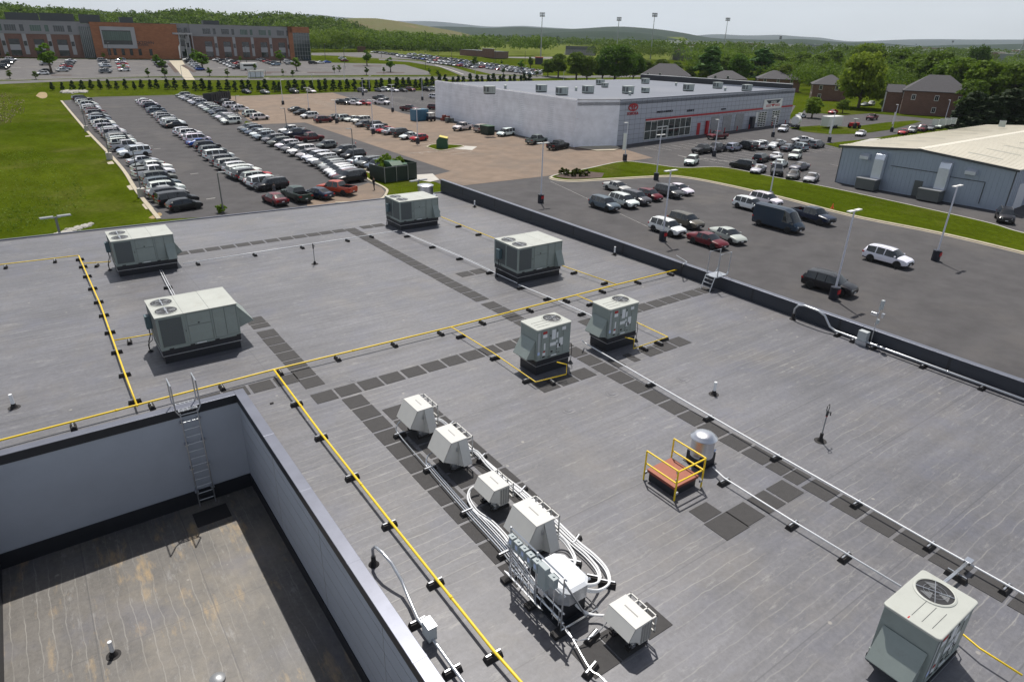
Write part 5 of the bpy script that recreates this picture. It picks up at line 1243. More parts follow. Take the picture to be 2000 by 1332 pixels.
LOT = [ # kind, colour, px, py, heading, label
 (T, 'black', 441, 206, 12, 'black pickup beside the dark open container'), (S, 'white', 452, 211, 12, 'white suv behind another white one right of the dark container'), (S, 'white', 470, 218, 12, 'white suv just right of the container row, nearer of a pair'),
 (S, 'white', 492, 228, 12, 'white suv at the edge of the tan pavement, farther of a pair'), (S, 'white', 508, 235, 12, 'white suv at the edge of the tan pavement, nearer of a pair'),
 (T, 'white', 570, 262, 190, 'white pickup half hidden behind the navy pickup'), (T, 'navy', 580, 268, 190, 'navy blue pickup behind the red pickup'), (T, 'dark red', 607, 277, 11, 'dark red pickup with long bed next to the row of white cars'),
 (H_, 'grey', 638, 290, 192, 'grey hatchback alone beside the dark red pickup'), (S, 'dark grey', 674, 302, 194, 'dark grey suv with a red balloon at its back'), (S, 'black', 690, 311, 194, 'black suv by the thin grey pole'),
 (K, 'white', 703, 322, 16, 'white sedan parked beside the thin grey pole'), (S, 'grey-green', 722, 326, 194, 'grey-green suv between the white sedan and the kerb'), (S, 'blue-grey', 738, 331, 194, 'blue-grey suv left of the white long car'), (Mv, 'white', 762, 338, 194, 'white minivan behind the green fenced enclosure'),
 (K, 'dark red', 538, 398, 98, 'dark red sedan seen from behind at the roof edge'), (T, 'dark green', 580, 391, 98, 'black-green pickup seen from behind near the roof edge'), (K, 'navy', 622, 387, 112, 'dark navy sedan seen from behind near the roof edge'), (T, 'orange-red', 658, 379, 122, 'bright orange-red pickup seen from behind near the roof edge'),
 (K, 'dark grey', 580, 219, 8, 'charcoal sedan on the tan pavement, farther one'), (K, 'black', 590, 225, 190, 'black sedan on the tan pavement beside the charcoal one'), (S, 'white', 605, 232, 190, 'white crossover on the tan pavement'), (S, 'maroon', 632, 240, 8, 'maroon suv standing on the tan pavement'),
 (K, 'black', 658, 234, 12, 'small black sedan behind the black lamp base'), (S, 'silver', 674, 237, 12, 'silver suv behind the lamp base on the tan pavement'), (K, 'white', 690, 238, 192, 'white sedan left of the white long suv'), (L, 'white', 705, 242, 192, 'white long suv in the tan pavement row'), (K, 'dark grey', 712, 248, 192, 'dark grey sedan in the tan pavement row'),
 (T, 'dark grey', 735, 252, 12, 'dark pickup in the tan pavement row'), (S, 'white', 743, 258, 12, 'white suv in the middle of the tan pavement row'), (K, 'red', 754, 260, 192, 'red sedan in the tan pavement row'), (K, 'silver', 765, 263, 12, 'silver sedan in the tan pavement row'),
 (L, 'black', 786, 267, 12, 'black suv with roof rack in the tan pavement row'), (K, 'white', 800, 272, 192, 'white sedan next to the red hatchback'), (H_, 'red', 818, 276, 192, 'bright red hatchback at the near end of the tan pavement row'),
 (K, 'navy', 482, 183, -80, 'navy car by the hedge, leftmost of those facing the tan pavement'), (K, 'grey', 518, 184, -80, 'grey sedan parked alone along the hedge'), (S, 'dark grey', 575, 183, -80, 'dark suv parked alone along the hedge'), (K, 'white', 608, 182, -80, 'white sedan with rear wing along the hedge'),
 (S, 'grey', 708, 181, -75, 'grey suv along the hedge beside a white lamp post'), (K, 'grey', 742, 180, -75, 'grey sedan at the left of the group along the hedge'), (S, 'white', 754, 179, -75, 'white suv in the group along the hedge'), (K, 'white', 769, 180, -75, 'white sedan in the group along the hedge'), (K, 'black', 787, 180, -75, 'black sedan in the group along the hedge'), (S, 'dark red', 802, 179, -75, 'red suv at the right of the group along the hedge'),
 (S, 'black', 834, 179, -75, 'black suv along the hedge left of the long white wall'), (S, 'white', 848, 178, -75, 'white suv along the hedge touching the long white wall'),
 (S, 'black', 670, 205, -60, 'black suv at the left of the far group of four'), (K, 'grey', 682, 201, -60, 'grey car in the far group of four'), (K, 'white', 693, 206, -60, 'white sedan in the far group'), (K, 'dark grey', 695, 201, -60, 'dark car at the back of the far group'), (K, 'red', 712, 206, -60, 'red sedan at the right of the far group'),
 (T, 'dark grey', 744, 197, -62, 'dark grey pickup behind a white one in the far lot'), (T, 'white', 746, 205, -62, 'white pickup in the far lot'), (T, 'maroon', 800, 218, -60, 'maroon pickup in the far lot by the blue container'), (S, 'white', 850, 193, -62, 'white suv half hidden by the long white wall'), (S, 'maroon', 850, 215, -62, 'maroon suv half hidden by the long white wall'),
 (T, 'cream white', 903, 255, 200, 'white pickup with black bumper along the long white wall'), (L, 'tan', 943, 258, 20, 'tan off-roader with rear spare wheel along the long white wall'), (Mv, 'white', 988, 266, 196, 'white minivan with dark graphics along the long white wall'), (T, 'grey-green', 1048, 281, 15, 'grey-green pickup near the corner of the long white wall'), (T, 'black', 1090, 292, 15, 'black pickup at the corner of the long white wall'),
 (T, 'dark red', 1400, 272, 178, 'red pickup in front of the grey dealership facade'), (T, 'dark grey', 1398, 297, 186, 'dark pickup behind the black one in the dealership lot'), (T, 'black', 1372, 300, 186, 'black pickup at the left end of the dealership lot row'), (S, 'silver-blue', 1432, 295, 10, 'pale blue suv in the dealership lot row'), (L, 'black', 1456, 292, 80, 'black off-roader in the dealership lot row'),
 (S, 'white', 1474, 291, 75, 'white suv right of the black off-roader'), (T, 'white', 1488, 292, -70, 'white pickup in the dealership lot row'), (K, 'silver', 1518, 286, 185, 'silver sedan in the dealership lot row'), (S, 'white', 1529, 258, 200, 'white suv at the far corner of the grey dealership facade'), (K, 'white', 1566, 279, 150, 'white sedan at the far right of the dealership lot'),
 (S, 'grey', 1594, 289, 5, 'grey suv at the right end of the dealership lot'), (K, 'grey', 1538, 295, 8, 'grey sedan behind the white suv with black roof'), (S, 'silver-blue', 1558, 294, 75, 'silver suv touching the grey sedan in the dealership lot'), (S, 'white', 1552, 311, -160, 'white suv in the middle of the dealership lot'), (K, 'white', 1515, 312, 20, 'white sedan left of the white suv in the dealership lot'),
 (S, 'white', 1350, 322, 206, 'white suv alone on the lane beside the grass island'), (S, 'black', 1485, 317, 15, 'black suv with a red light behind the nearer black suv'), (S, 'black', 1450, 330, 100, 'black suv at the left of the cars by the grass island'), (K, 'silver', 1480, 338, 200, 'silver sedan beside the black suv by the grass island'), (K, 'white', 1522, 327, 15, 'white sedan behind the silver ones by the grass island'),
 (T, 'black', 1516, 341, 215, 'black pickup between the silver and grey sedans by the island'), (K, 'grey', 1560, 333, 185, 'grey sedan right of the white one by the grass island'), (K, 'dark grey', 1548, 349, 205, 'dark grey sedan left of the last silver sedan by the island'), (K, 'silver', 1583, 355, 200, 'silver sedan at the right end of the cars by the island'),
 (K, 'silver', 1205, 374, -91, 'silver sedan at the back left of the near asphalt lot'), (S, 'blue-grey', 1180, 409, -91, 'blue-grey suv at the left end of the near asphalt lot'), (S, 'white', 1217, 403, -91, 'white suv right of the blue-grey one in the near lot'), (S, 'dark grey', 1241, 397, -91, 'dark suv left of the red hatchback in the near lot'), (H_, 'dark red', 1268, 390, -91, 'red hatchback between two suvs in the near lot'),
 (S, 'dark grey', 1305, 384, -91, 'charcoal suv in front of the white sedan in the near lot'), (K, 'white', 1325, 378, -91, 'white sedan at the back right of the first group in the near lot'),
 (S, 'white', 1302, 456, -91, 'white suv with black wheels beside the lamp post in the near lot'), (S, 'brown', 1338, 443, -91, 'brown suv with roof rack behind the white suv'), (K, 'dark red', 1381, 480, -91, 'bright red sedan in front of the silver one in the near lot'), (K, 'silver', 1420, 470, -101, 'silver sedan with yellow sticker behind the red sedan'),
 (S, 'white', 1463, 410, -91, 'white suv left of the dark delivery van'), (S, 'white', 1494, 400, -91, 'white suv behind the dark delivery van'), ('van', 'teal', 1518, 447, -91, 'dark blue tall delivery van in the near lot'), (T, 'navy', 1586, 433, -98, 'dark navy pickup beside the delivery van'),
 (S, 'black', 1617, 568, -84, 'black suv behind the lamp post close to the parapet'), (S, 'white', 1731, 515, -90, 'white suv standing alone in the middle of the near lot'), (S, 'black', 1960, 432, 205, 'black suv at the near corner of the grey metal building'),
 (K, 'white', 1680, 266, 196, 'white sedan driving on the lane behind the dealership lot'), (T, 'maroon', 1702, 235, 190, 'dark red pickup on the grass lot near the brick house'), (K, 'red', 1626, 223, 190, 'bright red car under the small tree'), (K, 'white', 1563, 231, 8, 'white sedan by the dealership corner near the small tree'),
 (K, 'red', 1763, 263, 194, 'red car behind the grey metal building roof, first of the line'), (S, 'silver', 1780, 260, 194, 'silver car behind the metal roof, second of the line'), (S, 'dark red', 1800, 257, 194, 'dark red car behind the metal roof, third of the line'), (K, 'grey', 1817, 255, 194, 'grey car behind the metal roof, fourth of the line'), (S, 'white', 1832, 252, 194, 'white car behind the metal roof, last of the line'),
 (K, 'grey', 1688, 208, 190, 'grey car in the shade under the big pale tree'), (S, 'silver', 1700, 207, 190, 'silver suv in the shade under the big pale tree'),
]
for kd, c, px, py, hd, lb in LOT: car(kd, c, G(px, py), hd, lb)

# distant cars of the school lots: one mesh each
simple = {}
def simple_car(kind):
    if kind in simple: return simple[kind]
    D, body, glass, bedm, out, xm, zm = car_meshes(kind)
    b = MB(); b.v = list(body.v); b.f = [list(f) for f in body.f]; b.mi = list(body.mi)
    b.mat(2); b.add(glass.v, glass.f)
    b.mat(1)
    for x in D['wb']:
        for s in (-1, 1): b.cyl((x, s * D['W'] - (.2 if s > 0 else -.02), D['r']), D['r'], .2, 10, axis='y')
    me = b.mesh('school_car', ['car_paint', 'car_trim', 'car_glass']); simple[kind] = me; return me
def scar(kind, color, P, hd, label, group):
    o = bpy.data.objects.new('distant_car', simple_car(kind)); COL.objects.link(o)
    o.location = (P[0], P[1], zt(P[1]) + .04); o.rotation_euler = (0, 0, rad(hd)); o.color = (*COLR[color], 1); NCAR[0] += 1
    return tag(o, label, 'car', group)
PAL = ['white'] * 7 + ['silver'] * 5 + ['grey'] * 4 + ['dark grey'] * 3 + ['black'] * 4 + ['silver-blue'] * 2 + ['red', 'dark red', 'navy', 'blue', 'light blue']
def srow(p0, p1, n, hd, where):
    grp = 'distant cars in the school lots'
    for i in range(n):
        u = i / max(1, n - 1); p = G(p0[0] * (1 - u) + p1[0] * u, p0[1] * (1 - u) + p1[1] * u)
        if rnd.random() < .04 and n > 4: continue
        c = rnd.choice(PAL); k = rnd.choice(['sedan', 'suv', 'sedan', 'suv', 'hatchback'])
        scar(k, c, p + np.array([rnd.uniform(-.4, .4), 0, 0]), hd + rnd.uniform(-2, 2), '%s %s, %s %s' % (c, k, ORD[i], where), grp)
srow((2, 137), (22, 120), 6, 10, 'from the near end of the leftmost school row')
srow((84, 147), (90, 124), 6, 192, 'from the near end in the second school row')
srow((122, 141), (140, 122), 6, 10, 'right of the tall green school tree')
srow((208, 144), (202, 121), 7, 10, 'in the school row left of the dark pole')
srow((246, 144), (236, 121), 7, 192, 'in the school row right of the dark pole')
srow((318, 133), (306, 120), 4, 192, 'left of the pale school path')
srow((392, 138), (366, 120), 6, 10, 'right of the pale school path')
srow((462, 136), (424, 120), 7, 192, 'left of the white school minibus')
srow((470, 130), (446, 120), 5, 10, 'behind the white school minibus')
srow((540, 129), (508, 119), 6, 192, 'in the school row behind the young trees')
srow((566, 127), (560, 120), 3, 10, 'near the brick end of the school')
srow((612, 126), (640, 124), 3, 10, 'right of the glass school corner')
srow((672, 121), (668, 117), 2, 10, 'by the dark lamp post beyond the school')
srow((730, 104), (800, 113), 11, 200, 'from the left along the top of the far crowded lot')
srow((780, 112), (860, 121), 11, 200, 'along the second line of the far crowded lot')
srow((840, 124), (925, 134), 11, 200, 'along the third line of the far crowded lot')
stuffcars = []
k = 0
b = MB()
for (a, c, n) in (((800, 108), (1050, 141), 26), ((830, 112), (1058, 143), 24), ((860, 121), (1050, 146), 20), ((905, 129), (1040, 147), 15), ((810, 116), (880, 124), 8)):
    for i in range(n):
        u = (i + rnd.uniform(-.2, .2)) / (n - 1); p = G(a[0] * (1 - u) + c[0] * u, a[1] * (1 - u) + c[1] * u)
        if k > 200: break
        kd = rnd.choice(['sedan', 'suv', 'hatchback']); cc = rnd.choice(PAL); stuffcars.append((kd, cc, p, 200 + rnd.uniform(-3, 3)))
# the first of them as cars of their own up to 300 in all, the farthest rest as one mass
stuffcars.sort(key=lambda q: np.linalg.norm(q[2] - CAM))
room = max(0, 298 - NCAR[0])
for i, (kd, cc, p, hd) in enumerate(stuffcars[:room]): scar(kd, cc, p, hd, '%s %s among the tightly parked cars of the far crowded lot' % (cc, kd), 'tightly parked cars in the far crowded lot: ' + cc + ' ' + kd)
rest = stuffcars[room:]
if rest:
    mats = {}; V = []; Fc = []; MI = []; ml = ['car_trim', 'car_glass']
    for kd, cc, p, hd in rest:
        me = simple_car(kd)
        if cc not in mats: mats[cc] = len(ml); mat('far_paint_' + cc.replace(' ', '_'), COLR[cc], .3, coat=.8); ml.append('far_paint_' + cc.replace(' ', '_'))
        o0 = len(V); ca, sa = math.cos(rad(hd)), math.sin(rad(hd)); z = zt(p[1]) + .04
        for v in me.vertices: V.append((p[0] + v.co.x * ca - v.co.y * sa, p[1] + v.co.x * sa + v.co.y * ca, z + v.co.z))
        for f in me.polygons: Fc.append([o0 + i for i in f.vertices]); MI.append({0: mats[cc], 1: 0, 2: 1}[f.material_index])
    b = MB(); b.v, b.f, b.mi = V, Fc, MI; tag(b.build('distant_parked_cars', ml), 'remaining tightly packed cars of the far crowded lot', 'cars', kind='stuff')
# remove the prototypes from the scene
for t in STASH:
    for ch in list(t.children):
        for g in list(ch.children): bpy.data.objects.remove(g)
        bpy.data.objects.remove(ch)
    bpy.data.objects.remove(t)
print('cars', NCAR[0], len(rest))
# ================================================================ buildings
def brickmat(name, c, mortar, sc=1.0, rough=.9, var=.12, size=(.6, .2)):
    m = bpy.data.materials.new(name); m.use_nodes = True; t = m.node_tree; L = t.links; b = t.nodes['Principled BSDF']; b.inputs['Roughness'].default_value = rough
    co = nd(t, 'ShaderNodeTexCoord'); br = nd(t, 'ShaderNodeTexBrick'); mp = nd(t, 'ShaderNodeMapping'); mp.inputs['Rotation'].default_value = (rad(90), 0, 0)
    L.new(co.outputs['Object'], mp.inputs['Vector']); L.new(mp.outputs['Vector'], br.inputs['Vector'])
    br.inputs['Color1'].default_value = (*[x * (1 - var) for x in c], 1); br.inputs['Color2'].default_value = (*[x * (1 + var) for x in c], 1); br.inputs['Mortar'].default_value = (*mortar, 1)
    br.inputs['Scale'].default_value = sc; br.inputs['Brick Width'].default_value = size[0]; br.inputs['Row Height'].default_value = size[1]; br.inputs['Mortar Size'].default_value = .02
    n = nd(t, 'ShaderNodeTexNoise', i_Scale=.5, i_Detail=6.0); L.new(co.outputs['Object'], n.inputs['Vector'])
    r = nd(t, 'ShaderNodeMapRange'); r.inputs['To Min'].default_value = .78; r.inputs['To Max'].default_value = 1.22; L.new(n.outputs['Fac'], r.inputs['Value'])
    v = nd(t, 'ShaderNodeVectorMath', operation='SCALE'); L.new(br.outputs['Color'], v.inputs[0]); L.new(r.outputs['Result'], v.inputs['Scale']); L.new(v.outputs['Vector'], b.inputs['Base Color'])
    MATS[name] = m
brickmat('brick_red', (.16, .075, .055), (.22, .17, .14))
brickmat('brick_orange', (.31, .125, .06), (.28, .16, .10), size=(1.2, .3))
brickmat('white_block', (.83, .84, .90), (.73, .75, .81), var=.04, size=(.4, .2))
mat('zinc_panel', (.235, .235, .245), .5, metal=.2, var=.06, vscale=.3)
mat('pale_panel', (.34, .34, .35), .6, var=.05, vscale=.3)
mat('curtain_glass', (.03, .045, .045), .06, spec=.9, var=.35, vscale=.12)
mat('dark_window', (.02, .025, .03), .1, spec=.8)
mat('green_blind', (.07, .115, .095), .25, spec=.6, var=.3, vscale=.4, stretch=(3, 3, .6))
mat('mullion', (.25, .26, .27), .4, metal=.4)
mat('alu_panel', (.42, .44, .50), .42, metal=.25, var=.05, vscale=.15)
mat('panel_gap', (.10, .105, .12), .6)
mat('brand_red', (.42, .012, .02), .4)
mat('sign_black', (.015, .018, .03), .4)
mat('sign_white', (.75, .75, .72), .5)
mat('sign_grey', (.30, .30, .30), .5)
mat('roof_pale', (.185, .20, .235), .8, spec=.25, var=.08, vscale=.08, dirt=((.22, .23, .26), .05, .5, .7))
mat('hvac_grey', (.36, .40, .38), .55, var=.06, vscale=2)
mat('hvac_dark', (.10, .11, .11), .6)
mat('door_white', (.62, .64, .68), .5)
mat('metal_cladding', (.33, .385, .47), .45, metal=.25, var=.04, vscale=.4)
mat('metal_roof', (.66, .62, .52), .5, metal=.1, var=.08, vscale=.25, dirt=((.30, .26, .18), .11, .60, .6))
mat('skylight', (.30, .31, .27), .5)
mat('trim_dark', (.06, .065, .07), .5)
mat('duct_metal', (.66, .70, .78), .35, metal=.5, var=.06, vscale=1)
mat('shingle', (.075, .072, .078), .9, var=.15, vscale=2.5, bump=.4, bscale=25)
mat('trim_white', (.62, .61, .58), .6)

class Face:
    """vertical facade plane from ground point A to B; local frame x along, y into the building, z up"""
    def __init__(s, A, Bp):
        s.A = np.array(A, float); d = np.array(Bp, float) - s.A; d[2] = 0; s.len = np.linalg.norm(d); s.u = d / s.len
        s.n = np.array([-s.u[1], s.u[0], 0.]);                       # left of direction
        if s.n @ (s.A - CAM) < 0: s.n = -s.n                         # away from the camera = into the building
        s.mirror = np.cross(s.u, s.n)[2] < 0
        s.ang = math.atan2(s.u[1], s.u[0])
    def uv(s, px, py):
        q = ray(px, py); t = ((s.A - CAM) @ s.n) / (q @ s.n); P = CAM + q * t - s.A; return P @ s.u, P[2]
def bx(b, x0, x1, z0, z1, y0=-.05, y1=0.): b.box(min(x0, x1), y0, min(z0, z1), max(x0, x1), y1, max(z0, z1))

# ---------------------------------------------------------------- school
FA = Face(G(0, 113.0), G(605, 118.2))
sch_ = thing('school_building', 'long three-storey school with red brick, grey upper floor and orange entrance block', 'school', FA.A, FA.ang)
def sx_(px, py=90): return FA.uv(px, py)
DEP = 24.0
zA = -.6
def ztop(px, py): return FA.uv(px, py)[1]
x = {k: sx_(v, 100)[0] for k, v in dict(l=-90, a=168, b=186, c=352, d=377, e=566, f=606).items()}
zt1 = ztop(80, 41); zt2 = ztop(450, 50); zb = (ztop(300, 46) + ztop(200, 45)) / 2
zmid = ztop(450, 73)
b = MB(); b.box(x['l'], 1.5, zA, x['a'], DEP, zt1 * .64); b.build('brick_wall', 'brick_red', sch_)
b = MB(); b.box(x['d'], .6, zA, x['e'], DEP, zmid); b.build('brick_wall', 'brick_red', sch_)
b = MB(); b.box(x['l'], 1.2, zt1 * .64, x['a'] + .2, DEP + .1, zt1); b.box(x['d'], .3, zmid, x['e'], DEP + .1, zt2); b.build('upper_cladding', 'zinc_panel', sch_)
b = MB(); b.box(x['b'], -1.2, zA, x['c'], DEP, zb); b.box(x['e'], -.8, zA, x['e'] + (x['f'] - x['e']) * .2, DEP, zt2 + .2); b.box(x['e'], -.8, zt2 - 2.8, x['f'] + .2, 14, zt2 + .2)
b.build('orange_block', 'brick_orange', sch_)
b = MB(); b.box(x['a'] - 1, .5, zA, x['b'], DEP - 2, zb - 2.2); b.box(x['c'], 2.5, zA, x['d'], DEP - 2, zt2 - 4.0); b.box(x['e'] + (x['f'] - x['e']) * .2, -.5, zA, x['f'], 13, zt2 - 2.8)
b.build('glass_wall', 'curtain_glass', sch_)
b = MB(); b.box(x['a'] - 1, 1.0, zb - 2.2, x['b'], DEP - 2, zb - .8); b.box(x['c'], 1.2, zt2 - 4, x['d'], DEP - 2, zt2 + .2); b.build('link_cladding', 'zinc_panel', sch_)
# mullions
b = MB()
for xx in np.linspace(x['a'] - 1, x['b'], 7): b.box(xx, .42, 0, xx + .12, .5, zb - 2.2)
for xx in np.linspace(x['e'] + (x['f'] - x['e']) * .2, x['f'] - .2, 7): b.box(xx, -.6, 0, xx + .15, -.5, zt2 - 2.8)
for xx in np.linspace(x['c'], x['d'] - .3, 4): b.box(xx, 2.4, 0, xx + .2, 2.5, zt2 - 4)
for zz in np.linspace(2, zt2 - 4, 6): b.box(x['e'] + (x['f'] - x['e']) * .2, -.62, zz, x['f'], -.5, zz + .15)
for zz in (4.6, 9.0): b.box(x['c'], 2.3, zz, x['d'], 2.5, zz + 1.0)
b.build('mullions', 'mullion', sch_)
# big framed window of the entrance block
w0, z_t = sx_(193, 52); w1, _ = sx_(261, 55); _, z_b = sx_(225, 95)
b = MB()
bx(b, w0, w1, z_t - 1.6, z_t, -2.0, -1.2); bx(b, w0, w1, z_b, z_b + 1.7, -2.0, -1.2); bx(b, w1 - 1.9, w1, z_b + 1.7, z_t - 1.6, -2.0, -1.2); bx(b, w0, w0 + .6, z_b + 1.7, z_t - 1.6, -2.0, -1.2)
b.build('window_frame', 'pale_panel', sch_)
b = MB(); bx(b, w0 + .6, w1 - 1.9, z_b + 1.7, z_t - 1.6, -1.5, -1.2); win = b.build('large_window', 'green_blind', sch_)
b = MB(); bx(b, w0 + .6, w1 - 1.9, z_b + 1.7, z_b + 3.6, -1.53, -1.5); bx(b, w0 + .6, w1 - 1.9, z_t - 2.1, z_t - 1.6, -1.53, -1.5)
for k in range(14):
    xx = w0 + .6 + (w1 - 2.5 - w0) * k / 14; bx(b, xx, xx + .08, z_b + 3.6, z_t - 2.1, -1.53, -1.5)
b.build('lower_glass', 'dark_window', win)
b = MB()
for px in (214, 225, 241, 257, 274, 295): 
    xx, zz = sx_(px, 105); bx(b, xx - .7, xx + .7, 1.4, 4.4, -1.24, -1.2)
b.build('small_windows', 'dark_window', sch_)
# canopy over the entrance
c0 = x['c'] - 2.5; b = MB(); b.box(c0, -2.5, zt2 - 5.0, x['d'] + .6, 3, zt2 - 4.2); b.build('canopy', 'pale_panel', sch_)
b = MB(); b.box(x['d'] - 1.6, -1.8, 0, x['d'] - 1.1, -1.3, zt2 - 5); b.box(x['d'] + .1, -1.8, 0, x['d'] + .5, -1.4, zt2 - 5); b.box(x['c'] + .1, -1.8, 0, x['c'] + .6, -1.3, zt2 - 5); b.build('canopy_column', 'pale_panel', sch_)
# window bays of both wings
def bay(px, left):
    xx, _ = sx_(px, 80); yf = 1.2 if left else .3; yb = 1.5 if left else .6; zt_ = zt1 if left else zt2; zm = zt_ * .64 if left else zmid
    w = 3.0 if left else 2.6; hh = zt_ - zm
    f = MB(); bx(f, xx - w, xx + w * .45, zm + hh * .22, zm + hh * .68, yf - .07, yf); bx(f, xx + w * .95, xx + w * 1.45, zm + hh * .2, zm + hh * .68, yf - .07, yf)
    o = f.build('upper_window', 'green_blind' if rnd.random() < .4 else 'dark_window', sch_)
    f = MB()
    for k in range(5): bx(f, xx - w + k * w * .3, xx - w + k * w * .3 + .07, zm + hh * .22, zm + hh * .68, yf - .1, yf - .07)
    bx(f, xx - w, xx + w * .45, zm + hh * .66, zm + hh * .7, yf - .12, yf - .07); f.build('window_bars', 'mullion', o)
    f = MB(); bx(f, xx + w * .95, xx + w * 1.5, 1.4, zm + .2, yb - .12, yb); bx(f, xx - w * .9, xx + w * .45, zm * .2, zm * .78, yb - .1, yb); f.build('grey_infill', 'pale_panel', sch_)
    f = MB(); bx(f, xx - w * .9, xx + w * .45, zm * .55, zm * .78, yb - .16, yb - .1); bx(f, xx - w * .9, xx + w * .45, zm * .08, zm * .32, yb - .16, yb - .1); bx(f, xx + w, xx + w * 1.42, zm * .5, zm * .7, yb - .18, yb - .12); f.build('lower_windows', 'dark_window', sch_)
for px in (-66, -21, 22, 71, 116): bay(px + 8, True)
for px in (354, 410, 446, 482, 518, 553): bay(px - 1, False)
wl_ = sx_(277, 85)
text_mb('ROCKTOWN', 1.75, (wl_[0] - 5.2, -1.22, FA.uv(275, 86.5)[1]), (1, 0, 0), 'lettering', 'sign_black', sch_, .06, align='LEFT', xs=1.0)
text_mb('HIGH SCHOOL', 1.2, (wl_[0] - 5.2, -1.22, FA.uv(275, 90.2)[1]), (1, 0, 0), 'lettering', 'sign_black', sch_, .06)
for px, w, h in ((48, 13, 3.2), (117, 14, 3.4), (181, 9, 3.2), (253, 6, 2.6), (420, 8, 2)):
    xx, _ = sx_(px, 60); b = MB(); b.box(xx - w / 2, 8, zt1 - .5, xx + w / 2, 14, (zb if 170 < px < 300 else (zt1 if px < 170 else zt2)) + h); b.build('roof_plant', 'trim_dark', sch_)
b = MB(); b.box(x['l'], 1.1, zt1, x['a'], DEP, zt1 + .15); b.box(x['b'] - .1, -1.3, zb, x['c'] + .1, DEP, zb + .15); b.box(x['d'], .2, zt2, x['f'], DEP, zt2 + .12); b.build('roof_edge', 'trim_dark', sch_)

# ---------------------------------------------------------------- dealership
ZB = Z0
W1 = G(853, 229); W2 = G(1123, 288); W3 = G(1204, 285.5); W4 = G(1541, 241)
d_ = thing('dealership_building', 'white-painted block building with grey panelled dealership facade and red stripe', 'dealership', (0, 0, 0))
hw = 9.3
F1 = Face(W2, W1); F2 = Face(W3, W4)
hL = height_at(W1, 159.5); hC = height_at(W2, 194); hR = height_at(W3, 190.8); hE = height_at(W4, 179)
hA = (hL + hC) / 2; hB = (hR + hE) / 2
rt = ZB + min(hA, hB)
# side to side positions: back corner of the building
W5 = W1 + (W4 - W3) * .92 + np.array([4, 6, 0]); W5[2] = ZB; W6 = G(1250, 160) ; 
backL = U(1245, 153, ZB + hB); backL[2] = ZB
foot = [W1[:2], W2[:2], W3[:2], W4[:2]]
bR = U(1549, 180, ZB + hE)
# far wall line runs from the end of the facade back to beyond the left wall
dirL = (W1 - W2) / np.linalg.norm(W1 - W2); 
farR = U(1252, 153.5, rt); farR[2] = ZB
poly = [tuple(W1[:2]), tuple(W2[:2]), tuple(W3[:2]), tuple(W4[:2]), tuple(farR[:2])]
b = MB()
def wall(b, P, Q, z0, z1, t=.35):
    P, Q = np.array(P[:2]), np.array(Q[:2]); u = (Q - P) / np.linalg.norm(Q - P); n = np.array([-u[1], u[0]]) * t
    b.prism([tuple(P), tuple(Q), tuple(Q + n), tuple(P + n)], z0, z1)
F1b = F1
b = MB(); wall(b, W2, W1, ZB - .3, ZB + hA, -.35 if not F1.mirror else .35); wall(b, W2, W3, ZB - .3, ZB + hA, .35); wall(b, W1, farR, ZB - .3, rt - .3, -.3)
b.build('block_wall', 'white_block', d_)
b = MB(); b.prism([(p[0], p[1]) for p in poly], rt - 1.0, rt - .35); b.build('roof', 'roof_pale', d_)
b = MB()
for P, Q in ((W2, W1), (W2, W3)): 
    u = (Q - P) / np.linalg.norm(Q - P); n = np.array([-u[1], u[0], 0]); s = -1 if (Q is W1) else 1
    b.prism([tuple((P - n * s * .06)[:2]), tuple((Q - n * s * .06)[:2]), tuple((Q + n * s * .4)[:2]), tuple((P + n * s * .4)[:2])], ZB + hA, ZB + hA + .12)
b.build('wall_coping', 'pale_panel', d_)
# wall openings on the long white wall, local frame of F1 (x from near corner to far corner)
w_ = bpy.data.objects.new('wall_fittings', None)
def onface(F, b, px0, py0, px1, py1, y0=-.06, y1=.0):
    a = F.uv(px0, py0); c = F.uv(px1, py1); add_local(F, b, a[0], c[0], a[1], c[1], y0, y1)
def add_local(F, b, x0, x1, z0, z1, y0, y1):
    P = []
    x0, x1 = min(x0, x1), max(x0, x1); z0, z1 = min(z0, z1), max(z0, z1)
    for z in (z0, z1):
        for xx, yy in ((x0, y0), (x1, y0), (x1, y1), (x0, y1)): P.append(F.A + F.u * xx + F.n * yy + np.array([0, 0, z]))
    fs = [(0, 3, 2, 1), (4, 5, 6, 7), (0, 1, 5, 4), (1, 2, 6, 5), (2, 3, 7, 6), (3, 0, 4, 7)]
    if F.mirror: fs = [f[::-1] for f in fs]
    b.add(P, fs)
b = MB(); onface(F1, b, 899, 204, 918, 237, -.05, 0); dr = b.build('roller_door', 'dark_window', d_)
b = MB(); a = F1.uv(899, 204); c = F1.uv(918, 237); 
for k in range(11): z = c[1] + (a[1] - c[1]) * k / 11; add_local(F1, b, a[0], c[0], z, z + .12, -.1, -.05)
b.build('door_slats', 'pale_panel', dr)
b = MB(); onface(F1, b, 1026, 227, 1053, 272, -.06, 0); b.build('overhead_door', 'door_white', d_)
b = MB(); onface(F1, b, 930, 198, 936, 209, -.06, 0); b.build('wall_vent', 'steel_grey', d_)
b = MB()
for (px, py) in ((878, 195), (963, 204), (967, 209), (976, 211), (1079, 227), (886, 222), (924, 232), (1063, 252)): onface(F1, b, px, py, px + 2.5, py + 3, -.3, 0)
b.build('wall_lamp', 'steel_grey', d_)
b = MB(); onface(F1, b, 1115, 230.5, 1129, 233, -.05, 0); b.build('arrow_sign', 'brand_red', d_)
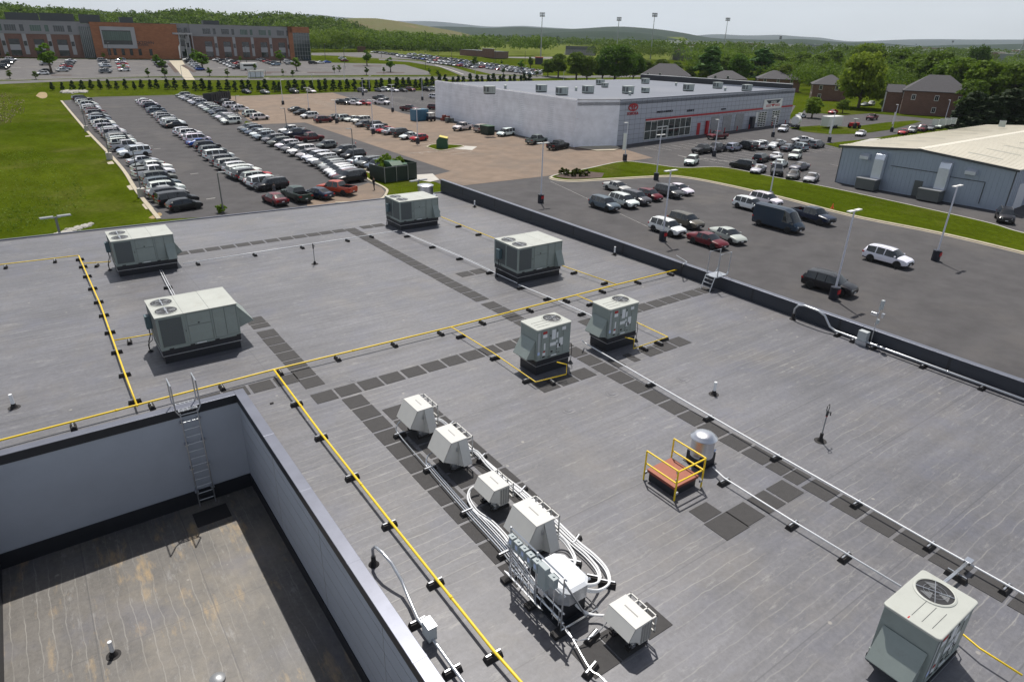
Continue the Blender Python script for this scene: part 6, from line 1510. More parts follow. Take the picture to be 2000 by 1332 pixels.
# grey panel facade: built from piers and openings so nothing is coplanar
L2 = F2.len
b = MB(); add_local(F2, b, 0, L2, -.3, hB, .0, .5); wall(b, W4, farR, ZB - .3, ZB + hB, .3); b.build('panel_facade', 'alu_panel', d_)
b = MB()
for k in range(1, 42):
    xx = L2 * k / 42
    add_local(F2, b, xx, xx + .05, .1, hB - .1, -.008, 0)
for k in range(1, 9): zz = hB * k / 9; add_local(F2, b, 0, L2, zz, zz + .05, -.012, -.0)
b.build('panel_gaps', 'panel_gap', d_)
b = MB(); add_local(F2, b, -.1, L2 + .1, hB, hB + .18, -.12, .7); b.build('facade_coping', 'coping_metal', d_)
sx0, sz0 = F2.uv(1262, 227.5); sx1, sz1 = F2.uv(1544, 213)
zs = (sz0 + sz1) / 2
b = MB(); add_local(F2, b, sx0, L2 + .02, zs - .2, zs + .2, -.16, -.02); b.build('red_stripe', 'brand_red', d_)
# showroom glazing
g0 = F2.uv(1261, 229)[0]; g1 = F2.uv(1351, 224)[0]; gzt = zs - .3
b = MB(); add_local(F2, b, g0, g1, .5, gzt, -.05, -.015); gl = b.build('showroom_glass', 'curtain_glass', d_)
b = MB()
for k in range(9): xx = g0 + (g1 - g0) * k / 8; add_local(F2, b, xx - .05, xx + .05, .5, gzt, -.12, -.05)
for zz in (.5, gzt * .52, gzt): add_local(F2, b, g0, g1, zz - .06, zz + .06, -.13, -.05)
add_local(F2, b, g0 + (g1 - g0) * .25, g0 + (g1 - g0) * .47, 2.9, 3.1, -.2, -.05)
for u_ in (.25, .36, .47): add_local(F2, b, g0 + (g1 - g0) * u_ - .06, g0 + (g1 - g0) * u_ + .06, .3, 3.0, -.2, -.05)
b.build('glazing_bars', 'sign_white', gl)
def sdoor(pa, pb, glassy):
    a = F2.uv(pa, 235); c = F2.uv(pb, 230); top = zs - .9
    b = MB(); add_local(F2, b, a[0], c[0], .1, top, -.04, -.015); o = b.build('service_door', 'dark_window', d_)
    b = MB()
    n = 8 if glassy else 13
    for k in range(n + 1): zz = .1 + (top - .1) * k / n; add_local(F2, b, a[0], c[0], zz - .07, zz + (.07 if glassy else .16), -.09, -.04)
    if glassy:
        for k in range(4): xx = a[0] + (c[0] - a[0]) * k / 3; add_local(F2, b, xx - .06, xx + .06, .1, top, -.1, -.04)
    b.build('door_bars', 'sign_white' if glassy else 'pale_panel', o)
for pa, pb, g_ in ((1389, 1406, 0), (1412, 1429, 0), (1436, 1452, 0), (1480, 1496, 1), (1506, 1521, 1)): sdoor(pa, pb, g_)
b = MB(); a = F2.uv(1361, 250)[0]; add_local(F2, b, a, a + 1.3, .1, 2.9, -.08, -.01); b.build('red_door', 'brand_red', d_)
b = MB(); a = F2.uv(1377, 250)[0]; add_local(F2, b, a, a + .9, .1, 3.2, -.5, -.01); b.build('red_kiosk', 'brand_red', d_)
b = MB(); a = F2.uv(1462, 245)[0]; add_local(F2, b, a, a + 1.6, .1, 3.0, -.9, -.01); b.build('dark_porch', 'sign_black', d_)
b = MB(); a = F2.uv(1473, 245)[0]; add_local(F2, b, a, a + 1.0, 1.2, 4.0, -.1, -.01); b.build('notice', 'sign_white', d_)
for px in (1382, 1409, 1433, 1456, 1500, 1525):
    a = F2.uv(px, 250)[0]; P = F2.A + F2.u * a - F2.n * 1.0; b = MB(); b.cyl((P[0], P[1], ZB), .12, 1.2, 10); o = b.build('bollard', 'brand_red'); tag(o, 'red bollard in front of the service doors', 'bollard', 'red bollards in front of the service doors')
# writing
ux = F2.u; back_n = -F2.n
def sign(txt, px0, px1, pyb, pyt, m):
    """letters filling the width px0..px1 and the height pyb..pyt of the facade"""
    a = F2.uv(px0, pyb); c = F2.uv(px1, pyb); hh = F2.uv(px0, pyt)[1] - a[1]
    P = F2.A + F2.u * a[0] - F2.n * .06 + np.array([0, 0, a[1]]); size = hh / .72
    o = text_mb(txt, size, P, ux, 'lettering', m, d_, .05); w = max(v.co.dot(Vector(ux)) for v in o.data.vertices) - min(v.co.dot(Vector(ux)) for v in o.data.vertices)
    k = (c[0] - a[0]) / w; bpy.data.objects.remove(o); return text_mb(txt, size, P, ux, 'lettering', m, d_, .05, xs=k)
sign('TOYOTA', 1224, 1246, 226, 220.3, 'brand_red')
sign('PARTS & SERVICE', 1282.5, 1313, 221.5, 217.5, 'sign_black'); sign('SERVICE', 1341, 1355, 219, 215, 'sign_black'); sign('EXPRESS', 1408, 1417, 215.3, 212.5, 'sign_black')
# three-ellipse emblem
def ring(b, c, rx, rz, w, P0, n=40):
    v = []; f = []
    for i in range(n):
        a = 2 * math.pi * i / n
        for (ax, az) in ((rx, rz), (rx - w, rz - w)):
            for y in (-.06, -.14): v.append(P0 + F2.u * (c[0] + ax * math.cos(a)) + F2.n * y + np.array([0, 0, c[1] + az * math.sin(a)]))
    for i in range(n):
        a = i * 4; c2 = ((i + 1) % n) * 4; f += [(a + 1, c2 + 1, c2 + 3, a + 3), (a, a + 1, c2 + 1, c2), (a + 2, c2 + 2, c2 + 3, a + 3)]
    b.add(v, f)
e = F2.uv(1236.5, 210); P0 = F2.A + F2.u * e[0] + np.array([0, 0, e[1]])
es = (F2.uv(1246, 211)[0] - F2.uv(1227.5, 211)[0]) / 2; ez = (F2.uv(1236, 202.5)[1] - F2.uv(1236, 218)[1]) / 2
b = MB(); ring(b, (0, 0), es, ez, .26, P0); ring(b, (0, .32 * ez), es * .62, ez * .42, .22, P0); ring(b, (0, .0), es * .28, ez * .9, .2, P0); b.build('emblem', 'brand_red', d_)
# dealer sign board
b = MB(); onface(F2, b, 1492, 195, 1524, 210.5, -.3, -.02); bd = b.build('sign_board', 'sign_white', d_)
a = F2.uv(1492, 195); c = F2.uv(1524, 210.5); x0, x1 = a[0], c[0]; zt_, zb_ = F2.uv(1508, 194.5)[1], F2.uv(1508, 210)[1]; hh = zt_ - zb_; ww = x1 - x0
def PF(x, z, y): return F2.A + F2.u * x + F2.n * y + np.array([0, 0, z])
b = MB(); b.extr([PF(x0 + ww * .1, zt_ - hh * .08, -.32), PF(x1 - ww * .1, zt_ - hh * .08, -.32), PF(x1 - ww * .24, zb_ + hh * .5, -.32), PF(x0 + ww * .24, zb_ + hh * .5, -.32)], -F2.n * .02); b.build('sign_wedge', 'sign_black', bd)
b = MB()
for i in range(2):
    for s in (0, 1): add_local(F2, b, x0 + ww * (.12 + .5 * s), x0 + ww * (.38 + .5 * s), zb_ + hh * (.14 + .15 * i), zb_ + hh * (.22 + .15 * i), -.34, -.3)
b.extr([PF(x0 + ww * .38, zb_ + hh * .42, -.32), PF(x0 + ww * .62, zb_ + hh * .42, -.32), PF(x0 + ww * .5, zb_ + hh * .08, -.32)], -F2.n * .03); b.build('sign_bars', 'brand_red', bd)
o = text_mb('STEVEN', hh * .42, PF(x0 + ww * .5, zb_ + hh * .5, -.36), ux, 'lettering', 'sign_white', d_, .04, align='CENTER', xs=1.0)
# black parapet at the back of the roof
q0 = U(1247, 160, rt + 1.2); q1 = W4 + dirL * 2
b = MB(); A_, B_ = np.array([q0[0], q0[1]]), np.array(farR[:2]); 
wall(b, W4 + dirL * 1.0, farR, rt - .4, rt + 1.2, .4); b.build('back_parapet', 'black_flashing', d_)
b = MB(); wall(b, W4 + dirL * 1.0, farR, rt + 1.2, rt + 1.35, .45); b.build('back_coping', 'sign_white', d_)
for i, (px, py, s) in enumerate(((956, 184, 1), (1057, 180.5, 1), (1097, 186.5, 1.05), (1148, 183, 1.05), (1172, 166.5, .9), (1181, 171.5, .7), (1226, 183.5, 1.05), (1260, 164, .9), (1260, 182, .75), (1344, 178.5, 1.05), (1401, 173.5, 1), (1458, 178.5, 1))):
    P = U(px, py, rt - .35); t = thing('rooftop_hvac_unit', 'pale boxy air handling unit on the dealership roof, %s from the left' % ORD[i], 'air conditioner', P, rad(-12), 'air handling units on the dealership roof')
    b = MB(); s *= .78; b.box(-1.5 * s, -1.0 * s, .2, 1.5 * s, 1.0 * s, 2.1 * s); b.box(-1.55 * s, -1.05 * s, 2.05 * s, 1.55 * s, 1.05 * s, 2.14 * s); b.build('casing', 'hvac_grey', t)
    b = MB(); b.box(-1.52 * s, -.8 * s, .5, -1.5 * s, .8 * s, 1.9 * s); b.box(-1.3 * s, -1.02 * s, .5, -.6 * s, -1.0 * s, 1.9 * s); b.box(-.3 * s, -1.02 * s, .4, -.26 * s, -1.0 * s, 2.0 * s); b.box(.5 * s, -1.02 * s, .4, .54 * s, -1.0 * s, 2.0 * s); b.build('grille', 'hvac_dark', t)
    b = MB(); b.box(-1.4 * s, -.9 * s, -.02, 1.4 * s, .9 * s, .2); b.build('curb', 'black_flashing', t)
for px, py in ((987, 174), (1320, 168), (1230, 187), (1125, 178), (1416, 178)):
    b = MB(); b.lathe(tuple(U(px, py, rt - .35)), [(.3, 0), (.3, .6), (.42, .62), (.42, .8), (.1, .95)], 12); tag(b.build('roof_vent', 'hvac_grey'), 'small round vent on the dealership roof', 'vent', 'small round vents on the dealership roof')

# ---------------------------------------------------------------- grey metal building on the right
M1 = G(1631, 356); M2 = G(1958, 415)
F3 = Face(M1, M2); L3 = F3.len
m_ = thing('metal_building', 'grey ribbed metal building with pale low-pitched roof on the right', 'warehouse', (0, 0, 0))
hl = height_at(M1, 284.5); hr_ = height_at(M2, 334); ax, az = F3.uv(1799, 293.5); hl = hr_ = (hl + hr_) / 2
dp = 62
def P3(x, y, z): return F3.A + F3.u * x + F3.n * y + np.array([0, 0, z])
b = MB(); b.extr([P3(0, 0, -.3), P3(L3, 0, -.3), P3(L3, 0, hr_), P3(ax, 0, az), P3(0, 0, hl)], F3.n * dp); b.build('wall', 'metal_cladding', m_)
b = MB(); k = 0.
while k < L3:
    zt3 = hl + (az - hl) * k / ax if k < ax else az + (hr_ - az) * (k - ax) / (L3 - ax); add_local(F3, b, k, k + .06, 0, zt3 - .1, -.03, 0); k += .6
k = .5
while k < dp: b.extr([P3(L3, k, 0), P3(L3 + .03, k, 0), P3(L3 + .03, k, hr_ - .1), P3(L3, k, hr_ - .1)], F3.n * .06); k += .9
b.build('cladding_ribs', 'metal_cladding', m_)
b = MB()
for (xa, za, xb, zb_) in ((-.5, hl + .02, ax, az + .12), (ax, az + .12, L3 + .5, hr_ + .02)): b.extr([P3(xa, -.4, za), P3(xb, -.4, zb_), P3(xb, -.4, zb_ + .1), P3(xa, -.4, za + .1)], F3.n * (dp + .8))
ro = b.build('roof', 'metal_roof', m_)
b = MB(); b.extr([P3(ax - .5, -.42, az + .2), P3(ax, -.42, az + .28), P3(ax + .5, -.42, az + .2)], F3.n * (dp + .84)); b.build('ridge_cap', 'metal_roof', ro)
b = MB(); kk = 0
while kk < dp:
    for (xa, za, xb, zb_) in ((-.5, hl + .12, ax - .5, az + .22), (ax + .5, az + .22, L3 + .5, hr_ + .12)): b.extr([P3(xa, kk, za), P3(xb, kk, zb_), P3(xb, kk, zb_ + .05), P3(xa, kk, za + .05)], F3.n * .07)
    kk += 1.2
b.build('standing_seams', 'metal_roof', ro)
b = MB()
for (xa, xb, rows) in ((ax * .25, ax * .62, range(6)), (ax + (L3 - ax) * .35, ax + (L3 - ax) * .72, range(7))):
    for r_ in rows:
        y = 5 + r_ * 7.2
        za = hl + .14 + (az + .12 - hl) * xa / ax if xa < ax else az + .24 + (hr_ - az - .12) * (xa - ax) / (L3 - ax); zb_ = hl + .14 + (az + .12 - hl) * xb / ax if xa < ax else az + .24 + (hr_ - az - .12) * (xb - ax) / (L3 - ax)
        b.extr([P3(xa, y, za), P3(xb, y, zb_), P3(xb, y, zb_ + .03), P3(xa, y, za + .03)], F3.n * .7)
b.build('skylight_strips', 'skylight', ro)
b = MB(); b.extr([P3(-.52, -.46, hl - .22), P3(ax, -.46, az - .12), P3(L3 + .52, -.46, hr_ - .22), P3(L3 + .52, -.46, hr_ + .1), P3(ax, -.46, az + .2), P3(-.52, -.46, hl + .1)], F3.n * .06); b.build('gable_trim', 'trim_dark', m_)
b = MB(); b.extr([P3(L3, -.05, 0), P3(L3 + .1, -.05, 0), P3(L3 + .1, -.05, hr_), P3(L3, -.05, hr_)], F3.n * .2); b.extr([P3(-.06, -.05, 0), P3(.06, -.05, 0), P3(.06, -.05, hl), P3(-.06, -.05, hl)], F3.n * .1); b.build('corner_trim', 'trim_dark', m_)
for y in (3.2, 9.5, 16, 22.5):
    b = MB(); b.extr([P3(L3 + .03, y, 0), P3(L3 + .09, y, 0), P3(L3 + .09, y, 3.6), P3(L3 + .03, y, 3.6)], F3.n * 3.6); b.build('overhead_door', 'door_white', m_)
b = MB(); a = F3.uv(1791, 370)[0]; add_local(F3, b, a - .6, a + .6, 0, 2.4, -.08, -.02); b.build('side_door', 'hvac_dark', m_)
b = MB(); onface(F3, b, 1735, 339.5, 1919, 371, -.1, -.04) if 0 else add_local(F3, b, F3.uv(1735, 345)[0], F3.uv(1828, 357)[0], 3.9, 3.98, -.12, -.04); add_local(F3, b, F3.uv(1845, 362)[0], F3.uv(1918, 375)[0], 3.6, 3.68, -.12, -.04); add_local(F3, b, F3.uv(1918, 375)[0], F3.uv(1918, 375)[0] + .08, .6, 3.68, -.12, -.04); b.build('gas_line', 'trim_dark', m_)
for i, (px, py) in enumerate(((1692, 306), (1899, 336))):
    a = F3.uv(px, py); b = MB(); b.extr([P3(a[0] - .7, -.02, a[1] - .5), P3(a[0] - .7, -.75, a[1] - .35), P3(a[0] - .7, -.75, a[1] + .1), P3(a[0] - .7, -.02, a[1] + .5)], F3.u * 1.4); b.build('wall_hood', 'duct_metal', m_)
for i, (px, py, base, bpy_) in enumerate(((1725, 305, 1712, 372), (1852, 322, 1830, 396))):
    a = F3.uv(px, py); c = F3.uv(base + 3, bpy_ - 25)
    t = thing('air_handler', ['air handler with a tall bright duct on the metal building, left one', 'air handler with a tall bright duct on the metal building, right one'][i], 'air conditioner', (0, 0, 0), 0, 'air handlers with ducts beside the metal building')
    xx = a[0]; zt3 = a[1]
    b = MB(); b.extr([P3(xx - .75, -1.0, 1.6), P3(xx + .75, -1.0, 1.6), P3(xx + .75, -1.0, zt3 - .5), P3(xx - .75, -1.0, zt3 - .5)], F3.n * .85); b.extr([P3(xx - .75, -1.0, zt3 - .5), P3(xx - .75, -.75, zt3 + .3), P3(xx - .75, -.04, zt3 + .55), P3(xx - .75, -.04, zt3 - .55)], F3.u * 1.5); b.build('duct', 'duct_metal', t, bevel=.03)
    b = MB(); b.extr([P3(xx - 2.1, -2.6, .15), P3(xx + .9, -2.6, .15), P3(xx + .9, -2.6, 1.75), P3(xx - 2.1, -2.6, 1.75)], F3.n * 1.9); b.build('casing', 'hvac_dark', t, bevel=.03)
    b = MB(); b.extr([P3(xx - 2.15, -2.65, 1.75), P3(xx + .95, -2.65, 1.75), P3(xx + .95, -2.65, 1.82), P3(xx - 2.15, -2.65, 1.82)], F3.n * 2.0); b.build('lid', 'steel_grey', t)
for i, (px, py) in enumerate(((1822, 260), (1836, 260), (1846, 258), (1856, 256), (1953, 258))):
    P = P3(6 + i * 2.0 if i < 4 else ax + 3, dp - 9, az + .1); P = at_range(px, py, 160 + i * 2); P[2] = ZB + az + .1
    t = thing('rooftop_condenser', 'small pale condenser on the metal roof, %s from the left' % ORD[i], 'air conditioner', P, .3, 'small condensers on the metal roof')
    b = MB(); b.cbox((0, 0, 0), 1.1, 1.1, 1.1); b.build('casing', 'hvac_grey', t); b = MB(); b.cbox((0, 0, 1.1), .9, .9, .05); b.build('grille', 'hvac_dark', t)

# ---------------------------------------------------------------- brick houses
def house(label, px, py, w, d, h, rh, ang, wins, hip=True):
    P = G(px, py); t = thing('brick_house', label, 'house', P, rad(ang))
    b = MB(); b.box(0, 0, -.2, w, d, h); b.build('wall', 'brick_red', t)
    b = MB(); o = .6
    v = [(-o, -o, h), (w + o, -o, h), (w + o, d + o, h), (-o, d + o, h), (w * .5 if w < d else d * .5, d * .5, h + rh), (w - (w * .5 if w < d else d * .5), d * .5, h + rh)]
    v2 = [(p[0], p[1], p[2] - .18) for p in v[:4]]
    b.add(v + v2, [(0, 1, 5, 4), (1, 2, 5), (2, 3, 4, 5), (3, 0, 4), (0, 6, 7, 1), (1, 7, 8, 2), (2, 8, 9, 3), (3, 9, 6, 0), (6, 9, 8, 7)]); b.build('roof', 'shingle', t)
    for (xx, zz) in wins:
        b = MB(); b.box(xx - .65, -.10, zz - .9, xx + .65, -.01, zz + .9); fr = b.build('window', 'trim_white', t)
        b = MB(); b.box(xx - .48, -.12, zz - .72, xx - .04, -.10, zz + .72); b.box(xx + .04, -.12, zz - .72, xx + .48, -.10, zz + .72); b.build('pane', 'dark_window', fr)
    for yy in (d * .25, d * .6):
        for zz in (1.8, h - 1.7):
            b = MB(); b.box(-.1, yy - .65, zz - .9, -.01, yy + .65, zz + .9); fr = b.build('window', 'trim_white', t); b = MB(); b.box(-.12, yy - .5, zz - .75, -.10, yy + .5, zz + .75); b.build('pane', 'dark_window', fr)
    return t
h1 = house('two-storey brick house with dark hip roof standing right of the big pale tree', 1756, 223, 19, 13, 7.6, 5.0, -62, [(3, 5.6), (9.8, 5.6), (16.5, 5.6), (9.8, 1.8), (16.5, 1.8)])
b = MB(); b.box(-5, 5, 0, 0, 11, 6.6); b.build('side_wing', 'brick_red', h1)
b = MB(); v = [(-5.5, 4.4, 6.6), (0.2, 4.4, 6.6), (.2, 11.6, 6.6), (-5.5, 11.6, 6.6), (-5.5, 8, 9), (.2, 8, 9)]; b.add(v, [(0, 1, 5, 4), (2, 3, 4, 5), (0, 4, 3), (1, 2, 5), (0, 3, 2, 1)]); b.build('wing_roof', 'shingle', h1)
b = MB()
for y in (4.6, 11.2): b.box(-5.4, y, 0, -5.1, y + .25, 6.6)
b.build('porch_post', 'trim_white', h1)
house('brick house with dark roof half hidden behind the pale tree', 1583, 196, 13, 12, 6.2, 3.6, -55, [(3, 5), (9, 5), (3, 1.7)])
house('brick house with dark roof between two green trees beyond the dealership', 1478, 178, 19, 13, 5.6, 3.6, -50, [(3, 5), (9, 5), (15, 5)])
house('brick house whose grey roof shows behind the dealership roof, right one', 1382, 172, 18, 14, 4.5, 3.6, -50, [(3, 5), (9, 5)])
house('brick house whose big grey roof shows behind the dealership roof, left one', 1252, 166, 24, 16, 4.8, 5.4, -48, [(3, 5), (9, 5)])
house('gabled house partly hidden by dark conifers at the right edge', 1945, 238, 18, 14, 5, 6, -75, [(3, 3), (9, 3)])

# small brick store building, bleachers etc. in the school grounds
def simple_building(name, label, cat, P, w, d, h, ang, wallm, roofm, extra=None):
    t = thing(name, label, cat, P, rad(ang)); b = MB(); b.box(0, 0, -.3, w, d, h); b.build('wall', wallm, t)
    b = MB(); b.box(-.3, -.3, h, w + .3, d + .3, h + .35); b.build('roof', roofm, t)
    if extra: extra(t)
    return t
sp = 1.0
P1, P2 = G(898, 108.5), G(964, 115.5)
sb = Face(P1, P2)
def sbx(t):
    b = MB(); b.box(sb.len * .78, -.12, .2, sb.len * .84, -.02, 3.2); b.build('door', 'dark_window', t)
    b = MB(); b.box(sb.len * .72, -1.0, 0, sb.len + 1, -.05, 5.6); b.build('front_block', 'brick_red', t)
    b = MB(); b.box(sb.len * .70, -1.1, 5.6, sb.len + 1.2, -.0, 5.9); b.build('front_coping', 'trim_white', t)
simple_building('brick_store', 'long low brick building on the school sports field', 'building', P1, sb.len, 12, height_at(P1, 98), math.degrees(sb.ang), 'brick_red', 'trim_dark', sbx)
simple_building('red_shed', 'small red-roofed shed beside the sports field', 'shed', G(1045, 126), 5, 4, 4, -40, 'sign_black', 'brand_red')
simple_building('red_shed', 'tiny red shed beyond the parking of the school', 'shed', G(699, 102), 6, 5, 3.4, -20, 'brick_red', 'brick_red')
def bleacher(label, px0, py0, px1, py1, n, m1='steel_grey'):
    A, B_ = G(px0, py0), G(px1, py1); F = Face(A, B_); t = thing('bleachers', label, 'bleachers', A, F.ang); s = -1 if F.mirror else 1
    b = MB()
    for k in range(n): b.box(0, s * (k * .9) if s > 0 else -(k + 1) * .9, k * .5 + .3, F.len, (k + 1) * .9 if s > 0 else -k * .9, k * .5 + .5)
    b.build('seat_rows', m1, t); b = MB(); b.box(0, s * n * .9 - .05, 0, F.len, s * n * .9 + .05, n * .5 + 3); b.build('back_screen', 'hvac_dark', t)
bleacher('grey bleachers behind the sports field', 1100, 108, 1160, 110, 9, 'pale_panel'); bleacher('dark grandstand beyond the trees left of the grey roofs', 1306, 118, 1352, 122, 9, 'hvac_dark')
# ================================================================ lamps, containers, people
mat('pole_white', (.62, .63, .70), .45)
mat('pole_grey', (.17, .175, .18), .5, metal=.3)
mat('pole_dark', (.06, .055, .055), .5)
mat('green_steel', (.015, .075, .035), .5, var=.15, vscale=1)
mat('green_dark', (.008, .022, .014), .6, var=.2, vscale=1)
mat('lid_yellow', (.62, .52, .10), .5)
mat('container_black', (.012, .015, .02), .55, var=.2, vscale=1)
mat('container_blue', (.05, .15, .24), .5, var=.15, vscale=1)
mat('skin', (.42, .25, .18), .6); mat('cloth_dark', (.02, .02, .025), .9); mat('cloth_grey', (.09, .09, .10), .9); mat('hair_dark', (.03, .02, .015), .7)
mat('orange_cone', (.80, .12, .02), .5)
def lamp(label, base, top, m='pole_white', heads=2, basem='sign_black', group='white lamp posts of the parking lots', r=.10, banner=None, ang=0, stub=.42, bh=1.15, P=None, h=None):
    P = G(*base) if P is None else P; h = height_at(P, top) if h is None else h
    t = thing('lamp_post', label, 'lamp post', P, rad(ang), group)
    b = MB(); b.tube([(0, 0, .1), (0, 0, h)], r, 10, rs=[r, r * .72]); b.build('pole', m, t)
    if basem: b = MB(); b.cyl((0, 0, 0), stub, bh, 18); bs = b.build('base', basem, t)
    if basem == 'sign_black' and np.linalg.norm(P - CAM) < 110:
        b = MB(); b.box(-stub * .5, -stub - .012, bh * .5, stub * .5, -stub + .06, bh * .85); b.build('red_label', 'brand_red', t)
    for s in ((-1, 1) if heads == 2 else (1,)):
        b = MB(); b.box(min(s * .12, s * .95), -.17, h - .02, max(s * .12, s * .95), .17, h + .07); b.box(min(0, s * .3), -.04, h - .08, max(0, s * .3), .04, h - .02); b.build('lamp_head', 'sign_white' if m == 'pole_white' else 'steel_grey', t)
    if banner:
        b = MB(); b.box(.12, -.02, h * .30, .85, .02, h * .72); bn = b.build('banner', 'sign_white', t)
        b = MB(); b.box(.12, -.03, h * .72, .9, .03, h * .735); b.box(.12, -.03, h * .29, .9, .03, h * .30); b.build('banner_arm', 'pole_white', bn)
        n = len(banner); 
        for i, ch in enumerate(banner): text_mb(ch, h * .4 / n, (.48, -.03, h * .68 - i * h * .39 / n), (1, 0, 0), 'letter', 'sign_black', t, .01, align='CENTER')
    return t
WP = 'white lamp posts of the parking lots'
lamp('white lamp post standing alone left of the near asphalt lot', (1056, 396), 280)
lamp('white lamp post behind the grass island, left of the near cars', (1281, 352), 264)
lamp('white double-headed lamp post beside the white suv in the near lot', (1293.5, 470), 334)
lamp('white double-headed lamp post beside the black suv near the parapet', (1627, 584), 412)
lamp('white double-headed lamp post at the right of the near lot', (1826, 509), 364)
lamp('white lamp post rising from the near lot left of the delivery van', (1502, 390), 307)
lamp('white lamp post next to the black pickups of the dealership', (1394, 306), 234, heads=1, ang=180)
lamp('white lamp post before the glazed service doors', (1509, 268), 228, heads=1, ang=180)
lamp('white lamp post with a vertical lettered banner at the tan pavement edge', (1220, 314), 240, heads=1, ang=180, banner='CERTIFIED')
lamp('white lamp post with a banner by the lane behind the dealership lot', (1619, 278), 219, heads=1, ang=180, banner='SERVICE')
lamp('white lamp post with a round banner beside the red cars', (1741, 258), 205, heads=1, ang=180, banner='SALES')
lamp('white lamp post near the dark conifers by the brick house', (1843, 243), 196, heads=1, ang=180)
lamp('white lamp post with black base beside the red hatchback', (816, 281), 214)
lamp('white lamp post in the middle of the tan pavement', (553, 205), 157, heads=1); lamp('thin white lamp post left of the charcoal sedan on the tan pavement', (604, 220), 172)
lamp('white lamp post in the tan pavement row beside the dark pickup', (729, 262), 196); lamp('white lamp post behind the small black sedan', (658, 241), 196)
lamp('white lamp post in the far lot near the maroon pickup', (767, 219), 166); lamp('white lamp post in the far lot near the long white wall', (825, 196), 152)
lamp('white lamp post at the hedge by the single grey suv', (709, 187), 156); lamp('white lamp post at the hedge behind the single grey suv', (722, 178), 149, heads=1)
for i, (px, pb, pt) in enumerate(((611, 168, 145), (487, 178, 150), (928, 165, 125), (1016, 165, 142), (1026, 160, 128), (1100, 168, 140), (673, 160, 128), (357, 158, 128))): lamp('distant white lamp post along the hedge, %s in a loose line' % ORD[i], (px, pb), pt, heads=1, basem=None)
GP = 'grey lamp posts of the left lot'
lamp('slim grey lamp post at the foot of the left lot beside the roof edge', (437, 417), 338, 'pole_grey', 1, None, GP, .09)
lamp('grey lamp post on a concrete base beside the far slope cars', (170, 257), 196, 'pole_grey', 1, 'concrete_pale', GP, .09)
lamp('grey lamp post on a concrete base in the middle of the grass slope', (215, 312), 233, 'pole_grey', 1, 'concrete_pale', GP, .09, stub=.5)
lamp('grey lamp post on a concrete base near the white pickups', (278, 385), 296, 'pole_grey', 1, 'concrete_pale', GP, .09, stub=.5)
lamp('slim grey lamp post behind the row of cars by the navy pickup', (562, 268), 212, 'pole_grey', 1, None, GP, .09, ang=180)
lamp('slim grey lamp post by the white sedan near the kerb', (692, 326), 252, 'pole_grey', 1, None, GP, .09, ang=180)
lamp('slim grey lamp post by the white crossovers near the open container', (466, 233), 188, 'pole_grey', 1, None, GP, .09)
Pq = G(108, 424, 8.4); lamp('grey double lamp head rising just behind the left roof edge', None, None, 'pole_grey', 2, None, GP, .11, P=np.array([Pq[0], Pq[1], Z0]), h=8.4, ang=8)
Pq = G(817, 353, 8.2); lamp('grey lamp head rising behind the roof edge near the far unit', None, None, 'pole_grey', 2, None, GP, .10, P=np.array([Pq[0], Pq[1], Z0]), h=8.2, ang=8)
for i, (px, pb, pt) in enumerate(((217, 123, 84), (483, 132, 92), (745, 113, 82), (636, 123, 86), (831, 135, 96), (856, 113, 90), (882, 128, 95), (967, 133, 95), (674, 135, 94), (1025, 135, 100), (931, 120, 100))): lamp('dark slender lamp post ' + ('before the orange school block', 'before the right school wing', 'between the two planted islands', 'beyond the glass school corner', 'at the road junction', 'left of the low brick store', 'just before the left end of the brick store', 'right of the brick store', 'left of the green island tree', 'near the red shed', 'before the brick store wall')[i], (px, pb), pt, 'pole_dark', 1, None, 'dark lamp posts in the school lots', .13)
# stadium floodlights
for i, (px, pb, pt, lab) in enumerate(((1056, 113, 27, 'tall floodlight mast left of the sports field, leftmost of all'), (1203, 113, 36, 'tall floodlight mast rising behind the big dark green tree'), (1270, 116, 28, 'tall floodlight mast right of the big dark green tree'), (1411, 112, 37, 'tall floodlight mast over the trees beyond the dealership'), (1518, 112, 73, 'short distant floodlight mast above the pasture'), (1853, 112, 81, 'distant floodlight mast above the right treetops'), (1785, 105, 87, 'faint distant floodlight mast above the big pale tree'))):
    P = G(px, pb); h = height_at(P, pt); t = thing('floodlight_mast', lab, 'floodlight mast', P, 0, 'stadium floodlight masts')
    b = MB(); r = .35 if i < 4 else .3; b.tube([(0, 0, 0), (0, 0, h)], r, 8, rs=[r * 1.3, r * .6]); b.build('mast', 'steel_grey', t)
    b = MB(); w = h * .13; ca = math.atan2(-R_[1], -R_[0])
    for q in range(2): b.cbox((0, 0, h - .6 - q * 1.6), w, .5, .3, ca)
    for q in range(6):
        for rr in range(2): xx = (q - 2.5) * w / 6; b.cbox((xx * math.cos(ca), xx * math.sin(ca), h - .2 - rr * 1.6), w / 9, .7, .9, ca)
    b.build('lamp_array', 'hvac_dark', t)
# water tower at the right edge
P = np.array(list(at_range(2006, 110, 1150)[:2]) + [Z0]); t = thing('water_tower', 'legged water tower cut off by the right picture edge', 'water tower', P)
H_w = height_at(P, 66)
b = MB(); b.lathe((0, 0, H_w - 12), [(1, -3), (6, -1), (9, 2), (9.5, 6), (9, 10), (5, 13), (.5, 14)], 24); b.build('tank', 'hvac_grey', t, smooth=True)
b = MB()
for q in range(6):
    a = q * math.pi / 3 + .3; b.tube([(14 * math.cos(a), 14 * math.sin(a), 0), (8.5 * math.cos(a), 8.5 * math.sin(a), H_w - 9)], .55, 6)
b.tube([(0, 0, 0), (0, 0, H_w - 12)], 1.2, 10); b.build('legs', 'steel_grey', t)
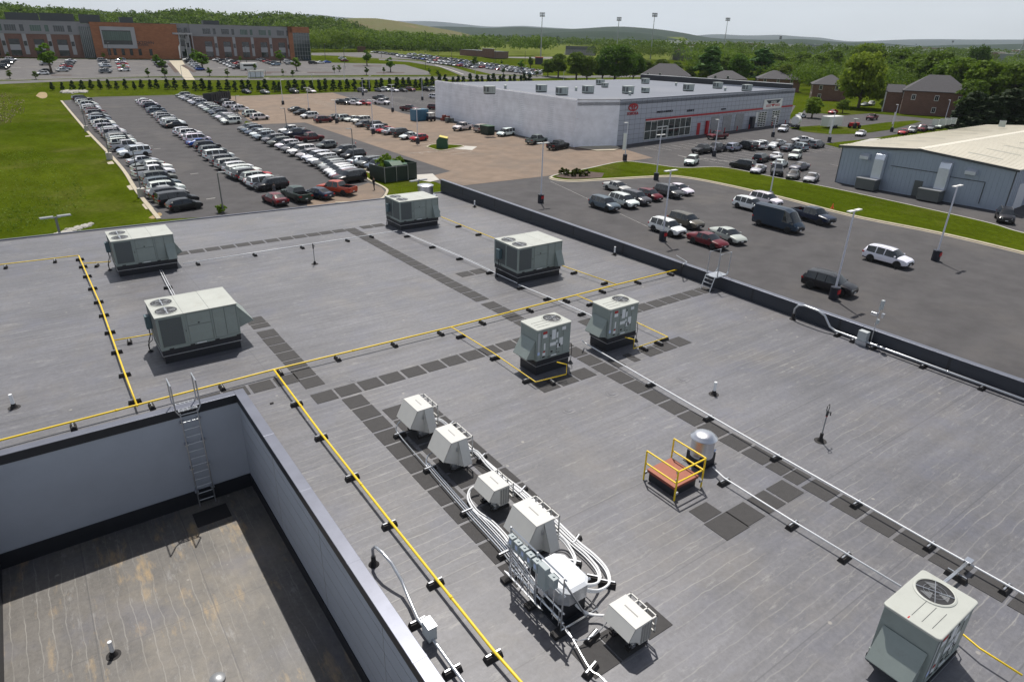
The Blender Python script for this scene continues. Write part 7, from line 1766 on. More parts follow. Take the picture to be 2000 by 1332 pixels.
# flagpoles
for i, (px, pb, pt) in enumerate(((344, 116, 78), (355, 116, 70), (368, 117, 79))):
    P = G(px, pb); h = height_at(P, pt); b = MB(); b.tube([(0, 0, 0), (0, 0, h)], .14, 8, rs=[.16, .08]); b.cyl((0, 0, h), .2, .25, 8); o = b.build('flagpole', 'sign_white'); o.location = P; tag(o, 'white flagpole before the school, %s from the left' % ORD[i], 'flagpole', 'flagpoles before the school')
P = G(352, 117); b = MB(); b.extr([(0, 0, .5), (.1, 0, 6), (1.0, 0, 7.5), (.5, 0, .5)], (0, .05, 0)); o = b.build('feather_flag', 'sign_white'); o.location = P; tag(o, 'white feather flag between the flagpoles', 'flag')
# bus shelter and minibus
t = thing('bus_shelter', 'small dark bus shelter beside the road behind the hedge', 'bus shelter', G(490, 154.5), rad(8))
b = MB(); b.box(0, 0, 3.0, 7, 2.6, 3.2); b.build('roof', 'hvac_grey', t); b = MB(); b.box(.1, 2.3, .3, 6.9, 2.33, 2.6); b.build('glass', 'duct_metal', t)
b = MB()
for x_ in (.1, 2.3, 4.6, 6.8):
    for y_ in (.3, 2.35): b.box(x_, y_, 0, x_ + .12, y_ + .12, 3)
b.box(.5, 1.6, .45, 6.4, 2.1, .55); b.build('frame', 'hvac_dark', t); b = MB(); b.box(-1, -1, 0, 8, 3, .12); b.build('pad', 'concrete_pale', t)
t = thing('minibus', 'white minibus parked in the school lot', 'minibus', G(474, 138.5), rad(10))
b = MB(); b.box(0, 0, .5, 7.5, 2.4, 3.2); b.build('body', 'sign_white', t, bevel=.15)
b = MB(); b.box(.6, -.03, 1.8, 6.6, -.0, 2.6); b.build('windows', 'dark_window', t)
for x_ in (1.5, 6): b = MB(); b.cyl((x_, -.05, .45), .45, .3, 14, axis='y'); b.build('wheel', 'tyre', t)
# open dark container, blue container, green boxes
def P4(pts): return [G(x_, y_) for x_, y_ in pts]
A, B_ = G(413, 202), G(452, 196); F = Face(A, B_); t = thing('roll_off_container', 'long open black roll-off container at the hedge end of the left lot', 'container', A, F.ang)
L_ = F.len; b = MB(); w = 2.5; h = height_at(A, 184)
for bx_ in ((0, 0, .3, L_, .1, h), (0, w - .1, .3, L_, w, h), (0, .1, .3, .1, w - .1, h), (L_ - .1, .1, .3, L_, w - .1, h), (.1, .1, .3, L_ - .1, w - .1, .45)): b.box(*bx_)
for k in range(9): b.box(L_ * k / 9 + .2, -.1, .3, L_ * k / 9 + .35, 0, h - .1)
b.build('shell', 'container_black', t)
b = MB(); b.box(L_ * .1, .4, h - .9, L_ * .5, w - .4, h - .5); b.build('load', 'sign_grey', t)
t = thing('blue_container', 'blue metal container near the far end of the white wall', 'container', G(812, 238), rad(8))
b = MB(); b.box(0, 0, .1, 4.2, 2.4, 2.9); 
for k in range(9): b.box(.2 + k * .45, -.06, .2, .35 + k * .45, 0, 2.8)
b.build('shell', 'container_blue', t)
t = thing('utility_cart', 'dark utility cart with pale roof beside the blue container', 'cart', G(842, 237), rad(20))
b = MB(); b.box(-1, -.7, .4, 1, .7, 1.2); b.build('body', 'sign_black', t); b = MB(); b.box(-.9, -.7, 2.0, .8, .7, 2.12); b.build('roof', 'sign_white', t)
b = MB()
for x_ in (-.8, .7):
    for y_ in (-.6, .6): b.box(x_, y_, 1.2, x_ + .05, y_ + .05, 2.0)
b.build('roof_posts', 'sign_black', t)
for x_ in (-.7, .7):
    for y_ in (-.75, .6): b = MB(); b.cyl((x_, y_, .35), .35, .15, 12, axis='y'); b.build('wheel', 'tyre', t)
t = thing('donation_box', 'green metal collection box with yellow lid on a small grass island', 'collection box', G(864, 290), rad(-35))
b = MB(); b.extr([(-1.1, -1, .1), (1.1, -1, .1), (1.1, -1, 2.0), (-.5, -1, 2.3), (-1.1, -1, 1.6)], (0, 2.2, 0)); b.build('body', 'green_steel', t)
b = MB(); b.extr([(-.55, -1.03, 2.3), (1.12, -1.03, 2.0), (1.12, -1.03, 2.08), (-.55, -1.03, 2.4)], (0, 2.26, 0)); b.build('lid', 'lid_yellow', t)
b = MB(); b.box(1.1, -.4, .9, 1.115, .4, 1.5); b.build('sticker', 'sign_white', t)
A, B_ = G(752, 358), G(797, 352); F = Face(A, B_)
t = thing('dumpster_enclosure', 'dark green fenced enclosure with foliage and dumpsters beside the kerb', 'enclosure', A, F.ang)
L_ = F.len; h = 2.3
b = MB(); b.box(0, 0, 0, L_, .1, h); b.box(0, .1, 0, .1, 4.5, h); b.box(L_ + 1.6, .1, 0, L_ + 1.7, 4.5, h + .3); b.box(L_, .0, 0, L_ + 1.7, .1, h + .3); b.build('screen_fence', 'green_dark', t)
b = MB()
for x_ in (0, L_ * .5, L_): b.tube([(x_, -.06, 0), (x_, -.06, h + .1)], .05, 6)
b.tube([(0, -.06, h), (L_, -.06, h)], .03, 6); b.build('fence_posts', 'steel_grey', t)
b = MB(); b.box(L_ * .55, 1.2, 0, L_ + 1.4, 3.4, 2.2); b.extr([(L_ * .5, 1.1, 2.2), (L_ * .5, 3.5, 2.2), (L_ * .5, 3.5, 2.7), (L_ * .5, 2.0, 2.7)], (L_ * .5, 0, 0)); b.build('dumpster', 'green_steel', t)
A = G(966, 264); t = thing('dumpster', 'dark green dumpster between the off-roader and the minivan at the wall', 'dumpster', A, F1.ang); b = MB(); b.box(0, 0, .1, 3.2, 1.9, 1.9); b.build('body', 'green_dark', t); b = MB(); b.box(-.1, -.1, 1.9, 3.3, 2.0, 2.0); b.build('lid', 'green_steel', t)
for i, (px, py, lab) in enumerate(((868, 237, 'dark red pallet of parts by the white wall'), (878, 240, 'heap of dark scrap by the white wall'))):
    b = MB(); [b.cbox((rnd.uniform(-1, 1), rnd.uniform(-.7, .7), rnd.uniform(0, .5)), rnd.uniform(.4, 1.2), rnd.uniform(.4, 1), rnd.uniform(.4, 1.1), rnd.random()) for q in range(7)]; o = b.build('scrap_heap', ['hatch_side', 'hvac_dark'][i]); o.location = G(px, py); tag(o, lab, 'scrap')
t = thing('box_trailer', 'white box trailer on the grass strip behind the dealership', 'trailer', G(1616, 252), rad(-5)); b = MB(); b.box(0, 0, .5, 6.2, 2.4, 3.1); b.build('body', 'sign_white', t, bevel=.05); b = MB(); b.box(2.4, -.02, .5, 4.2, -.0, .9); b.build('fender', 'hvac_grey', t)
for x_ in (2.9, 3.7): b = MB(); b.cyl((x_, -.1, .38), .38, .25, 14, axis='y'); b.build('wheel', 'tyre', t)
t = thing('tractor', 'small red tractor with grey canopy on the grass strip', 'tractor', G(1668, 251), rad(-10)); b = MB(); b.box(-1.6, -.6, .6, 1.2, .6, 1.5); b.build('body', 'brand_red', t); b = MB(); b.box(-.8, -.7, 2.4, .6, .7, 2.55); b.box(-.7, -.6, 1.5, -.6, -.5, 2.4); b.box(.4, .5, 1.5, .5, .6, 2.4); b.build('canopy', 'hvac_grey', t)
for x_, r in ((-.9, .75), (1.0, .5)):
    for y_ in (-.95, .65): b = MB(); b.cyl((x_, y_, r), r, .3, 16, axis='y'); b.build('wheel', 'tyre', t)
t = thing('tank_trailer', 'white round tank on a dark trailer at the facade corner', 'tank trailer', G(1552, 252), rad(20)); b = MB(); b.cyl((-1.2, 0, 2.2), 1.1, 2.6, 18, axis='x'); b.build('tank', 'sign_white', t, smooth=False); b = MB(); b.box(-1.6, -.8, .5, 2.2, .8, 1.0); b.build('frame', 'sign_black', t)
for x_ in (-.6, .6): b = MB(); b.cyl((x_, -1, .4), .4, .25, 14, axis='y'); b.build('wheel', 'tyre', t)
t = thing('picnic_table', 'small red picnic table by the corner of the white wall', 'picnic table', G(1167, 285), rad(10)); b = MB(); b.box(-.9, -.4, .7, .9, .4, .76); b.build('top', 'brand_red', t)
for y_ in (-.8, .6): b = MB(); b.box(-.9, y_, .42, .9, y_ + .25, .47); b.build('bench', 'brand_red', t)
for x_ in (-.7, .6): b = MB(); b.box(x_, -.7, 0, x_ + .08, .7, .7); b.build('leg', 'brand_red', t)
t = thing('litter_bin', 'black litter bin at the corner of the white wall', 'litter bin', G(1145, 284)); b = MB(); b.lathe((0, 0, 0), [(.35, 0), (.42, .9), (.45, .95), (.3, 1.15), (.05, 1.2)], 14); b.build('bin', 'sign_black', t)
b = MB(); b.cyl((0, 0, .03), .17, .68, 14, .03); b.cbox((0, 0, 0), .4, .4, .03); o = b.build('traffic_cone', 'orange_cone'); o.location = G(1625, 409) + np.array([0, 0, .12]); tag(o, 'orange traffic cone on the grass island', 'traffic cone')
for i, (px, py) in enumerate(((870, 200),)): pass
b = MB(); b.lathe((0, 0, 0), [(.01, -.14), (.1, -.08), (.14, 0), (.12, .1), (.01, .16)], 12); o = b.build('balloon', 'brand_red'); o.location = G(696, 300) + np.array([0, 0, 1.9]); tag(o, 'small red balloon floating behind the dark grey suv', 'balloon')
# people: skinned figures
def person(label, P, rz, pose, cloth, hair, skirt=False, s=1.0):
    J = {'pel': (0, 0, .95), 'spi': (0, .01, 1.15), 'che': (0, .01, 1.36), 'nec': (0, 0, 1.50), 'hea': (0, .02, 1.58), 'hd2': (0, .02, 1.68), 'hd3': (0, .01, 1.75)}
    E = [('pel', 'spi'), ('spi', 'che'), ('che', 'nec'), ('nec', 'hea'), ('hea', 'hd2'), ('hd2', 'hd3')]; Rr = {'pel': .145, 'spi': .125, 'che': .15, 'nec': .055, 'hea': .08, 'hd2': .098, 'hd3': .07}
    for sd, sg in (('l', 1), ('r', -1)):
        st = pose.get('step', .1) * sg
        J.update({'hip' + sd: (sg * .09, 0, .88), 'kne' + sd: (sg * .1, st * .8, .49), 'ank' + sd: (sg * .1, st, .09), 'toe' + sd: (sg * .11, st + .16, .04),
                  'sho' + sd: (sg * .19, 0, 1.43), 'elb' + sd: (sg * .24, pose.get('elb', .02) * 1.0, 1.14), 'wri' + sd: (sg * .2, pose.get('wri', .1), pose.get('wz', .92))})
        E += [('pel', 'hip' + sd), ('hip' + sd, 'kne' + sd), ('kne' + sd, 'ank' + sd), ('ank' + sd, 'toe' + sd), ('che', 'sho' + sd), ('sho' + sd, 'elb' + sd), ('elb' + sd, 'wri' + sd)]
        Rr.update({'hip' + sd: .1, 'kne' + sd: .065, 'ank' + sd: .045, 'toe' + sd: .035, 'sho' + sd: .06, 'elb' + sd: .045, 'wri' + sd: .032})
        w = J['wri' + sd]
        for k in range(5):
            a = (k - 2) * .012; tip = (w[0] + (.03 * -sg if k == 0 else a * .6), w[1] + (.03 if k == 0 else a) + .01, w[2] - (.09 if k == 0 else .16 + .01 * (2 - abs(k - 2))))
            J['f%d%s' % (k, sd)] = tip; E.append(('wri' + sd, 'f%d%s' % (k, sd))); Rr['f%d%s' % (k, sd)] = .009
    names = list(J); ix = {n: i for i, n in enumerate(names)}
    me = bpy.data.meshes.new('body'); me.from_pydata([J[n] for n in names], [(ix[a], ix[c]) for a, c in E], []); me.materials.append(M(cloth))
    o = bpy.data.objects.new('body', me); COL.objects.link(o)
    sk = o.modifiers.new('skin', 'SKIN'); 
    lay = me.skin_vertices[0] if me.skin_vertices else None
    for n in names: lay.data[ix[n]].radius = (Rr[n], Rr[n])
    lay.data[0].use_root = True
    o.modifiers.new('sub', 'SUBSURF').levels = 1; o.modifiers['sub'].render_levels = 2
    dg = bpy.context.evaluated_depsgraph_get(); m2 = bpy.data.meshes.new_from_object(o.evaluated_get(dg)); bpy.data.objects.remove(o)
    m2.materials.clear(); m2.materials.append(M(cloth)); m2.materials.append(M('skin'))
    for p in m2.polygons:
        c = p.center; p.use_smooth = True
        if c.z > 1.47 or (c.z < .95 and abs(c.x) > .17): p.material_index = 1
    t = thing('person', label, 'person', P, rad(rz)); t.scale = (s, s, s)
    ob = bpy.data.objects.new('body', m2); COL.objects.link(ob); ob.parent = t
    b = MB(); b.lathe((0, -.01, 1.62), [(.095, 0), (.108, .06), (.1, .13), (.06, .18), (.01, .19)], 14); b.build('hair', hair, t, smooth=True)
    b = MB(); b.box(-.045, .105, 1.655, -.02, .116, 1.67); b.box(.02, .105, 1.655, .045, .116, 1.67); b.box(-.03, .1, 1.60, .03, .112, 1.61); b.extr([(-.012, .10, 1.62), (.012, .10, 1.62), (0, .135, 1.625), (0, .1, 1.66)], (0, .004, 0)); b.build('face', 'hair_dark', t)
    if skirt: b = MB(); b.lathe((0, 0, .35), [(.30, 0), (.24, .3), (.16, .68)], 16); b.build('skirt', cloth, t, smooth=True)
    return t
person('person in dark clothes standing with bent arms on the pavement behind the roof edge', G(731, 371) + np.array([0, 0, .02]), 200, dict(step=.08, elb=-.06, wri=.16, wz=1.12), 'cloth_dark', 'hair_dark')
person('person in a long dark skirt and white top beside the black suv', G(537, 383), 20, dict(step=.1, elb=.02, wri=.1, wz=.95), 'cloth_grey', 'hair_dark', True)
# ================================================================ trees, hills, haze
nr = np.random.RandomState(11)
def leafmat(name, c, c2, transl=.35):
    m = bpy.data.materials.new(name); m.use_nodes = True; t = m.node_tree; L = t.links; b = t.nodes['Principled BSDF']
    b.inputs['Roughness'].default_value = .7; b.inputs['Specular IOR Level'].default_value = .2
    co = nd(t, 'ShaderNodeTexCoord'); n = nd(t, 'ShaderNodeTexNoise', i_Scale=.45, i_Detail=4.0); L.new(co.outputs['Object'], n.inputs['Vector'])
    oi = nd(t, 'ShaderNodeObjectInfo')
    r = nd(t, 'ShaderNodeMapRange'); r.inputs['From Min'].default_value = .3; r.inputs['From Max'].default_value = .7; L.new(n.outputs['Fac'], r.inputs['Value'])
    mx = nd(t, 'ShaderNodeMix', data_type='RGBA'); mx.inputs[6].default_value = (*c, 1); mx.inputs[7].default_value = (*c2, 1); L.new(r.outputs['Result'], mx.inputs[0])
    mm = nd(t, 'ShaderNodeMix', data_type='RGBA', blend_type='MULTIPLY'); mm.inputs[0].default_value = 1; L.new(mx.outputs[2], mm.inputs[6]); L.new(oi.outputs['Color'], mm.inputs[7])
    L.new(mm.outputs[2], b.inputs['Base Color'])
    tr = nd(t, 'ShaderNodeBsdfTranslucent'); L.new(mm.outputs[2], tr.inputs['Color']); ms = nd(t, 'ShaderNodeMixShader'); ms.inputs[0].default_value = transl
    L.new(b.outputs[0], ms.inputs[1]); L.new(tr.outputs[0], ms.inputs[2]); L.new(ms.outputs[0], t.nodes['Material Output'].inputs['Surface'])
    MATS[name] = m
leafmat('leaf_green', (.075, .125, .014), (.15, .205, .028), .4)
leafmat('leaf_dark', (.026, .05, .02), (.042, .074, .026), .2)
mat('bark', (.10, .08, .06), .9, var=.3, vscale=4)
def leaves(C, N, size, rs, flat=.0):
    """quads at centres C facing N with jitter; returns (verts, nfaces)"""
    n = len(C); N = N + rs.normal(0, .55, (n, 3)); N /= np.linalg.norm(N, axis=1)[:, None]
    A = np.cross(N, rs.normal(0, 1, (n, 3))); A /= np.linalg.norm(A, axis=1)[:, None]; Bv = np.cross(N, A)
    s = (size * rs.uniform(.6, 1.35, n))[:, None]; e = rs.uniform(.55, 1., n)[:, None]
    return np.stack([C - A * s - Bv * s * e, C + A * s * .7 - Bv * s * e, C + A * s + Bv * s * e, C - A * s * .6 + Bv * s * e], 1).reshape(-1, 3)
def quadmesh(name, V, m):
    n = len(V) // 4; me = bpy.data.meshes.new(name); me.vertices.add(len(V)); me.vertices.foreach_set('co', V.astype(np.float32).ravel())
    me.loops.add(n * 4); me.loops.foreach_set('vertex_index', np.arange(n * 4, dtype=np.int32)); me.polygons.add(n)
    me.polygons.foreach_set('loop_start', np.arange(0, n * 4, 4, dtype=np.int32)); me.polygons.foreach_set('loop_total', np.full(n, 4, dtype=np.int32))
    me.materials.append(M(m)); me.update(calc_edges=True); me.validate(); return me
def crown_pts(rs, H, Rw, base, nl, per, shape='round'):
    """lumpy crown: many lobes spread through an uneven envelope"""
    C = []; Nn = []
    for k in range(nl):
        u = rs.uniform(0, 1); a = rs.uniform(0, 2 * math.pi)
        z = base + (H - base) * (.08 + .84 * u)
        env = {'round': math.sin(math.pi * min(1, .16 + .8 * u)) ** .6, 'cone': (1 - u) ** .8 * 1.0 + .12, 'oval': math.sin(math.pi * (.12 + .8 * u)) ** .8, 'broad': (math.sin(math.pi * (.22 + .7 * u))) ** .5}[shape]
        rr = Rw * env * math.sqrt(rs.uniform(.05, 1)) * .78; lr = Rw * rs.uniform(.22, .42) * (.7 + .3 * env)
        c = np.array([rr * math.cos(a), rr * math.sin(a), z]); d = rs.normal(0, 1, (per, 3)); d /= np.linalg.norm(d, axis=1)[:, None]
        d[:, 2] = np.where(d[:, 2] < -.3, -d[:, 2] * .5, d[:, 2]); rad_ = lr * rs.uniform(.55, 1.1, (per, 1)); C.append(c + d * rad_ * [1, 1, .8]); Nn.append(d)
    return np.concatenate(C), np.concatenate(Nn)
def trunk_mesh(name, H, r, base, rs, Rw):
    b = MB(); b.tube([(0, 0, -.2), (rs.uniform(-.1, .1), 0, H * .3), (rs.uniform(-.3, .3), rs.uniform(-.3, .3), H * .75)], r, 8, rs=[r * 1.3, r * .85, r * .3])
    for k in range(7):
        a = k * 2.4 + rs.uniform(0, .6); z0 = base * .8 + (H - base) * .07 * k; l = Rw * rs.uniform(.45, .8)
        b.tube([(0, 0, z0), (l * .5 * math.cos(a), l * .5 * math.sin(a), z0 + l * .35), (l * math.cos(a), l * math.sin(a), z0 + l * .8)], r * .4, 6, rs=[r * .45, r * .28, r * .1])
    return b.mesh(name, 'bark', True)
PT = {}
def tree_kind(key, H, Rw, base, nl, per, size, shape, m, n=1):
    PT[key] = []
    for i in range(n):
        rs = np.random.RandomState(hash(key) % 1000 * 0 + 17 + i * 13 + len(PT) * 101)
        C, N = crown_pts(rs, H, Rw, base, nl, per, shape)
        PT[key].append((quadmesh('crown', leaves(C, N, size, rs), m), trunk_mesh('trunk', H, .03 * H, base, rs, Rw)))
tree_kind('round', 10, 4.6, 2.0, 60, 110, .26, 'round', 'leaf_green', 4)
tree_kind('broad', 10, 6.2, 1.6, 80, 130, .25, 'broad', 'leaf_green', 2)
tree_kind('young', 5, 1.5, 1.3, 22, 55, .17, 'oval', 'leaf_green', 2)
tree_kind('conifer', 10, 2.7, .6, 60, 80, .24, 'cone', 'leaf_dark', 2)
tree_kind('hedge', 3.2, .95, .1, 34, 60, .10, 'cone', 'leaf_dark', 3)
tree_kind('shrub', 1.2, .8, .05, 14, 40, .09, 'round', 'leaf_green', 2)
def tree(kind, P, H, label, cat='tree', group=None, tint=(1, 1, 1), wide=1.0, name='tree'):
    cm, tm = PT[kind][nr.randint(len(PT[kind]))]; h0 = {'round': 10, 'broad': 10, 'young': 5, 'conifer': 10, 'hedge': 3.2, 'shrub': 1.2}[kind]; s = H / h0
    t = thing(name, label, cat, P, nr.uniform(0, 6.28), group); t.scale = (s * wide, s * wide, s)
    c = bpy.data.objects.new('crown', cm); COL.objects.link(c); c.parent = t; c.color = (*tint, 1)
    k = bpy.data.objects.new('trunk', tm); COL.objects.link(k); k.parent = t
    return t
# hedge of small conifers along the road
hx = [(103, 176), (124, 176), (143, 175), (162, 176), (180, 174), (196, 174), (213, 173.5), (229, 175), (246, 174), (263, 174.5), (278, 173), (295, 172.5), (307, 173), (328, 174), (343, 174), (363, 175.5), (382, 177), (396, 176), (412, 178), (429, 177), (446, 178), (460, 178), (474, 178), (487, 177), (507, 178), (519, 178), (537, 179), (547, 178), (564, 178), (578, 178), (594, 178), (608, 177), (624, 178), (637, 177), (652, 177), (665, 177), (679, 176), (693, 177), (709, 176), (721, 176), (736, 175), (746, 175), (762, 175), (776, 175), (788, 174), (799, 174), (812, 174), (822, 174), (834, 173), (845, 172), (859, 168), (870, 168), (885, 169), (895, 168), (905, 169), (918, 168), (932, 168), (941, 168), (954, 167), (963, 167), (976, 167), (984, 166), (996, 166), (1005, 166), (1017, 166), (1024, 166), (1034, 166)]
for i, (px, py) in enumerate(hx):
    hh = 19 if px < 340 else 23
    P = G(px, py + 1); tree('hedge', P, height_at(P, py + 1 - hh * nr.uniform(.85, 1.12)) , 'small dark cone-shaped conifer, %s from the left in the roadside hedge' % (ORD[i] if i < len(ORD) else 'one near the right end' if i < 66 else 'last'), 'conifer', 'cone-shaped conifers in the roadside hedge', (.9, 1, .9), 1.15, 'conifer')
# young trees of the school lots
for px, pb, pt, w, tint, lab in ((101, 143, 84, 1.5, (1.0, 1.25, .7), 'tall bright green young tree standing in the left school row'), (20, 155, 137, 1.5, (1, 1, .8), 'small bush-like tree at the left end of the school lot'), (71, 156, 139, 1.6, (.9, 1, .7), 'round bushy young tree beside the pale school kerb'), (17, 114, 102, 1.5, (1.5, 1.6, 1.2), 'pale flowering tree before the left wing of the school'), (160, 112, 99, 1.5, (1.5, 1.6, 1.2), 'pale flowering tree beside the glass link of the school'), (203, 116, 103, 1.5, (1.5, 1.7, 1), 'pale yellow-green tree before the orange block'), (238, 122, 113, 1.5, (1.5, 1.6, 1.2), 'pale small tree between the parked school cars'), (243, 140, 126, 1.6, (1.6, 1.7, 1.2), 'pale small tree at the end of a school row'),
    (294, 112, 98, 1.6, (1, 1.2, .7), 'green tree by the school entrance canopy'), (307, 128, 106, 1.7, (.9, 1.2, .6), 'green tree left of the pale path, farther one'), (317, 138, 113, 1.8, (.75, 1, .6), 'dark green dense tree left of the pale path'), (323, 152, 132, 1.7, (.8, 1, .7), 'round bush-tree left of the lower end of the path'), (290, 152, 133, 1.2, (.8, 1, .8), 'thin young tree left of the school path'), (381, 121, 95, 1.6, (1.1, 1.3, .7), 'bright tree behind the flagpoles'), (380, 124, 104, 1.6, (.8, 1.1, .6), 'dark green young tree right of the path'), (397, 137, 101, 1.9, (1.1, 1.4, .6), 'large bright green young tree right of the path'), (410, 149, 132, 1.7, (.9, 1.1, .7), 'round bush right of the path'), (445, 152, 134, 1.3, (.9, 1, .8), 'thin young tree before the minibus'), (447, 114, 102, 1.6, (1.6, 1.7, 1.1), 'pale yellow tree before the right wing'), (470, 122, 110, 1.4, (1.5, 1.6, 1.2), 'pale flowering tree before the right wing'), (499, 138, 124, 1.4, (1.3, 1.4, 1), 'small pale tree right of the minibus'),
    (519, 116, 88, 1.3, (1, 1.3, .6), 'slender green tree before the right wing of the school'), (548, 124, 98, 1.7, (1.1, 1.4, .6), 'bushy bright tree before the right wing of the school'), (580, 139, 112, 1.7, (1.2, 1.4, .7), 'bright young tree below the brick end of the school'), (572, 150, 137, 1.6, (.7, .9, .6), 'dark round bush below the brick end'), (553, 148, 135, 1.2, (.9, 1, .8), 'thin young tree near the bus shelter'), (663, 141, 127, 1.7, (1.4, 1.5, 1), 'pale leafy shrub-tree beyond the school corner'), (653, 143, 128, 1.2, (.9, 1, .8), 'thin green tree beyond the school corner'), (717, 129, 98, 1.5, (.8, 1.1, .6), 'green tree in the planted island right of the school'), (716, 147, 131, 1.6, (.5, .65, .6), 'dark round tree beside the white lamp post'), (763, 141, 112, 1.5, (.9, 1.3, .6), 'bright green tree in the second planted island'), (750, 144, 131, 1.2, (.9, 1.1, .8), 'thin small tree left of the second island tree'), (839, 145, 133, 1.4, (.9, 1.2, .8), 'small tree at the road junction'), (855, 149, 137, 1.6, (.6, .8, .6), 'dark small tree at the road junction'),
    (927, 133, 110, 1.6, (.9, 1.1, .6), 'green tree in front of the brick store'), (1018, 138, 117, 1.7, (.9, 1.4, .8), 'fresh green tree by the red shed'), (1036, 135, 111, 1.3, (.7, .9, .6), 'narrow tree beside the red shed'), (983, 146, 133, 1.5, (.6, .8, .6), 'dark small tree among the far parked cars'), (980, 127, 118, 1.5, (.6, .8, .6), 'dark little tree behind the far parked cars'), (1048, 150, 135, 1.4, (.9, 1, .7), 'small tree at the right end of the far lot')):
    P = G(px, pb); tree('young', P, height_at(P, pt), lab, 'tree', 'young trees of the school grounds', tint, w * .8)
# big individual trees on the right half: (kind, px, base y, top y, wide, tint)
TB = [('round', 1090, 152, 106, 1.0, (.95, 1, .8), 'loose green tree left of the big dark green tree'), ('round', 1070, 150, 116, 1.0, (.9, 1, .8), 'thin leafed tree at the left end of the tree belt'), ('round', 1125, 158, 104, 1.1, (.95, 1, .85), 'open leafed tree just left of the big dark green tree'), ('round', 1146, 160, 112, 1.0, (.9, .95, .8), 'grey-green tree touching the big dark green tree'), ('broad', 1200, 162, 93, 1.05, (.6, .82, .5), 'big dense dark green tree behind the dealership roof'), ('broad', 1236, 158, 107, .8, (.62, .85, .5), 'right half of the dense dark green tree clump'), ('round', 1176, 160, 104, .9, (.58, .8, .5), 'left part of the dense dark green tree clump'), ('round', 1262, 150, 118, 1.2, (1, 1, .8), 'pale tree right of the dense dark green clump'), ('round', 1290, 150, 115, 1.2, (.9, .9, .75), 'grey-green tree left of the big grey house roof'), ('round', 1320, 150, 122, 1.3, (1.0, 1.05, .7), 'low green tree above the big grey house roof'), ('round', 1346, 158, 128, 1.2, (.9, 1, .7), 'low tree between the two grey house roofs'),
 ('conifer', 1382, 165, 89, 1.9, (1.9, 2.3, .9), 'tall bright green pointed tree beyond the dealership roof'), ('round', 1372, 166, 138, 1.2, (1.1, 1.1, .7), 'yellowish tree beside the grey house roof'), ('round', 1440, 166, 108, .95, (.72, 1, .65), 'round white-flowering green tree beyond the dealership roof'), ('conifer', 1480, 160, 93, 2.3, (1.4, 2, .8), 'tall bright green tree right of the white-flowering one'), ('round', 1416, 160, 112, 1.1, (.9, 1, .7), 'dark green tree behind the white-flowering one'), ('round', 1528, 178, 125, .9, (1.0, .95, .75), 'olive tree in front of a brick house'), ('round', 1512, 150, 104, 1.3, (.9, 1, .7), 'tree in the wood behind the houses'), ('round', 1556, 160, 104, 1.2, (.95, 1.05, .7), 'leafy tree behind the brick houses'), ('round', 1590, 165, 108, 1.2, (1, 1.1, .7), 'leafy tree left of the big pale tree'), ('round', 1620, 150, 100, 1.2, (.9, 1, .65), 'tree behind the left side of the big pale tree'), ('broad', 1676, 212, 109, .86, (1.55, 1.45, .9), 'biggest pale yellow-green tree left of the brick house'), ('broad', 1690, 160, 90, 1.1, (1.05, 1.1, .6), 'wide crowned tree rising behind the big pale tree'), ('round', 1585, 231, 192, 1.25, (1.3, 1.35, .8), 'small spreading tree by the dealership corner'), ('round', 1645, 222, 195, 1.2, (1.1, 1.15, .75), 'small tree beside the bright red car'), ('round', 1728, 218, 194, 1.2, (1.1, 1.2, .7), 'bushy tree in front of the brick house wall'), ('round', 1745, 214, 190, 1.0, (.8, .9, .7), 'dark bush-tree at the brick house corner'),
 ('round', 1748, 165, 98, 1.1, (.95, 1.05, .7), 'tree rising behind the brick house roof, left one'), ('round', 1776, 180, 108, 1.1, (1, 1.1, .7), 'tree rising behind the brick house roof, middle one'), ('round', 1812, 190, 103, 1.15, (.85, .95, .7), 'tall tree behind the right end of the brick house'), ('round', 1845, 200, 112, 1.1, (1.0, 1.15, .65), 'bright tree right of the brick house'), ('broad', 1898, 165, 93, .55, (.45, .62, .5), 'lone dark round tree rising above the right wood'), ('round', 1872, 205, 118, 1.1, (.95, 1.05, .7), 'leafy tree in the right wood'), ('round', 1902, 215, 122, 1.1, (1.05, 1.15, .65), 'yellow-green tree in the right wood'), ('round', 1935, 215, 124, 1.1, (1.0, 1.1, .65), 'wide tree in the right wood'), ('round', 1966, 222, 126, 1.1, (.9, 1, .7), 'tall tree near the right picture edge'), ('round', 1996, 220, 118, 1.1, (.85, 1, .7), 'tree cut by the right picture edge'), ('round', 1888, 235, 160, 1.0, (.8, .9, .7), 'green tree just above the dark conifers'), ('round', 1850, 165, 116, 1.2, (.8, .9, .7), 'darker tree behind the right wood')]
for k, px, pb, pt, w, tint, lab in TB:
    P = G(px, pb); tree(k, P, height_at(P, pt), lab, 'tree', None, tint, w)
for i, (px, pb, pt) in enumerate(((1872, 262, 194), (1888, 264, 178), (1904, 266, 190), (1922, 266, 183), (1940, 264, 196), (1956, 266, 172), (1972, 266, 186), (1988, 266, 178), (2006, 268, 190), (1862, 258, 214))):
    P = G(px, pb); tree('conifer', P, height_at(P, pt), 'dark conifer, %s from the left of the clump behind the metal roof' % ORD[i], 'conifer', 'dark conifers behind the metal roof', (.75, .7, .65), 1.9, 'conifer')
for i, (px, py) in enumerate(((1097, 341), (1107, 344), (1119, 346), (1134, 346), (1144, 345), (1126, 341))):
    P = G(px, py) + np.array([0, 0, .12]); tree('shrub', P, 1.0, 'small dark shrub, %s in the mulch bed of the grass island' % ORD[i], 'shrub', 'shrubs in the mulch bed', (.5, .45, .45), 1, 'shrub')
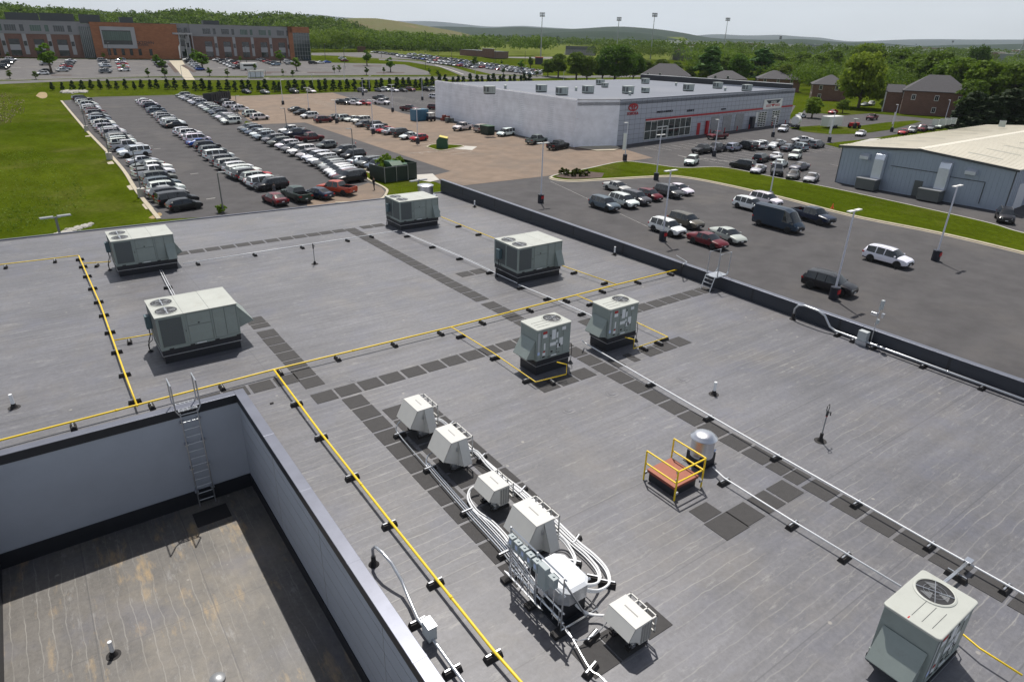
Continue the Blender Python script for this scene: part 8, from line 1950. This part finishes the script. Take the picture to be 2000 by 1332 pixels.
for i, (px, py, h) in enumerate(((432, 416, 1.1), (758, 344, 3.2), (768, 346, 3.0), (778, 345, 2.9), (300, 100, 1))):
    if h == 1: continue
    P = G(px, py); tree('shrub', P, h, ['small yellow-green shrub beside the slim pole at the roof edge', 'leafy climber on the green enclosure, left', 'leafy climber on the green enclosure, middle', 'leafy climber on the green enclosure, right'][i], 'shrub', None, (1.1, 1.2, .8), 1.0, 'shrub')

# woods that read as one mass
def wood(name, label, pts, Hs, size, per, tints, mk='leaf_green', conif=False):
    V = []; rs = nr
    for (P, H) in zip(pts, Hs):
        n = per; d = rs.normal(0, 1, (n, 3)); d /= np.linalg.norm(d, axis=1)[:, None]; d[:, 2] = np.abs(d[:, 2]) * 1.0 - .25 * (rs.uniform(0, 1, n) < .3)
        lob = rs.normal(0, 1, (5, 3)); lob /= np.linalg.norm(lob, axis=1)[:, None]; bump_ = 1 + .28 * np.max(d @ lob.T, axis=1) ** 3
        Rw = H * rs.uniform(.36, .5) * (.55 if conif else 1); zc = H * .55
        C = np.array(P) + d * np.array([Rw, Rw, H * .48]) * (bump_ * rs.uniform(.8, 1.0, n))[:, None] + [0, 0, zc]
        if conif: f = np.clip(1.25 - (C[:, 2] - P[2]) / H, .1, 1)[:, None]; C[:, :2] = np.array(P[:2]) + (C[:, :2] - np.array(P[:2])) * f
        V.append(leaves(C, d, size * H / 10, rs))
    V = np.concatenate(V); me = quadmesh(name, V, mk); o = bpy.data.objects.new(name, me); COL.objects.link(o); o.color = (*tints, 1)
    return tag(o, label, 'wood', kind='stuff')
def wood_px(name, label, n, xs, yb0, yb1, Hm, tint, per=90, size=.5, mk='leaf_green', conif=False):
    pts, Hs = [], []
    for k in range(n):
        u = nr.uniform(0, 1); px = xs[0] + (xs[1] - xs[0]) * u; py = np.interp(px, [q[0] for q in yb0], [q[1] for q in yb0]); py2 = np.interp(px, [q[0] for q in yb1], [q[1] for q in yb1])
        pts.append(G(px, nr.uniform(py, py2))); Hs.append(Hm * nr.uniform(.7, 1.25))
    return wood(name, label, pts, Hs, size, per, tint, mk, conif)
wood_px('tree_belt', 'dark tree belt along the top of the sports field', 120, (815, 1140), [(815, 82), (900, 80), (1000, 84), (1140, 92)], [(815, 88), (900, 82), (1000, 86), (1140, 97)], 13, (.62, .72, .6), 130, .36)
wood_px('conifer_belt', 'dark conifers in the belt above the sports field', 50, (850, 1100), [(850, 82), (1100, 90)], [(850, 84), (1100, 93)], 15, (1.1, 1.1, 1), 130, .36, 'leaf_dark', True)
wood_px('green_thicket', 'bright green thicket beyond the far school car park', 120, (600, 830), [(600, 99), (700, 99), (830, 84)], [(600, 103), (700, 102), (830, 90)], 13, (1.1, 1.15, .8), 150, .32)
wood_px('green_thicket', 'thicket between the tree belt and the grandstand', 60, (1150, 1330), [(1150, 112), (1330, 116)], [(1150, 118), (1330, 124)], 9, (.8, .85, .75), 100, .4)
wood_px('right_wood', 'mixed wood filling the ground behind the brick houses', 330, (1340, 2060), [(1340, 124), (1500, 124), (1700, 126), (2060, 130)], [(1340, 156), (1500, 170), (1560, 188), (1740, 194), (1800, 200), (2060, 218)], 11, (.88, .98, .7), 230, .28)
wood_px('right_wood', 'yellow-green trees mixed into the wood behind the brick houses', 120, (1340, 2060), [(1340, 124), (1500, 124), (1700, 126), (2060, 130)], [(1340, 150), (1500, 148), (1700, 170), (1800, 190), (2060, 210)], 11, (1.2, 1.3, .7), 230, .28)
wood_px('distant_wood', 'distant treetops between the dealership and the hazy town', 260, (1180, 2060), [(1180, 104), (1600, 110), (2060, 113)], [(1180, 112), (1600, 118), (2060, 124)], 12, (.75, .85, .75), 70, .5)

# hills: long ridges built from the skyline
def ridge(name, prof, D, depth, base_y, m, rough=.0, seed=1, kind='structure'):
    """prof: skyline as (px, py) at horizontal distance D; a rounded hill in front of and behind the crest"""
    rs = np.random.RandomState(seed); xs = np.array([p[0] for p in prof], float); ys = np.array([p[1] for p in prof], float)
    nx = 220; PX = np.linspace(xs[0], xs[-1], nx); PY = np.interp(PX, xs, ys); k = np.ones(5) / 5; PY = np.convolve(np.pad(PY, 2, mode='edge'), k, 'valid')
    prof_t = [(-1, 0), (-.8, .22), (-.6, .48), (-.4, .73), (-.2, .92), (0, 1), (.5, .7), (1, 0)]
    V = []; nz_ = rs.normal(0, 1, (nx, len(prof_t)))
    for a in range(3): nz_[1:-1] = (nz_[:-2] + nz_[1:-1] * 2 + nz_[2:]) / 4
    for i in range(nx):
        P = at_range(PX[i], PY[i], D); zc = P[2]; d = (P[:2]) / np.linalg.norm(P[:2]); z0 = zt(P[1]) - 3
        for j, (u, w) in enumerate(prof_t):
            q = P[:2] + d * u * depth; V.append((q[0], q[1], z0 + (zc - z0) * w + rough * nz_[i, j] * (zc - z0) * (0 if j in (0, 5, 7) else .5)))
    n = len(prof_t); Fc = [(i * n + j, (i + 1) * n + j, (i + 1) * n + j + 1, i * n + j + 1) for i in range(nx - 1) for j in range(n - 1)]
    b = MB(); b.v = V; b.f = Fc; b.mi = [0] * len(Fc); o = b.build(name, m, smooth=True); o.data.polygons.foreach_set('use_smooth', [True] * len(Fc)); o.data.flip_normals(); tag(o, kind=kind)
    return np.array(V).reshape(nx, n, 3)
def hillmat(name, c1, c2, c3, s1, s2, thr=.6, bumpd=6.0, bs=.05):
    m = bpy.data.materials.new(name); m.use_nodes = True; t = m.node_tree; L = t.links; b = t.nodes['Principled BSDF']; b.inputs['Roughness'].default_value = .95; b.inputs['Specular IOR Level'].default_value = .05
    co = nd(t, 'ShaderNodeTexCoord')
    def ns(s, lo, hi):
        n = nd(t, 'ShaderNodeTexNoise', i_Scale=s, i_Detail=8.0, i_Roughness=.68); L.new(co.outputs['Object'], n.inputs['Vector']); r = nd(t, 'ShaderNodeMapRange'); r.inputs['From Min'].default_value = lo; r.inputs['From Max'].default_value = hi; L.new(n.outputs['Fac'], r.inputs['Value']); return r.outputs['Result']
    m1 = nd(t, 'ShaderNodeMix', data_type='RGBA'); m1.inputs[6].default_value = (*c1, 1); m1.inputs[7].default_value = (*c2, 1); L.new(ns(s1, .35, .65), m1.inputs[0])
    m2 = nd(t, 'ShaderNodeMix', data_type='RGBA'); L.new(m1.outputs[2], m2.inputs[6]); m2.inputs[7].default_value = (*c3, 1); L.new(ns(s2, thr, thr + .06), m2.inputs[0]); L.new(m2.outputs[2], b.inputs['Base Color'])
    n3 = nd(t, 'ShaderNodeTexNoise', i_Scale=bs, i_Detail=5.0); L.new(co.outputs['Object'], n3.inputs['Vector']); bp = nd(t, 'ShaderNodeBump'); bp.inputs['Strength'].default_value = 1.0; bp.inputs['Distance'].default_value = bumpd; L.new(n3.outputs['Fac'], bp.inputs['Height']); L.new(bp.outputs['Normal'], b.inputs['Normal'])
    MATS[name] = m
hillmat('forest_hill', (.028, .05, .016), (.06, .095, .028), (.05, .08, .025), .02, .004, .9)
hillmat('landfill', (.135, .115, .06), (.10, .12, .045), (.18, .135, .08), .012, .008, .55, 2)
hillmat('far_forest', (.012, .026, .016), (.022, .04, .022), (.09, .12, .05), .006, .0018, .66, 10, .02)
hillmat('mountain', (.008, .018, .02), (.014, .026, .026), (.04, .06, .03), .0015, .001, .9, 30, .002)
ridge('mountains', [(-200, 24), (0, 14), (60, 20), (100, 17), (140, 16), (190, 21), (260, 27), (305, 25), (360, 30), (580, 30), (600, 27), (650, 33), (792, 43), (830, 41), (880, 45), (950, 53), (985, 53), (1013, 50), (1050, 53), (1150, 59), (1330, 72), (1370, 70), (1394, 66), (1440, 70), (1480, 70), (1538, 68), (1560, 74), (1594, 72), (1650, 82), (1700, 81), (1760, 78), (1825, 77), (1900, 78), (2000, 78), (2250, 82)], 15000, 2600, 0, 'mountain', .1, 3)
ridge('hills', [(-200, 26), (0, 30), (300, 34), (600, 40), (640, 46), (800, 54), (850, 52), (900, 53), (960, 56), (1000, 53), (1050, 55), (1110, 58), (1160, 55), (1195, 52), (1230, 53), (1300, 59), (1350, 68), (1394, 76), (1440, 77), (1500, 79), (1560, 76), (1600, 79), (1650, 84), (1700, 83), (1760, 88), (1800, 91), (1860, 88), (1930, 88), (2000, 86), (2250, 92)], 5200, 1500, 0, 'far_forest', .1, 5)
ridge('hills', [(640, 62), (700, 60), (900, 70), (1000, 70), (1060, 66), (1110, 63), (1180, 61), (1260, 66), (1330, 78), (1420, 92), (1500, 96), (1600, 94), (1700, 98), (1800, 101), (2000, 100), (2250, 104)], 3300, 1000, 0, 'far_forest', .1, 9)
lf = ridge('landfill_hill', [(560, 60), (620, 50), (652, 43), (672, 37), (700, 36), (735, 36.5), (770, 41), (800, 46), (830, 51), (850, 55), (880, 60), (900, 64), (930, 72), (960, 80)], 1500, 420, 0, 'landfill', .08, 6)
hv = ridge('wooded_hill', [(-250, 26), (-60, 28), (0, 29), (35, 31), (70, 34), (110, 36), (150, 40), (210, 43), (260, 44), (305, 45), (332, 39), (385, 38), (437, 44), (490, 45), (560, 43), (612, 49), (665, 54), (690, 64), (720, 74), (780, 80), (850, 86), (930, 92)], 900, 260, 0, 'forest_hill', .05, 8)
pts, Hs, pts2, Hs2 = [], [], [], []
nx = len(hv)
for k in range(2600):
    i = nr.randint(0, nx - 1); u = nr.uniform(0, 4.9); j = int(u); f = u - j; g = nr.uniform(0, 1)
    a = hv[i, j] * (1 - f) + hv[i, j + 1] * f; c = hv[i + 1, j] * (1 - f) + hv[i + 1, j + 1] * f; P = a * (1 - g) + c * g - [0, 0, 2]
    if nr.rand() < .3: pts2.append(P); Hs2.append(nr.uniform(9, 14))
    else: pts.append(P); Hs.append(nr.uniform(8, 13))
wood('hillside_wood', 'fresh green trees covering the low hill behind the school', pts, Hs, .62, 60, (.95, 1.05, .8)); wood('hillside_wood', 'darker trees mixed over the low hill behind the school', pts2, Hs2, .62, 60, (.55, .68, .6))
pts, Hs = [], []
for k in range(520):
    px = nr.uniform(-100, 1080); y0 = np.interp(px, [-100, 300, 600, 700, 830, 1080], [60, 62, 80, 72, 74, 80]); P = at_range(px, y0 + 6, nr.uniform(560, 760)); P[2] = zt(P[1]) - .3; pts.append(P); Hs.append(nr.uniform(9, 15))
wood('wood_edge', 'wood at the foot of the low hill, between school and landfill', pts, Hs, .5, 80, (.8, .92, .7))
pts, Hs = [], []
for k in range(700):
    px = nr.uniform(640, 2100); D = nr.uniform(900, 2400) if px > 1150 else nr.uniform(1000, 1500); P = at_range(px, 100, D); P[2] = zt(P[1]) - 1; pts.append(P); Hs.append(nr.uniform(10, 17))
wood('valley_trees', 'scattered hazy trees of the valley floor', pts, Hs, .8, 34, (.7, .8, .7))
# pasture patches on the far hill and the pale town
for px0, px1, y0, y1, D in ((1282, 1345, 73, 80, 3100), (1445, 1600, 93, 104, 2300), (1290, 1330, 96, 99, 1900)):
    P = [at_range(px0, y1, D), at_range(px1, y1, D), at_range(px1 - 10, y0, D + 240), at_range(px0 + 20, y0, D + 240)]
    b = MB(); b.face(*P); b.face(*[p - [0, 0, 4] for p in P][::-1]); tag(b.build('pasture', 'meadow'), kind='structure')
mat('town_white', (.62, .62, .60), .7); mat('town_grey', (.28, .30, .33), .7); mat('town_brick', (.24, .15, .11), .8)
for i in range(95):
    px = nr.uniform(1285, 2040) if i > 12 else nr.uniform(1230, 1400); D = nr.uniform(900, 2600); P = at_range(px, 100, D); P[2] = zt(P[1]); w = nr.uniform(14, 70) * (.6 if D < 1300 else 1); h = nr.uniform(4, 10) + D * .003; d = nr.uniform(12, 30)
    tk = nr.choice(3, p=[.45, .35, .2])
    t = thing('town_building', ['white', 'grey', 'brick-coloured'][tk] + ' low building in the hazy town beyond the right wood', 'building', P, math.atan2(R_[1], R_[0]) + nr.uniform(-.3, .3), '%s low buildings of the hazy town' % ['white', 'grey', 'brick-coloured'][tk])
    b = MB(); b.box(-w / 2, -d / 2, -2, w / 2, d / 2, h); b.build('wall', ['town_white', 'town_grey', 'town_brick'][tk], t)
    b = MB(); b.box(-w / 2 - .4, -d / 2 - .4, h, w / 2 + .4, d / 2 + .4, h + .6); b.build('roof', ['town_white', 'town_grey'][nr.choice(2, p=[.7, .3])], t)
# rough growth on the slope left of the lot
def tufts(name, label, n, poly_px, hh, size, m, tint):
    V = []
    xs = [q[0] for q in poly_px]; ys = [q[1] for q in poly_px]; k = 0; C = []
    while len(C) < n and k < n * 30:
        k += 1; x_, y_ = nr.uniform(min(xs), max(xs)), nr.uniform(min(ys), max(ys)); ins = False; j = len(poly_px) - 1
        for i in range(len(poly_px)):
            if (ys[i] > y_) != (ys[j] > y_) and x_ < (xs[j] - xs[i]) * (y_ - ys[i]) / (ys[j] - ys[i]) + xs[i]: ins = not ins
            j = i
        if ins: C.append(G(x_, y_) + [0, 0, nr.uniform(0, hh)])
    C = np.array(C); N = nr.normal(0, 1, C.shape) + [0, 0, 1.0]; V = leaves(C, N, size, nr); me = quadmesh(name, V, m); o = bpy.data.objects.new(name, me); COL.objects.link(o); o.color = (*tint, 1); return tag(o, label, 'plants', kind='stuff')
tufts('rough_weeds', 'rough weeds at the lower left of the grass slope', 2600, [(-40, 300), (60, 290), (150, 340), (175, 400), (130, 430), (60, 446), (-40, 466)], .3, .07, 'leaf_green', (1.05, 1.1, .8))
0 and tufts('rough_weeds', 'dark bramble patch on the grass slope', 900, [(104, 355), (122, 360), (128, 378), (124, 396), (112, 398), (108, 376)], .4, .09, 'leaf_green', (.8, .9, .8))
tufts('dry_reeds', 'dry brownish reeds at the top left of the slope', 1500, [(-60, 192), (10, 186), (30, 196), (50, 200), (44, 212), (52, 220), (30, 226), (24, 240), (-10, 246), (-60, 262)], .9, .12, 'dry_reeds', (1, 1, 1))

# the air between here and the mountains
hz = bpy.data.materials.new('haze'); hz.use_nodes = True; t = hz.node_tree
for n in list(t.nodes):
    if n.type == 'BSDF_PRINCIPLED': t.nodes.remove(n)
pv = t.nodes.new('ShaderNodeVolumePrincipled'); pv.inputs['Color'].default_value = (.80, .885, 1.0, 1); pv.inputs['Density'].default_value = 3.5e-5; pv.inputs['Anisotropy'].default_value = .2
t.links.new(pv.outputs[0], t.nodes['Material Output'].inputs['Volume']); MATS['haze'] = hz
b = MB(); b.box(-19000, -20000, Z0 - 12, 21000, 20000, 1500); o = b.build('haze', 'haze'); tag(o, 'thin blue-white air haze over the whole valley', 'haze', kind='stuff')
